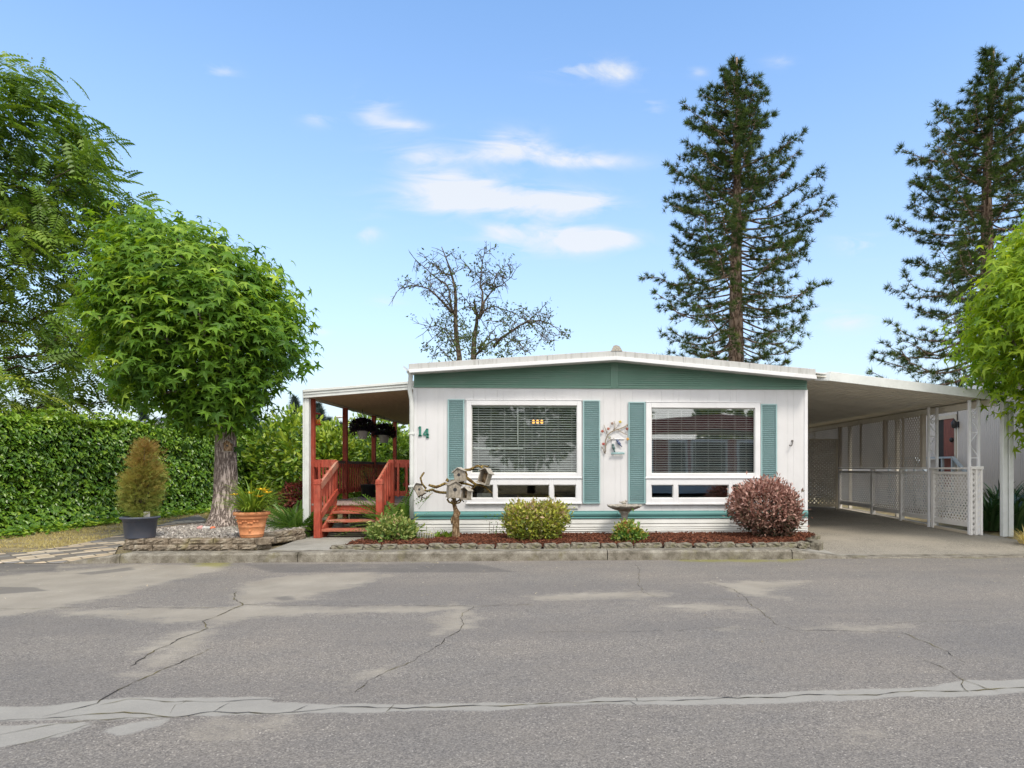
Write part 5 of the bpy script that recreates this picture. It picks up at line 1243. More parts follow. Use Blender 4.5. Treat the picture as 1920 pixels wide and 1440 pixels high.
# ------------------------------------------------------------ conifers behind the house
def conifer(label, Y, top, tpx, tw, rows, nwh, dens, seed, two=None):
    base = Vector((W(tpx[0][0], 878, Y).x, Y, 0)); t = thing('pine_tree', label, 'tree', tuple(base), 'tall pines behind the homes')
    rows = sorted(rows); ys = np.array([r[0] for r in rows]); l_ = np.array([r[1] for r in rows], float); r_ = np.array([r[2] for r in rows], float)
    k = Y / FPX; tr = [W(x, y, Y) for x, y in tpx]; zt = np.array([p.z for p in tr][::-1]); xt = np.array([p.x for p in tr][::-1])
    ztop = tr[-1].z; m_ = MB(); br = MB()
    trunk = [Vector((tr[0].x + .1, Y, 0))] + [Vector(p) for p in tr]
    rad = [tw * (1 - .93 * (p.z / ztop)) + .03 for p in trunk]; m_.tube(trunk, rad, 12, wob=.04)
    obj('trunk', m_, 'bark2', t, recalc=False)
    TP = []; TD = []; TS = []; rs = random.Random(seed)
    zbot = W(0, 690, Y).z - 1.2
    zrow = np.array([W(960, y, Y).z for y in ys])[::-1]; ll = (l_)[::-1]; rl = (r_)[::-1]
    for w in range(nwh):
        f = min(max((w + rs.uniform(-.3, .3)) / nwh, 0), 1); z = zbot + (ztop - zbot) * min(max(f, 0), 1) ** .95; 
        nb_ = 5 if f < .8 else 4; a0 = rs.uniform(0, 6.28); xc = float(np.interp(z, zt, xt))
        for j in range(nb_):
            a = a0 + j * 2 * math.pi / nb_ + rs.uniform(-.35, .35); ca = math.cos(a)
            lift = .35 * max(0, f - .35)
            zq = z + 1.2 * lift
            hl = xc - W(float(np.interp(zq, zrow, ll)), 0, Y).x; hr = W(float(np.interp(zq, zrow, rl)), 0, Y).x - xc
            L_ = (hl if ca < 0 else hr) * abs(ca) + (hl + hr) / 2 * (1 - abs(ca)); L_ = max(L_, .25) * (rs.uniform(.55, 1.04) if f < .8 else rs.uniform(.75, 1.0))
            if rs.random() < .10: L_ *= .55
            r0 = .014 + .010 * L_; dirv = Vector((ca, math.sin(a), 0)); pts = []; side = Vector((-dirv.y, dirv.x, 0)); bend = rs.uniform(-.12, .12)
            slope = -.30 + .80 * f ** 1.2 + rs.uniform(-.12, .12); curl = .20 * (1 - f) + .04
            for i in range(8):
                q = i / 7; pts.append(Vector((xc, Y, z)) + dirv * (L_ * q) + side * (bend * L_ * q * q) + Vector((0, 0, L_ * (slope * q + curl * q ** 3 - (.10 * (1 - f)) * math.sin(q * 3.1)))) + Vector((rs.uniform(-1, 1), rs.uniform(-1, 1), rs.uniform(-1, 1))) * .03 * L_ * q)
            br.tube(pts, [r0 * (1 - .8 * i / 7) for i in range(8)], 5, cap=False)
            ntw = max(3, int(L_ * dens * (.48 + 1.4 * f)))
            for s_ in range(ntw):
                q = .22 + .78 * ((s_ + rs.random()) / ntw) ** .7 if f < .6 else .08 + .92 * (s_ + rs.random()) / ntw
                q = min(q, 1); ii = min(int(q * 7), 6); p = pts[ii].lerp(pts[ii + 1], q * 7 - ii); td = (pts[ii + 1] - pts[ii]).normalized()
                sd = side * (1 if rs.random() < .5 else -1); tl = rs.uniform(.15, .65) * min(1, L_ / 2.2) * (1.15 - .5 * q)
                e_ = p + (td * .6 + sd * .8 + Vector((0, 0, rs.uniform(-.75, .3)))).normalized() * tl
                br.tube([p, p.lerp(e_, .5) + Vector((0, 0, -.03)), e_], [.014, .010, .006], 3, cap=False)
                for m__ in range(2 + (rs.random() < .5)):
                    g = e_.lerp(p, m__ * .33); TP.append(g); TD.append(((e_ - p).normalized() * .8 + Vector((rs.uniform(-.3, .3), rs.uniform(-.3, .3), .25 + rs.uniform(-.2, .5)))).normalized()); TS.append(rs.uniform(.16, .30))
            TP.append(pts[-1]); TD.append((pts[-1] - pts[-2]).normalized()); TS.append(.3)
    obj('branches', br, 'bark2', t, recalc=False)
    TP = np.array([tuple(p) for p in TP]); TD = np.array([tuple(p) for p in TD]); n = len(TP)
    rn = np.clip(.35 + rng.normal(size=n) * .22 + .22 * (1 - (TP[:, 2] / ztop)) - .05, 0, 1)
    scatter('needles', *TUFT, TP, frames(TD, rand_unit(n)), np.array(TS), 'needle', t, rnd=rn)
    print('conifer tufts', n); return t
conifer('tall narrow dark pine rising behind the middle of the home, full to its tip', 30, 0, [(1380, 690), (1380, 500), (1383, 300), (1383, 180), (1381, 108)], .46,
        [(106, 1376, 1386), (126, 1360, 1396), (142, 1340, 1405), (150, 1322, 1415), (172, 1308, 1440), (217, 1276, 1455), (254, 1260, 1462), (291, 1246, 1498), (300, 1244, 1500), (355, 1242, 1503), (390, 1232, 1540), (420, 1228, 1550), (456, 1230, 1556), (506, 1205, 1545), (547, 1196, 1540), (575, 1210, 1535), (616, 1216, 1528), (650, 1223, 1500), (690, 1240, 1470)], 50, 5.9, 11)
conifer('tall pine at the right edge behind the carport, partly hidden by the lime tree', 27, 0, [(1850, 720), (1851, 500), (1850, 340), (1858, 200), (1862, 92)], .44,
        [(88, 1857, 1868), (105, 1838, 1885), (121, 1826, 1905), (172, 1794, 1935), (217, 1748, 1960), (254, 1702, 1975), (309, 1690, 1985), (373, 1693, 2010), (433, 1658, 2020), (492, 1668, 2030), (547, 1668, 2030), (607, 1642, 2030), (653, 1622, 2030), (703, 1655, 2020)], 46, 5.9, 23)
# ------------------------------------------------------------ half bare tree behind the home
BY = 29.5
bt = thing('bare_tree', 'old half bare tree with twisted twigs and sparse leaves showing above the left roof', 'tree', (W(875, 878, BY).x, BY, .1))
def bp_(cx, cy, dy=0): return W(700 + cx / 4.8, 440 + cy / 4.8, BY + dy)
m_ = MB(); rs = random.Random(4)
B_ = [([(770, 1300), (775, 1100), (745, 900), (740, 700), (742, 600), (735, 480), (710, 380), (680, 280), (650, 200), (615, 110)], .26, .03, 0), ([(905, 1300), (900, 1100), (905, 950), (930, 800), (935, 720), (915, 650), (910, 580)], .30, .05, .4),
      ([(740, 750), (700, 650), (690, 560), (680, 490), (650, 440), (590, 405), (540, 370), (480, 310), (430, 270), (378, 232)], .10, .02, -.5), ([(710, 370), (640, 350), (590, 310), (540, 270), (500, 235), (462, 200)], .05, .015, .3),
      ([(720, 720), (640, 620), (560, 540), (500, 490), (430, 465), (360, 460), (300, 470), (240, 490), (195, 528)], .11, .015, -1), ([(720, 700), (680, 620), (620, 545), (560, 495), (500, 480)], .07, .02, 1),
      ([(950, 760), (980, 640), (985, 520), (960, 460), (965, 400), (975, 300), (985, 220), (1000, 170), (1018, 105)], .11, .02, 0), ([(970, 720), (1000, 600), (1050, 530), (1100, 480), (1160, 450), (1200, 415), (1250, 378)], .10, .015, .6),
      ([(1090, 465), (1090, 400), (1130, 325), (1180, 280), (1240, 235)], .04, .01, .6), ([(970, 400), (920, 350), (870, 320), (840, 265)], .035, .01, -.4), ([(960, 750), (1000, 680), (1080, 640), (1150, 665), (1240, 695), (1310, 730), (1350, 755)], .08, .015, 1),
      ([(1080, 1010), (1150, 930), (1250, 865), (1320, 815), (1400, 778), (1500, 772), (1580, 800), (1640, 835), (1720, 920)], .12, .015, -.6), ([(1400, 778), (1440, 730), (1480, 700), (1530, 710)], .04, .01, -.6), ([(1450, 780), (1520, 830), (1570, 880), (1630, 915)], .04, .01, 0), ([(1380, 785), (1440, 820), (1490, 870), (1520, 940), (1555, 975)], .04, .01, -.8),
      ([(925, 720), (880, 650), (840, 590), (790, 540)], .06, .015, .5), ([(740, 1000), (690, 900), (640, 850), (570, 820), (520, 830), (480, 820)], .06, .015, 0), ([(740, 1050), (650, 880), (600, 870), (540, 930), (475, 990)], .05, .012, .5), ([(930, 1080), (1000, 960), (1100, 840), (1060, 760)], .07, .015, -.4),
      ([(920, 1090), (1060, 960), (1180, 920), (1280, 960), (1360, 1020), (1420, 1080)], .07, .015, .8), ([(1180, 1000), (1250, 940), (1330, 990), (1370, 1080)], .05, .015, -.8), ([(780, 1200), (640, 1060), (570, 1000), (550, 1100)], .06, .015, .8), ([(960, 330), (1010, 345), (1060, 315)], .03, .01, .2), ([(720, 360), (750, 320), (757, 290)], .025, .01, .2), ([(1160, 330), (1180, 380), (1205, 410)], .025, .01, .6), ([(1080, 470), (1010, 430), (960, 440)], .03, .01, .3)]
LP = []
for pts, r0, r1, dy in B_:
    k = len(pts); q = [bp_(x, y, dy * min(1, i / 3)) for i, (x, y) in enumerate(pts)]
    m_.tube(q, [.62 * (r0 + (r1 - r0) * (i / (k - 1)) ** .6) for i in range(k)], 6, wob=.12)
    for i in range(1, k):
        for _ in range(4 if r0 < .2 else 2):
            a = q[i - 1].lerp(q[i], rs.random()); L_ = rs.uniform(.25, .9); d = Vector((rs.uniform(-1, 1), rs.uniform(-.8, .8), rs.uniform(-.7, .9))).normalized()
            mid = a + d * L_ * .5 + Vector((0, 0, rs.uniform(-.08, .12))); e_ = a + d * L_ + Vector((0, 0, -.05 * L_)); m_.tube([a, mid, e_], [.017, .012, .006], 4, cap=False)
            for _ in range(2): 
                d2 = (d + Vector((rs.uniform(-1, 1), rs.uniform(-1, 1), rs.uniform(-1, 1)))).normalized(); m_.tube([mid, mid + d2 * L_ * .4], [.010, .005], 3, cap=False); LP.append(tuple(mid + d2 * L_ * .4))
            LP.append(tuple(e_))
obj('trunk', m_, 'twig', bt, recalc=False)
P1, O1, _ = prof_pts(140, px_profile([(595, 845, 862), (600, 825, 905), (625, 800, 935), (650, 810, 985), (675, 805, 1000), (700, 800, 1000)], BY), BY, deep=.9)
LP = np.array(LP); low = LP[LP[:, 2] < W(0, 560, BY).z]; hi = LP[(LP[:, 2] >= W(0, 560, BY).z)]; hi = hi[rng.random(len(hi)) < .10]
cl = np.concatenate([P1, low[rng.random(len(low)) < .2], hi]); P = (cl[:, None] + rng.normal(size=(len(cl), 9, 3)) * .13).reshape(-1, 3); n = len(P)
scatter('leaves', *OVAL4, P, frames(rand_unit(n), rand_unit(n)), rng.uniform(.10, .19, n), 'oak', bt)
# ------------------------------------------------------------ hedges
def hedge(name, label, path, width, hfun, dens, size, mat_, tpl, seed, skirt=True, z0f=None):
    pts = np.array(path, float); seg = np.linalg.norm(np.diff(pts, axis=0), axis=1); cum = np.concatenate([[0], np.cumsum(seg)]); T = cum[-1]
    def at(s):
        x = np.interp(s, cum, pts[:, 0]); y = np.interp(s, cum, pts[:, 1]); i = np.clip(np.searchsorted(cum, s) - 1, 0, len(seg) - 1)
        t = (pts[i + 1] - pts[i]) / seg[i][..., None]; return x, y, t
    t_ = thing(name, label, 'hedge', (pts[0][0], pts[0][1], .1))
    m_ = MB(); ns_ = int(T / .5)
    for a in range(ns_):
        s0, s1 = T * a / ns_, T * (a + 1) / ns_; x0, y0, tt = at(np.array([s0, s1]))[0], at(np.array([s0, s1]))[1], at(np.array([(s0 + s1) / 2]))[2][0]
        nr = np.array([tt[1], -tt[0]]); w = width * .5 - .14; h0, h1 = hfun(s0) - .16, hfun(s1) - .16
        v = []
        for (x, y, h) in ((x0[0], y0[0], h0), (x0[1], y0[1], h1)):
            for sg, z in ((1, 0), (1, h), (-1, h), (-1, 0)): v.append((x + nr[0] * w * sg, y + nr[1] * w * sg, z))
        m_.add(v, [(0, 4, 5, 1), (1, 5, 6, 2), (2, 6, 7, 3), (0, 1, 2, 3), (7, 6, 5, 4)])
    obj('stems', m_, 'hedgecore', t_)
    area = T * 2.4; n = int(area * dens); s = rng.uniform(0, T, n); hh = hfun(s)
    x, y, tt = at(s); nr = np.stack([tt[:, 1], -tt[:, 0]], 1)
    z = hh * rng.random(n) ** .95
    P = np.stack([x, y, z], 1); bulge = .11 * rough3(P * 1.0, 1.6, seed) + .05 * rough3(P, 4.3, seed + 2)
    prof_ = width * .5 + bulge - .16 * np.clip((z - hh + .3) / .3, 0, 1) ** 2 + (.45 * np.clip(1 - z / .55, 0, 1) ** 1.6 if skirt else 0)
    depth = rng.random(n) ** 2 * .14
    P[:, 0] += nr[:, 0] * (prof_ - depth); P[:, 1] += nr[:, 1] * (prof_ - depth)
    O = np.concatenate([nr, np.full((n, 1), .25)], 1)
    # a few thin spots where the dark inside shows
    keep = (rough3(P, 2.3, seed + 9) > -.52) | (rng.random(n) < .3); P, O = P[keep], O[keep]; dp = depth[keep]
    nt_ = int(T * width * dens * 1.1); s = rng.uniform(0, T, nt_); x, y, tt = at(s); nr = np.stack([tt[:, 1], -tt[:, 0]], 1); u_ = rng.uniform(-.5, .5, nt_) * width
    Pt = np.stack([x + nr[:, 0] * u_, y + nr[:, 1] * u_, hfun(s) + .0 * s + .10 * rough3(np.stack([x, y, x], 1), 2.7, seed) - rng.random(nt_) * .12 + (rng.random(nt_) < .12) * rng.random(nt_) * .22], 1)
    Ot = np.tile([0, 0, 1.0], (nt_, 1)) + np.concatenate([nr * u_[:, None] * 1.2, np.zeros((nt_, 1))], 1)
    nbk = n // 5; s = rng.uniform(0, T, nbk); x, y, tt = at(s); nr = np.stack([tt[:, 1], -tt[:, 0]], 1)
    Pb = np.stack([x - nr[:, 0] * width * .48, y - nr[:, 1] * width * .48, hfun(s) * rng.random(nbk)], 1); Ob = np.concatenate([-nr, np.full((nbk, 1), .2)], 1)
    P = np.concatenate([P, Pt, Pb]); O = norm(np.concatenate([O, Ot, Ob])); n = len(P)
    d = norm(np.array([0, 0, -1.0]) * .75 + O * .5 + rng.normal(size=(n, 3)) * .38); nr3 = norm(O + np.array([0, 0, .5]) + rng.normal(size=(n, 3)) * .33)
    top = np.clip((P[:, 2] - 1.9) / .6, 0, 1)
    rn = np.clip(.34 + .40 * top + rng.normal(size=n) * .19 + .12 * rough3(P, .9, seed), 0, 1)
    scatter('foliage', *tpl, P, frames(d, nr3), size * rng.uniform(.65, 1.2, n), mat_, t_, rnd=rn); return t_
hedge('ivy_hedge', 'long wall of glossy green ivy running back along the left side of the lot', [(-11.9, 9.0), (-10.95, 12.9), (-9.9, 17), (-8.95, 21.0), (-8.75, 22.0)], .9, lambda s: 2.33 + .05 * np.sin(np.asarray(s) * 1.3) + .03 * np.sin(np.asarray(s) * 3.7), 720, .125, 'ivy', IVY, 3)
hedge('laurel_hedge', 'leafy green hedge crossing behind the covered porch', [(-9.3, 22.4), (-6, 23.0), (-3, 23.4), (0, 23.8)], 1.0, lambda s: 2.42 + .09 * np.sin(np.asarray(s) * 1.9) + .05 * np.sin(np.asarray(s) * 4.1 + 1), 420, .17, 'laurel', OVAL, 8, False)
# the ivy creeping over the ground at the hedge's foot
n = 2600; s = rng.random(n); X = -11.0 + .55 + 2.25 * s + np.abs(rng.normal(0, .22, n)); Y = 11.0 + 10 * s + rng.normal(0, .1, n); X += (11 - 11) 
P = np.stack([X, Y, ground_z(X, Y) + .05 + .05 * rng.random(n)], 1); P[:, 0] = np.interp(Y, [9, 12.9, 17, 21], [-11.9, -10.95, -9.9, -8.95]) + .62 + np.abs(rng.normal(0, .26, n)); P[:, 2] = ground_z(P[:, 0], Y) + .03 + .08 * rng.random(n)
tag(scatter('ground_ivy', *IVY, P, frames(norm(rand_unit(n) * np.array([1, 1, .2])), norm(np.array([0, 0, 1.0]) + rng.normal(size=(n, 3)) * .35)), rng.uniform(.08, .13, n), 'ivy'), 'ivy spreading over the ground at the foot of the hedge', 'ivy', kind='stuff')
# dry grass on the left lawn
n = 26000; Y = rng.uniform(9.8, 20, n); xh = np.interp(Y, [9, 12.9, 17, 21], [-11.9, -10.95, -9.9, -8.95]); X = xh + .5 + rng.random(n) * 3.2
MAT_pp = np.array(pp)
k = (~inpoly(pp, X, Y)) & (rough3(np.stack([X * 1.6, Y * 1.6, X * 0 + 1], 1), 1.0, 2) > -.18) & (X < -6.8 - .0) & (~inpoly([(-7.3, 9.8), (-7.3, 13.5), (-4.3, 13.6), (-4.2, 9.8)], X, Y)); X, Y = X[k], Y[k]; n = len(X)
BL = ([(-.06, 0, 0), (.06, 0, 0), (.03, .6, .08), (0, 1, .28)], [(0, 1, 2), (0, 2, 3)])
P = np.stack([X, Y, ground_z(X, Y)], 1); d = norm(np.array([0, 0, .8]) + rng.normal(size=(n, 3)) * .55); d[:, 2] = np.abs(d[:, 2])
tag(scatter('dry_grass', *BL, P, frames(d, rand_unit(n)), rng.uniform(.03, .075, n), 'drygrass'), 'short yellowed grass between the ivy hedge and the paver path', 'grass', kind='stuff')
# ------------------------------------------------------------ shrubs
def shrub(name, label, rows, Y, mat_, n, size, tpl, dfac=.9, deep=.45, cat='shrub', spread=.035, per=8, upf=.4, rb=.4, stems=14, group=None, basez=.16, jit=.1, sd=1):
    pr_ = px_profile(rows, Y); cx = (pr_[0][1] + pr_[0][2]) / 2; t = thing(name, label, cat, (cx, Y, basez), group)
    P, O, cr, C, CO = clumped(n // per, per, pr_, Y, spread, dfac=dfac, deep=deep, jit=jit, seed=sd)
    far = rng.random(len(P)) < .035; P[far] += O[far] * rng.uniform(.03, .13, (far.sum(), 1)) * dfac
    m_ = MB()
    for c in C[:stems]: limb(m_, (cx + random.uniform(-.04, .04), Y + random.uniform(-.04, .04), basez - .02), c, .012, .004, 5, wob=.06)
    obj('stems', m_, 'twig', t, recalc=False)
    m = len(P); d = norm(O * .8 + np.array([0, 0, .35]) + rng.normal(size=(m, 3)) * .45); nr = norm(O + np.array([0, 0, .6]) + rng.normal(size=(m, 3)) * .5)
    rn = np.clip(rb + upf * .5 * O[:, 2] + .3 * (cr - .5) + rng.normal(size=m) * .2, 0, 1)
    scatter('foliage', *tpl, P, frames(d, nr), size * rng.uniform(.6, 1.2, m), mat_, t, rnd=rn); return t
shrub('round_shrub', 'clipped yellow green round shrub in the mulch below the left window', [(942, 965, 1040), (950, 952, 1058), (962, 946, 1066), (978, 944, 1066), (992, 948, 1055), (1005, 958, 1045), (1016, 972, 1030), (1022, 980, 1018)], 10.75, 'boxwood', 7500, .07, OVAL4, deep=.4, rb=.6)
shrub('small_shrub', 'small shrub with yellow, green and coral leaves beneath the birdbath', [(981, 1165, 1188), (990, 1155, 1200), (1002, 1148, 1208), (1012, 1146, 1212), (1020, 1158, 1205)], 10.55, 'smallshrub', 1700, .075, OVAL4)
shrub('pink_shrub', 'rounded pink and purple leaved shrub at the right corner of the home', [(902, 1425, 1445), (909, 1406, 1466), (920, 1390, 1484), (932, 1380, 1494), (948, 1374, 1503), (963, 1374, 1508), (976, 1386, 1504), (988, 1404, 1488), (1000, 1425, 1466), (1012, 1436, 1454)], 10.9, 'barberry', 9500, .075, OVAL4, spread=.055, jit=.26, stems=40, rb=.52, upf=.5)
n_ = None
# laurel lumps beyond the hedge
shrub('laurel_bush', 'bright green leafy bush rising above the hedge left of the porch post', [(772, 548, 560), (782, 520, 580), (800, 490, 600), (825, 475, 615), (860, 470, 620), (930, 480, 615)], 19.5, 'laurel', 3600, .19, OVAL, spread=.13, basez=.1, rb=.55, stems=8)
shrub('laurel_bush', 'tall leafy bush with arching sprays behind the hanging baskets', [(770, 690, 700), (790, 668, 730), (815, 640, 770), (850, 630, 780), (910, 630, 780)], 20.8, 'laurel', 3000, .17, OVAL, spread=.15, basez=.1, stems=8)
shrub('laurel_bush', 'bright bush with reddish shoots seen between the white and first red porch post', [(797, 595, 620), (812, 585, 650), (835, 580, 665), (870, 580, 668), (920, 582, 664)], 17.6, 'laurel', 3000, .16, OVAL, spread=.12, basez=.1, rb=.55, stems=8)
# potted golden cypress
cy = G(270, 1007, .30); cy = Vector((cy.x, 10.18, .30))
pc = thing('potted_cypress', 'bronze and gold dwarf cypress in a round grey blue plastic tub', 'potted plant', tuple(cy))
rr_ = .5 * abs(W(300, 1000, 10.2).x - W(241, 1000, 10.2).x); hp = .31
m_ = MB(); m_.lathe([(0.0, .0), (rr_ * .83, 0), (rr_ * .85, .01), (rr_ * .97, hp - .03), (rr_ * 1.10, hp - .028), (rr_ * 1.13, hp - .015), (rr_ * 1.13, hp), (rr_ * 1.08, hp + .004), (rr_ * 1.0, hp - .01), (rr_ * .97, hp - .06), (0, hp - .06)], cy, 40); obj('pot', m_, 'bluepot', pc)
m_ = MB(); m_.lathe([(0, hp - .07), (rr_ * .96, hp - .07), (rr_ * .9, hp - .045), (.1, hp - .03), (0, hp - .03)], cy, 24); obj('soil', m_, 'soil', pc)
pr_ = px_profile([(832, 256, 268), (840, 252, 288), (855, 250, 298), (872, 246, 300), (890, 240, 303), (910, 234, 300), (930, 234, 295), (945, 238, 292), (960, 246, 288), (972, 256, 280)], cy.y)
pr_ = [(z, cy.x + (a - cy.x) * .7, cy.x + (b - cy.x) * .7) for z, a, b in pr_]
m_ = MB(); P, O, cr, C, CO = clumped(150, 40, pr_, cy.y, .045, deep=.6, jit=.2, seed=4)
for c in C[:45]: limb(m_, (cy.x + random.uniform(-.02, .02), cy.y, cy.z + hp - .05 + random.uniform(0, .25)), c, .014, .004, 5, sag=.02)
m_.tube([(cy.x, cy.y, cy.z + hp - .05), (cy.x + .01, cy.y, cy.z + .7), (cy.x, cy.y, cy.z + 1.2)], [.028, .02, .006], 7); obj('stem', m_, 'twig', pc, recalc=False)
n = len(P); SPR = pinnate(5, .2, .08, .3, .5, .1); d = norm(O * np.array([1, 1, .3]) + np.array([0, 0, .35]) + rng.normal(size=(n, 3)) * .4)
scatter('foliage', *SPR, P, frames(d, rand_unit(n)), rng.uniform(.05, .10, n), 'cypress', pc, rnd=np.clip(.95 - .75 * (P[:, 2] - cy.z - .3) / 1.0 + rng.normal(size=n) * .18, 0, 1))
m_ = MB(); lab = Vector((cy.x + .13, cy.y - .06, cy.z + hp)); m_.obox(lab + Vector((0, 0, .03)), (.08, .004, .09), Matrix.Rotation(.4, 3, 'Z') @ Matrix.Rotation(.2, 3, 'X')); obj('plant_tag', m_, 'whiteplastic', pc)
# terracotta pot with daylily
ty = Vector((G(476, 1006, .305).x, 10.16, .305)); td_ = thing('terracotta_pot', 'orange terracotta pot of yellow daylilies at the corner of the block wall', 'potted plant', tuple(ty))
k_ = .265; m_ = MB(); m_.lathe([(0, 0), (0.1485, 0), (0.153, 0.0092), (0.1602, 0.0414), (0.1656, 0.046), (0.1602, 0.0506), (0.1782, 0.1518), (0.1845, 0.1564), (0.1791, 0.1619), (0.1998, 0.2714), (0.2142, 0.276), (0.2232, 0.2898), (0.2142, 0.3018), (0.2088, 0.3174), (0.2358, 0.3238), (0.2502, 0.345), (0.2448, 0.368), (0.225, 0.3772), (0.2088, 0.368), (0.2025, 0.3312), (0, 0.3312)], ty, 48)
for s_ in range(9):
    a = -math.pi / 2 - .75 + s_ * .19; zz = .241 - .028 * math.sin((s_ % 4) / 3 * math.pi); m_.ball((ty.x + .197 * math.cos(a), ty.y + .197 * math.sin(a), ty.z + zz), (.022, .014, .016), 8, 6)
m_.ball((ty.x + .05, ty.y - .176, ty.z + .106), (.016, .014, .02), 8, 6); obj('pot', m_, 'terra', td_)
m_ = MB(); m_.lathe([(0, .33), (.2, .33), (.18, .345), (0, .355)], ty, 24); obj('soil', m_, 'soil', td_)
def straps(c, n, L0, L1, w, mat_, parent, up=1.0, droop=.9, segs=6, name='leaves', rnd_=None, spread=.06):
    Vs = []; F = []; rn = []; c = Vector(c)
    for i in range(n):
        a = random.uniform(0, 6.283); L_ = random.uniform(L0, L1); tilt = random.uniform(.15, 1.0); d = Vector((math.cos(a), math.sin(a), 0)); s = Vector((-d.y, d.x, 0)); p = c + d * random.uniform(0, spread); ang = math.pi / 2 - tilt * .75 * (2 - up); dr = droop * random.uniform(.6, 1.4) * 2.2 / segs; r = random.random()
        b = len(Vs)
        for k in range(segs + 1):
            ww = w * (1 - (k / segs) ** 2.2) * (.6 + .4 * min(1, k / 1.5)) + .001; Vs += [tuple(p - s * ww / 2), tuple(p + Vector((0, 0, -.15 * ww))), tuple(p + s * ww / 2)]; rn += [r] * 3
            p = p + (d * math.cos(ang) + Vector((0, 0, math.sin(ang)))) * (L_ / segs); ang -= dr * (k + 1) / segs * 1.2
        for k in range(segs): q = b + 3 * k; F += [(q, q + 1, q + 4, q + 3), (q + 1, q + 2, q + 5, q + 4)]
    V = np.array(Vs); LV = np.array(F).ravel(); return fastmesh(name, V, LV, np.full(len(F), 4), mat_, parent, rnd=np.array(rn), smooth=True)
straps(ty + Vector((0, 0, .34)), 240, .34, .70, .024, 'daylily', td_, droop=.95, spread=.1, up=.62)
for i, (px_, py_) in enumerate([(440, 932), (490, 922), (502, 928), (487, 935), (470, 929), (497, 924)]):
    f_ = W(px_, py_ - 3, ty.y - .16 + random.uniform(-.05, .12)); m_ = MB(); m_.tube([ty + Vector((0, 0, .38)), (ty + f_) / 2 + Vector((0, 0, .17)), f_], .004, 5); st_ = obj('flower_stalk', m_, 'daylily', td_, recalc=False)
    P = np.tile(np.array(f_), (6, 1)); a = np.arange(6) * math.pi / 3; d = norm(np.stack([np.cos(a), np.sin(a) - .35, .45 + 0 * a], 1))
    scatter('flower', *([(0, 0, 0), (.22, .45, .06), (0, 1, -.12), (-.22, .45, .06)], [(0, 1, 2), (0, 2, 3)]), P, frames(d, np.tile([0, 0, 1.0], (6, 1))), .085, 'flower', st_, rnd=rng.random(6))
# ferns
def fern(name, label, c, n, L0, L1, mat_='fern', cat='fern', up=.7, arc=(0, 6.283)):
    t = thing(name, label, cat, tuple(c)); k = n; a = rng.uniform(arc[0], arc[1], k); el = rng.uniform(.35, 1.25, k) * up
    Ls = rng.uniform(L0, L1, k)
    d = norm(np.stack([np.cos(a) * np.cos(el), np.sin(a) * np.cos(el), np.sin(el)], 1)); nr = norm(np.stack([-np.cos(a) * np.sin(el), -np.sin(a) * np.sin(el), np.cos(el)], 1) + .2 * rng.normal(size=(k, 3)))
    P = np.tile(np.array(c, float), (k, 1)) + np.stack([np.cos(a), np.sin(a), 0 * a], 1) * .04
    scatter('fronds', *FERN, P, frames(d, nr), Ls, mat_, t, rnd=rng.random(k)); return t
fern('sword_fern', 'large sword fern between the gravel bed and the porch steps', (W(556, 985, 12.1).x, 12.1, .2), 80, .45, .9, up=1.0)
fern('sword_fern', 'tall bright fern against the house corner right of the steps', (-2.93, 11.95, .2), 60, .6, 1.0, up=1.18)
fern('sword_fern', 'low fern in front of the tall fern beside the downspout', (-2.85, 11.45, .2), 26, .35, .6, up=.95)
shrub('red_maple', 'dwarf dark red leaved shrub behind the fern left of the steps', [(902, 560, 590), (912, 535, 598), (925, 525, 598), (940, 530, 595), (965, 545, 590)], 12.9, 'redleaf', 1500, .075, OVAL4, basez=.2)
shrub('variegated_groundcover', 'cream and green variegated plants spilling over the left end of the edging', [(975, 722, 752), (985, 708, 768), (995, 698, 776), (1005, 694, 780), (1014, 697, 778), (1020, 706, 768)], 10.75, 'variegated', 2600, .075, OVAL, cat='ground cover', basez=.15, spread=.06, jit=.16, stems=25)
for i, (px_, yb) in enumerate([(818, 1004), (840, 1003)]):
    g = W(px_, yb, 10.95); t = thing('hosta', ['small lime green plant beside the wire basket', 'small lime green plant at the left foot of the driftwood post'][i], 'plant', (g.x, 10.95, .18)); straps((g.x, 10.95, .18), 16, .10, .2, .05, 'daylily', t, droop=.5)
g = W(925, 1000, 11.2); t = thing('seedling', 'thin stemmed weedy plant left of the round shrub', 'plant', (g.x, 11.2, .17)); m_ = MB()
for dx_ in (-.06, 0, .05, .16, .22): m_.tube([(g.x + dx_, 11.2, .16), (g.x + dx_ * 1.1, 11.2, .3), (g.x + dx_ * 1.2 + .01, 11.2, .38 + abs(dx_))], .004, 5)
obj('stem', m_, 'fern' if False else 'twig', t, recalc=False)
n = 60; P = np.stack([g.x + rng.normal(.07, .1, n), 11.2 + rng.normal(0, .04, n), rng.uniform(.2, .56, n)], 1); scatter('leaves', *OVAL4, P, frames(rand_unit(n), rand_unit(n)), .045, 'fern', t)
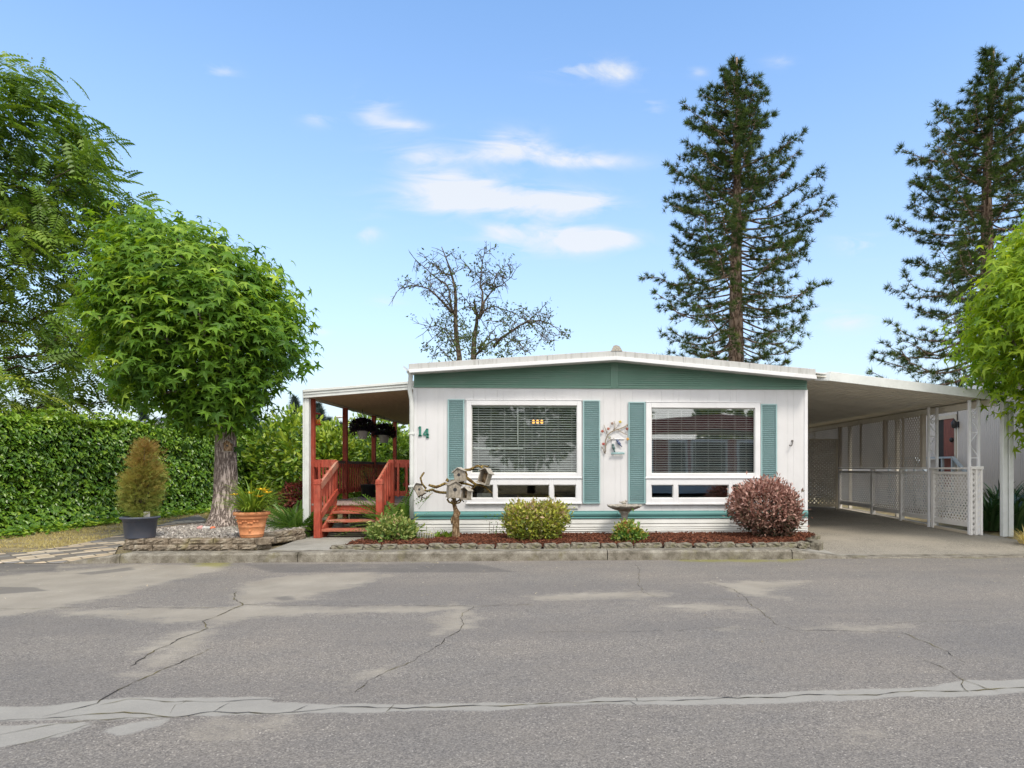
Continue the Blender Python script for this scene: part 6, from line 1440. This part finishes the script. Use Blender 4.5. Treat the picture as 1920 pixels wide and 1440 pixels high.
# dark strap plants by the right post and dry clump
for i, (px_, Y_, s_, lab) in enumerate([(1856, 12.7, 1.0, 'dark strap leaved clump between the lattice end and the outer carport post'), (1905, 12.5, 1.0, 'dark strap leaved clump just right of the outer carport post'), (1880, 13.6, 1.25, 'taller dark leafy clump behind the outer carport post'), (1945, 13.2, 1.2, 'dark leafy clump at the right edge under the lime green tree')]):
    x_ = W(px_, 900, Y_).x; t = thing('strap_plant', lab, 'plant', (x_, Y_, .12)); straps((x_, Y_, .12), 150, .45 * s_, 1.0 * s_, .075, 'darkleaf', t, droop=.8, spread=.22)
x_ = G(1925, 1018, .09); t = thing('grass_clump', 'dry straw coloured grass clump at the lower right edge of the driveway', 'grass clump', (x_.x, x_.y, .08)); straps((x_.x, x_.y, .08), 140, .15, .38, .010, 'drygrass', t, droop=1.0, spread=.12)
# ------------------------------------------------------------ driftwood post with birdhouses
DYY = 10.95
def dp(cx, cy, dy=0): return W(760 + cx / 7.58, 850 + cy / 7.58, DYY + dy)
ft = dp(725, 1240); dw = thing('driftwood_post', 'twisted driftwood post with crooked mossy branches carrying old birdhouses in the mulch bed', 'driftwood', (ft.x, DYY, .16))
m_ = MB(); P = [dp(725, 1255), dp(722, 1150), dp(715, 1050), dp(722, 960), dp(718, 890), dp(735, 850), dp(715, 800), dp(695, 740), dp(690, 690), dp(700, 640)]
m_.tube(P, [.066, .060, .057, .056, .054, .057, .036, .031, .034, .030], 14, wob=.10); m_.tube([dp(705, 900), dp(745, 860), dp(758, 835)], [.03, .028, .012], 8, wob=.15); m_.tube([dp(670, 1000), dp(660, 940), dp(668, 900)], [.02, .022, .01], 7, wob=.15)
obj('trunk', m_, 'drift', dw)
BR = [([(700, 650), (660, 590), (640, 520), (620, 440), (560, 430), (500, 460), (440, 480), (380, 465), (330, 450)], .027, .014, -.05), ([(690, 640), (640, 600), (580, 560), (500, 555), (430, 540), (380, 515), (310, 535), (270, 530)], .024, .010, .05),
      ([(640, 430), (700, 400), (760, 410), (830, 370), (860, 300), (850, 240), (920, 230), (980, 200), (1030, 175), (1090, 205), (1120, 235)], .030, .012, -.03), ([(830, 370), (880, 350), (940, 400), (1000, 440), (1090, 455), (1140, 480), (1180, 520), (1235, 570)], .024, .008, .04),
      ([(750, 420), (850, 430), (920, 450), (960, 470)], .02, .01, 0), ([(290, 500), (235, 430), (215, 350), (240, 310), (270, 270)], .013, .010, 0), ([(300, 480), (260, 560), (235, 620), (225, 680)], .009, .005, -.03), ([(240, 630), (290, 640), (340, 600), (390, 560)], .006, .004, .02),
      ([(720, 330), (725, 260), (780, 240), (850, 240)], .012, .010, -.06), ([(590, 400), (600, 375), (585, 360)], .022, .01, 0), ([(1010, 190), (1070, 180), (1130, 180), (1190, 190)], .009, .005, -.05), ([(600, 640), (680, 600), (760, 610), (800, 660), (770, 700), (690, 720), (620, 690), (595, 650)], .011, .011, -.10), ([(650, 680), (720, 690), (800, 650), (830, 690)], .012, .008, .05),
      ([(1140, 480), (1200, 530), (1190, 560)], .006, .004, 0), ([(940, 500), (980, 490), (1000, 440)], .007, .005, 0)]
for pts, r0, r1, dy in BR:
    m_ = MB(); k = len(pts); m_.tube([dp(x, y, dy * i / max(1, k - 1)) for i, (x, y) in enumerate(pts)], [1.3 * (r0 + (r1 - r0) * i / (k - 1)) for i in range(k)], 8, wob=.2); obj('branch', m_, 'driftmoss', dw)
def birdhouse(label, c, w, h, d, rot, name='birdhouse', openf=False, roofc='greywood2', grp='weathered birdhouses on the driftwood post', wallc='greywood'):
    c = Vector(c); w, h, d = (w, h, d) if grp is None else (w * 1.15, h * 1.15, d * 1.1); t = thing(name, label, 'birdhouse', tuple(c), grp); m_ = MB(); T = lambda p: c + rot @ Vector(p)
    g = h * 1.28
    def pr(m_, poly, y0, y1): 
        b = len(m_.v); n = len(poly); m_.add([T((x, y0, z)) for x, z in poly] + [T((x, y1, z)) for x, z in poly], [tuple(range(n)), tuple(range(2 * n - 1, n - 1, -1))] + [(i, (i + 1) % n, n + (i + 1) % n, n + i) for i in range(n)])
    if openf:
        for (a, b_) in ((-w / 2, -w / 2 + .015), (w / 2 - .015, w / 2)): pr(m_, [(a, 0), (b_, 0), (b_, h), (a, h)], -d / 2, d / 2)
        pr(m_, [(-w / 2, 0), (w / 2, 0), (w / 2, .015), (-w / 2, .015)], -d / 2 - .01, d / 2); pr(m_, [(-w / 2, .015), (w / 2, .015), (w / 2, h), (0, g), (-w / 2, h)], d / 2 - .012, d / 2)
    else: pr(m_, [(-w / 2, 0), (w / 2, 0), (w / 2, h), (0, g), (-w / 2, h)], -d / 2, d / 2)
    if not openf:
        for i in range(4): x = -w / 2 + w * (i + .5) / 4; pr(m_, [(x - w * .11, .004), (x + w * .11, .004), (x + w * .11, h * .98), (x - w * .11, h * .98)], -d / 2 - .005, -d / 2 - .0005)
    obj('box', m_, wallc, t, bevel=.002)
    m_ = MB(); o = .02
    pr(m_, [(-w / 2 - o, h - o * .9), (-w / 2 - o, h - o * .9 + .014), (0, g + .016), (0, g + .002)], -d / 2 - .025, d / 2 + .02); pr(m_, [(w / 2 + o, h - o * .9), (w / 2 + o, h - o * .9 + .014), (.0004, g + .016), (.0004, g + .002)], -d / 2 - .025, d / 2 + .02); obj('roof', m_, roofc, t, bevel=.002)
    m_ = MB(); n = 16; R_ = min(w, h) * .16; zc = h * .62
    ci = [T((R_ * math.cos(2 * math.pi * i / n), -d / 2 - .006, zc + R_ * math.sin(2 * math.pi * i / n))) for i in range(n)]; m_.add(ci + [p + rot @ Vector((0, .004, 0)) for p in ci], [tuple(range(n))] + [(i, (i + 1) % n, n + (i + 1) % n, n + i) for i in range(n)])
    if openf: m_ = MB(); pr(m_, [(-w / 2 + .016, .016), (w / 2 - .016, .016), (w / 2 - .016, h * .9), (-w / 2 + .016, h * .9)], d / 2 - .02, d / 2 - .014)
    obj('opening', m_, 'blackplastic' if not openf else 'drift', t)
    m_ = MB(); pr(m_, [(-w / 2 - .012, -.010), (w / 2 + .012, -.010), (w / 2 + .012, 0), (-w / 2 - .012, 0)], -d / 2 - .03, d / 2 + .01); obj('base', m_, roofc, t)
    return t
RM = lambda ax, deg: Matrix.Rotation(R(deg), 3, ax)
birdhouse('pale birdhouse tilted far over at the left end of the driftwood branches', dp(235, 590, -.03), .11, .13, .11, RM('Y', -28) @ RM('Z', 15), roofc='twig')
birdhouse('upper birdhouse caught between crossed branches in the middle of the driftwood post', dp(790, 390, -.04), .15, .14, .11, RM('Y', -8) @ RM('Z', -10))
birdhouse('largest slatted birdhouse with a bark roof low in the centre of the driftwood post', dp(680, 620, -.09), .17, .17, .13, RM('Y', 4) @ RM('Z', 25), roofc='greywood')
birdhouse('open fronted small birdhouse right of the centre one on the driftwood post', dp(860, 650, -.03), .11, .13, .11, RM('Y', 5) @ RM('Z', -22), openf=True)
birdhouse('leaning open fronted birdhouse with grey roof at the upper right of the driftwood post', dp(1105, 430, -.03), .14, .17, .13, RM('Y', 17) @ RM('Z', -20), openf=True)
tb = W(429, 846, TY - .25); birdhouse('brown wooden birdhouse fixed to the trunk of the round headed tree', (tb.x, TY - .27, tb.z), .11, .15, .1, RM('Z', 8), grp=None, wallc='drift', roofc='greywood')
# ------------------------------------------------------------ birdbath
b = W(1171, 1010, 11.25); bz = .17; zt = W(1171, 957, 11.25).z; bw = abs(W(1203, 950, 11.25).x - W(1140, 950, 11.25).x) / 2
bt_ = thing('birdbath', 'weathered grey cast stone birdbath with a small bird figure on its scalloped bowl', 'birdbath', (b.x, 11.25, bz))
hp_ = zt - bz; m_ = MB(); m_.lathe([(0, 0), (.13, 0), (.13, .03), (.11, .05), (.07, .09), (.05, .16), (.045, .25), (.052, hp_ - .10), (.07, hp_ - .05), (.10, hp_ - .02), (.085, hp_)], (b.x, 11.25, bz), 24); obj('pedestal', m_, 'bathstone', bt_)
m_ = MB(); n = 48; prof_ = [(0.0, -.005), (.09, 0), (.16, .02), (bw * .86, .055), (bw * 1.0, .075), (bw * 1.02, .092), (bw * .93, .092), (bw * .7, .06), (.1, .035), (0, .03)]; vs = []
for (r, z) in prof_:
    for k in range(n): a = 2 * math.pi * k / n; q = 1 + (.045 * abs(math.sin(a * 6)) if r > .2 else 0); zz = z + (.014 * abs(math.sin(a * 6)) if z > .07 else 0); vs.append((b.x + r * q * math.cos(a), 11.25 + r * q * math.sin(a), zt + zz - .01))
m_.add(vs, [(i * n + k, i * n + (k + 1) % n, (i + 1) * n + (k + 1) % n, (i + 1) * n + k) for i in range(len(prof_) - 1) for k in range(n)], True); obj('bowl', m_, 'bathstone', bt_)
m_ = MB(); c = Vector((b.x - .01, 11.25, zt + .13)); m_.ball(c, (.045, .03, .032), 10, 8); m_.ball(c + Vector((.035, 0, .03)), .02, 8, 6); m_.tube([c + Vector((-.03, 0, 0)), c + Vector((-.08, 0, .015))], [.018, .006], 6); m_.tube([c + Vector((0, 0, -.02)), (b.x - .01, 11.25, zt + .02)], [.03, .05], 8); m_.tube([c + Vector((.05, 0, .03)), c + Vector((.07, 0, .026))], [.006, .001], 5); obj('bird_figure', m_, 'bathstone', bt_)
# ------------------------------------------------------------ hanging baskets, feeder, pots
for i, (px_, yt, yb, Y_, lab) in enumerate([(680, 808, 823, 14.8, 'hanging white pot of dark purple petunias nearer the steps under the porch roof'), (720, 816, 830, 16.5, 'hanging white pot of dark purple petunias farther back under the porch roof')]):
    a_, b__ = W(px_, yt, Y_), W(px_, yb, Y_); r = (W(px_ + 10, yt, Y_).x - W(px_ - 10, yt, Y_).x) / 2; c = Vector((a_.x, Y_, b__.z)); h_ = a_.z - b__.z
    t = thing('hanging_basket', lab, 'hanging basket', tuple(c), 'hanging baskets under the porch roof'); m_ = MB(); m_.lathe([(0, 0), (r * .68, 0), (r * .72, .01), (r, h_ - .02), (r * 1.06, h_ - .015), (r * 1.06, h_), (r * .95, h_), (r * .9, h_ - .04), (0, h_ - .04)], c, 28); obj('pot', m_, 'whiteplastic', t)
    m_ = MB(); zc = fz0 + .03
    for k in range(3): a = k * 2.1 + .4; m_.tube([(c.x + r * math.cos(a), Y_ + r * math.sin(a), c.z + h_), (c.x, Y_, c.z + h_ + .42)], .004, 4)
    m_.tube([(c.x, Y_, c.z + h_ + .42), (c.x, Y_, zc)], .005, 4); obj('hanger', m_, 'wire', t)
    n = 2200; u_ = rand_unit(n); P = np.array(c) + np.array([0, 0, h_ + .13]) + u_ * np.array([.28, .26, .15]) * (1 - .5 * rng.random((n, 1)) ** 2); P[:, 2] -= .16 * rng.random(n) * (np.abs(u_[:, 0]) > .72)
    scatter('foliage', *OVAL4, P, frames(norm(u_ + rng.normal(size=(n, 3)) * .5), rand_unit(n)), rng.uniform(.035, .075, n), 'petunia', t)
fy = 12.62; f0 = W(594, 798, fy); f1 = W(594, 777, fy); fd = thing('bird_feeder', 'small hanging feeder with orange and yellow bottles by the first porch post', 'bird feeder', tuple(f0))
MAT['orange'] = solid('orange_glass', (.75, .22, .02), .2, .6); MAT['yellow'] = solid('yellow_glass', (.8, .55, .03), .2, .6); MAT['redpl'] = solid('red_plastic', (.4, .05, .03), .35)
m_ = MB(); m_.lathe([(0, 0), (.07, .004), (.09, .02), (.085, .024), (0, .018)], f0, 20); obj('tray', m_, 'redpl', fd)
for dx_, mt in ((-.05, 'yellow'), (.0, 'orange'), (.045, 'orange')): m_ = MB(); m_.lathe([(0, 0), (.018, 0), (.02, .08), (.008, .10), (0, .10)], f0 + Vector((dx_, 0, .02)), 12); obj('bottle', m_, mt, fd)
m_ = MB(); m_.lathe([(.08, .0), (.05, .025), (.01, .04), (0, .04)], f1, 20); obj('cap', m_, 'redpl', fd); m_ = MB(); m_.tube([f1 + Vector((0, 0, .03)), (f1.x, fy, fz0 + .05)], .004, 5); m_.tube([f0, f1], .006, 5); obj('hanger', m_, 'wire', fd)
dpz = Vector((W(692, 930, 15.1).x, 15.1, DZ)); dpt = thing('deck_planter', 'black pot with a dry spindly plant standing on the porch deck', 'potted plant', tuple(dpz)); m_ = MB(); m_.lathe([(0, 0), (.15, 0), (.175, .26), (.185, .265), (.185, .285), (.16, .28), (0, .24)], dpz, 28); obj('pot', m_, 'blackplastic', dpt)
m_ = MB(); P = []
for k in range(16):
    a = random.uniform(0, 6.28); e_ = dpz + Vector((math.cos(a) * .14, math.sin(a) * .12, .26 + random.uniform(.2, .45))); m_.tube([dpz + Vector((0, 0, .24)), e_.lerp(dpz, .5) + Vector((0, 0, .15)), e_], .004, 4, cap=False)
    for _ in range(12): P.append(tuple(e_ + Vector((random.uniform(-.06, .06), random.uniform(-.06, .06), random.uniform(-.15, .05)))))
obj('stems', m_, 'twig', dpt, recalc=False); P = np.array(P); scatter('leaves', *OVAL4, P, frames(rand_unit(len(P)), rand_unit(len(P))), .03, 'cypress', dpt)
# wire basket, shells and ornaments
g = W(800, 1012, 10.75); wb = thing('wire_basket', 'small white wire basket planter with brown contents in the mulch near the house corner', 'basket', (g.x, 10.75, .18)); m_ = MB(); w_, h_ = .26, .14
for k in range(11): x = g.x - w_ / 2 + w_ * k / 10; m_.tube([(x, 10.70, .17), (x - .005, 10.68, .17 + h_)], .004, 5)
for (y_, z_) in ((10.70, .18), (10.68, .17 + h_)): m_.tube([(g.x - w_ / 2 - .01, y_, z_), (g.x + w_ / 2 + .01, y_, z_)], .006, 5); m_.tube([(g.x - w_ / 2, y_, z_), (g.x - w_ / 2 + .02, y_ + .14, z_)], .005, 5); m_.tube([(g.x + w_ / 2, y_, z_), (g.x + w_ / 2 - .02, y_ + .14, z_)], .005, 5)
m_.tube([(g.x - w_ / 2, 10.75, .30), (g.x - w_ / 2 + .04, 10.75, .44), (g.x - .0, 10.75, .48), (g.x + w_ / 2 - .04, 10.75, .44), (g.x + w_ / 2, 10.75, .30)], .004, 5)
obj('frame', m_, 'whiteplastic', wb); n = 160; P = np.stack([g.x + rng.uniform(-.11, .11, n), 10.76 + rng.uniform(-.05, .05, n), rng.uniform(.19, .30, n)], 1); scatter('contents', *OVAL4, P, frames(rand_unit(n), rand_unit(n)), rng.uniform(.04, .08, n), 'boxwood', wb)
for i, (px_, py_, r, c, lab) in enumerate([(376, 984, .052, (.55, .30, .28), 'pinkish rounded garden ornament at the foot of the tree'), (384, 980, .045, (.55, .53, .5), 'white and grey garden ornament between the pink and orange ones'), (391, 985, .04, (.5, .5, .48), 'pale ornament lying beside the orange one by the tree'), (399, 985, .038, (.65, .17, .07), 'orange red garden ornament nearest the tree trunk')]):
    g = W(px_, py_, 11.75); MAT['orn%d' % i] = paint('ornament_paint', c, .5, .5, 30, (.08, .07, .08)); rock('garden_ornament', (g.x, 11.75, .30), (r * 1.15, r, r * .85), 'orn%d' % i, lab, 'ornament', seed=i)
# ------------------------------------------------------------ background
sl_ = W(617, 800, 60); lt = thing('street_lamp', 'distant pale street lamp with a curved arm seen through the porch', 'street lamp', (sl_.x, 60, 0)); m_ = MB(); zt = W(620, 786, 60).z
m_.tube([(sl_.x, 60, 0), (sl_.x, 60, zt - .8), (sl_.x + .3, 60, zt - .1), (sl_.x + .9, 60, zt + .18), (W(636, 780, 60).x, 60, zt + .22)], [.16, .12, .08, .07, .06], 8); MAT['lampgrey'] = paint('lamp_post', (.55, .55, .53), .5, .2, 1); obj('pole', m_, 'lampgrey', lt)
m_ = MB(); e_ = W(637, 780, 60); m_.ball((e_.x, 60, zt + .2), (.45, .16, .1)); obj('lamp_head', m_, 'lampgrey', lt)
def fartree(px, top, base_w, Y, label, mt='distant', seed=0, cone=True):
    r_ = random.Random(seed); x = W(px, 878, Y).x; zt = W(px, top, Y).z; t = thing('distant_tree', label, 'tree', (x, Y, 0), 'distant trees beyond the hedges'); m_ = MB(); m_.tube([(x, Y, 0), (x, Y, zt * .95)], [.25, .04], 6); obj('trunk', m_, 'twig', t)
    P = []; D = []; w = base_w / FPX * Y / 2
    for k in range(420):
        q = r_.random() ** .8; a = r_.uniform(0, 6.28); rr = w * ((1 - q) * (.55 + .45 * abs(math.sin(q * 26 + seed))) + .02 if cone else math.sqrt(max(0, 1 - (2 * q - 1) ** 2)) * .5 * 2 * .9) * r_.uniform(.5, 1.05)
        P.append((x + rr * math.cos(a), Y + rr * math.sin(a), zt * (.12 + .88 * q) if cone else zt * (.25 + .75 * q))); D.append((math.cos(a), math.sin(a), .1))
    P = np.array(P); D = np.array(D); scatter('crown', *TUFT, P, frames(norm(D), rand_unit(len(P))), rng.uniform(.5, 1.1, len(P)) * (w / 4 + .35), mt, t)
specs = [(600, 768, 60, 85, 'bluish distant conifer close behind the first red porch post'), (596, 757, 44, 95, 'tallest bluish distant conifer seen through the first porch bay'), (640, 795, 40, 90, 'hazy distant conifer just left of the second porch post'),
         (553, 745, 50, 85, 'hazy distant conifer left of the white porch post'), (617, 785, 34, 80, 'low hazy conifer right behind the distant street lamp'), (576, 770, 30, 80, 'slim distant conifer lined up with the white porch post'),
         (665, 792, 50, 95, 'hazy distant tree behind the nearer hanging basket'), (700, 800, 60, 90, 'hazy distant tree behind the third porch post'), (740, 806, 60, 90, 'hazy distant tree beside the house corner under the porch roof'),
         (470, 772, 60, 90, 'hazy distant tree right of the round headed tree trunk'), (330, 768, 46, 85, 'hazy distant tree under the left part of the round crown'), (270, 772, 50, 95, 'leftmost hazy distant tree showing over the ivy hedge')]
for i, (px, top, bw_, Y_, lab) in enumerate(specs): fartree(px, top, bw_, Y_, lab, seed=i)
MAT['distroof'] = paint('distant_roof', (.17, .19, .23), .8, .2, .5); MAT['distwall'] = paint('distant_wall', (.30, .30, .31), .8, .2, .5)
for (x0, x1, yt, ye, Y_, lab) in ((268, 330, 766, 790, 45, 'grey roofed distant building seen under the round tree crown'), (655, 700, 805, 822, 42, 'blue grey distant roof seen through the porch between the posts'), (430, 480, 782, 800, 50, 'dark grey distant roof seen right of the tree trunk')):
    a_, b__ = W(x0, ye, Y_), W(x1, ye, Y_); zt = W(x0, yt, Y_).z; t = thing('distant_building', lab, 'building', ((a_.x + b__.x) / 2, Y_, 0)); m_ = MB(); m_.box(a_.x + .3, b__.x - .3, Y_, Y_ + 8, 0, a_.z); obj('wall', m_, 'distwall', t)
    m_ = MB(); ym = Y_ + 4; m_.prism([(Y_ - .4, a_.z - .05), (ym, zt), (Y_ + 8.4, a_.z - .05), (Y_ + 8.4, a_.z - .2), (Y_ - .4, a_.z - .2)], 'x', a_.x, b__.x); obj('roof', m_, 'distroof', t)
    m_ = MB()
    for k in range(3): xx = a_.x + (b__.x - a_.x) * (k + .5) / 3; m_.box(xx - .35, xx + .35, Y_ - .03, Y_ - .003, 1.1, 2.1)
    obj('window', m_, 'glassdark', t)
# ------------------------------------------------------------ the street behind the camera (it shows in the window glass)
MAT['redhouse'] = paint('red_siding', (.30, .02, .022), .5, .2, 1)
hb = thing('red_home', 'white and red single storey home across the street, mirrored in the right window', 'house', (7, -9.5, 0)); 
m_ = MB(); m_.box(1.6, 13.5, -16, -9.5, .1, 2.75); obj('wall', m_, 'redhouse', hb)
m_ = MB(); m_.prism([(1.2, 2.75), (7.5, 3.25), (13.9, 2.75), (13.9, 3.45), (7.5, 4.0), (1.2, 3.45)], 'y', -9.3, -9.2); obj('fascia', m_, 'redhouse', hb)
m_ = MB(); m_.prism([(1.2, 3.45), (7.5, 4.0), (13.9, 3.45), (13.9, 3.3), (7.5, 3.3), (1.2, 3.3)], 'y', -16.2, -9.32); obj('roof', m_, 'roofmetal', hb)
for (x0, x1, z0, z1) in ((5.2, 5.9, 1.0, 2.6), (6.3, 7.9, .9, 2.6), (8.6, 10.4, .9, 2.6), (2.2, 4.2, 1, 2.6)):
    m_ = MB(); m_.box(x0 - .12, x1 + .12, -9.48, -9.44, z0 - .12, z1 + .12); w_ = obj('window', m_, 'trim', hb); m_ = MB(); m_.box(x0, x1, -9.43, -9.42, z0, z1); obj('pane', m_, 'glassdark', w_)
m_ = MB(); m_.box(1.55, 13.5, -9.49, -9.45, .1, .75); obj('skirting', m_, 'skirt', hb)
def backtree(x, y, h, w, seed, label):
    t = thing('street_tree', label, 'tree', (x, y, 0), 'trees across the street'); m_ = MB(); m_.tube([(x, y, 0), (x + .1, y, h * .5), (x, y, h * .9)], [.22, .16, .05], 8); obj('trunk', m_, 'twig', t)
    n = 1500; u_ = rand_unit(n); P = np.array([x, y, h * .6]) + u_ * np.array([w, w, h * .42]) * (1 - .4 * rng.random((n, 1))); scatter('crown', *OVAL, P, frames(norm(u_ + rng.normal(size=(n, 3)) * .5), rand_unit(n)), rng.uniform(.4, .7, n), 'laurel', t)
for i, (x, y, h, w) in enumerate([(-7, -11, 7.5, 3), (-1.8, -12, 7.0, 3), (3.2, -18.5, 7.5, 2.2), (11, -18.5, 8, 3)]): backtree(x, y, h, w, i, ['broad leafy tree across the street far left of the red home', 'broad leafy tree across the street just left of the red home', 'slim leafy tree behind the left half of the red home', 'tall leafy tree behind the right half of the red home'][i])
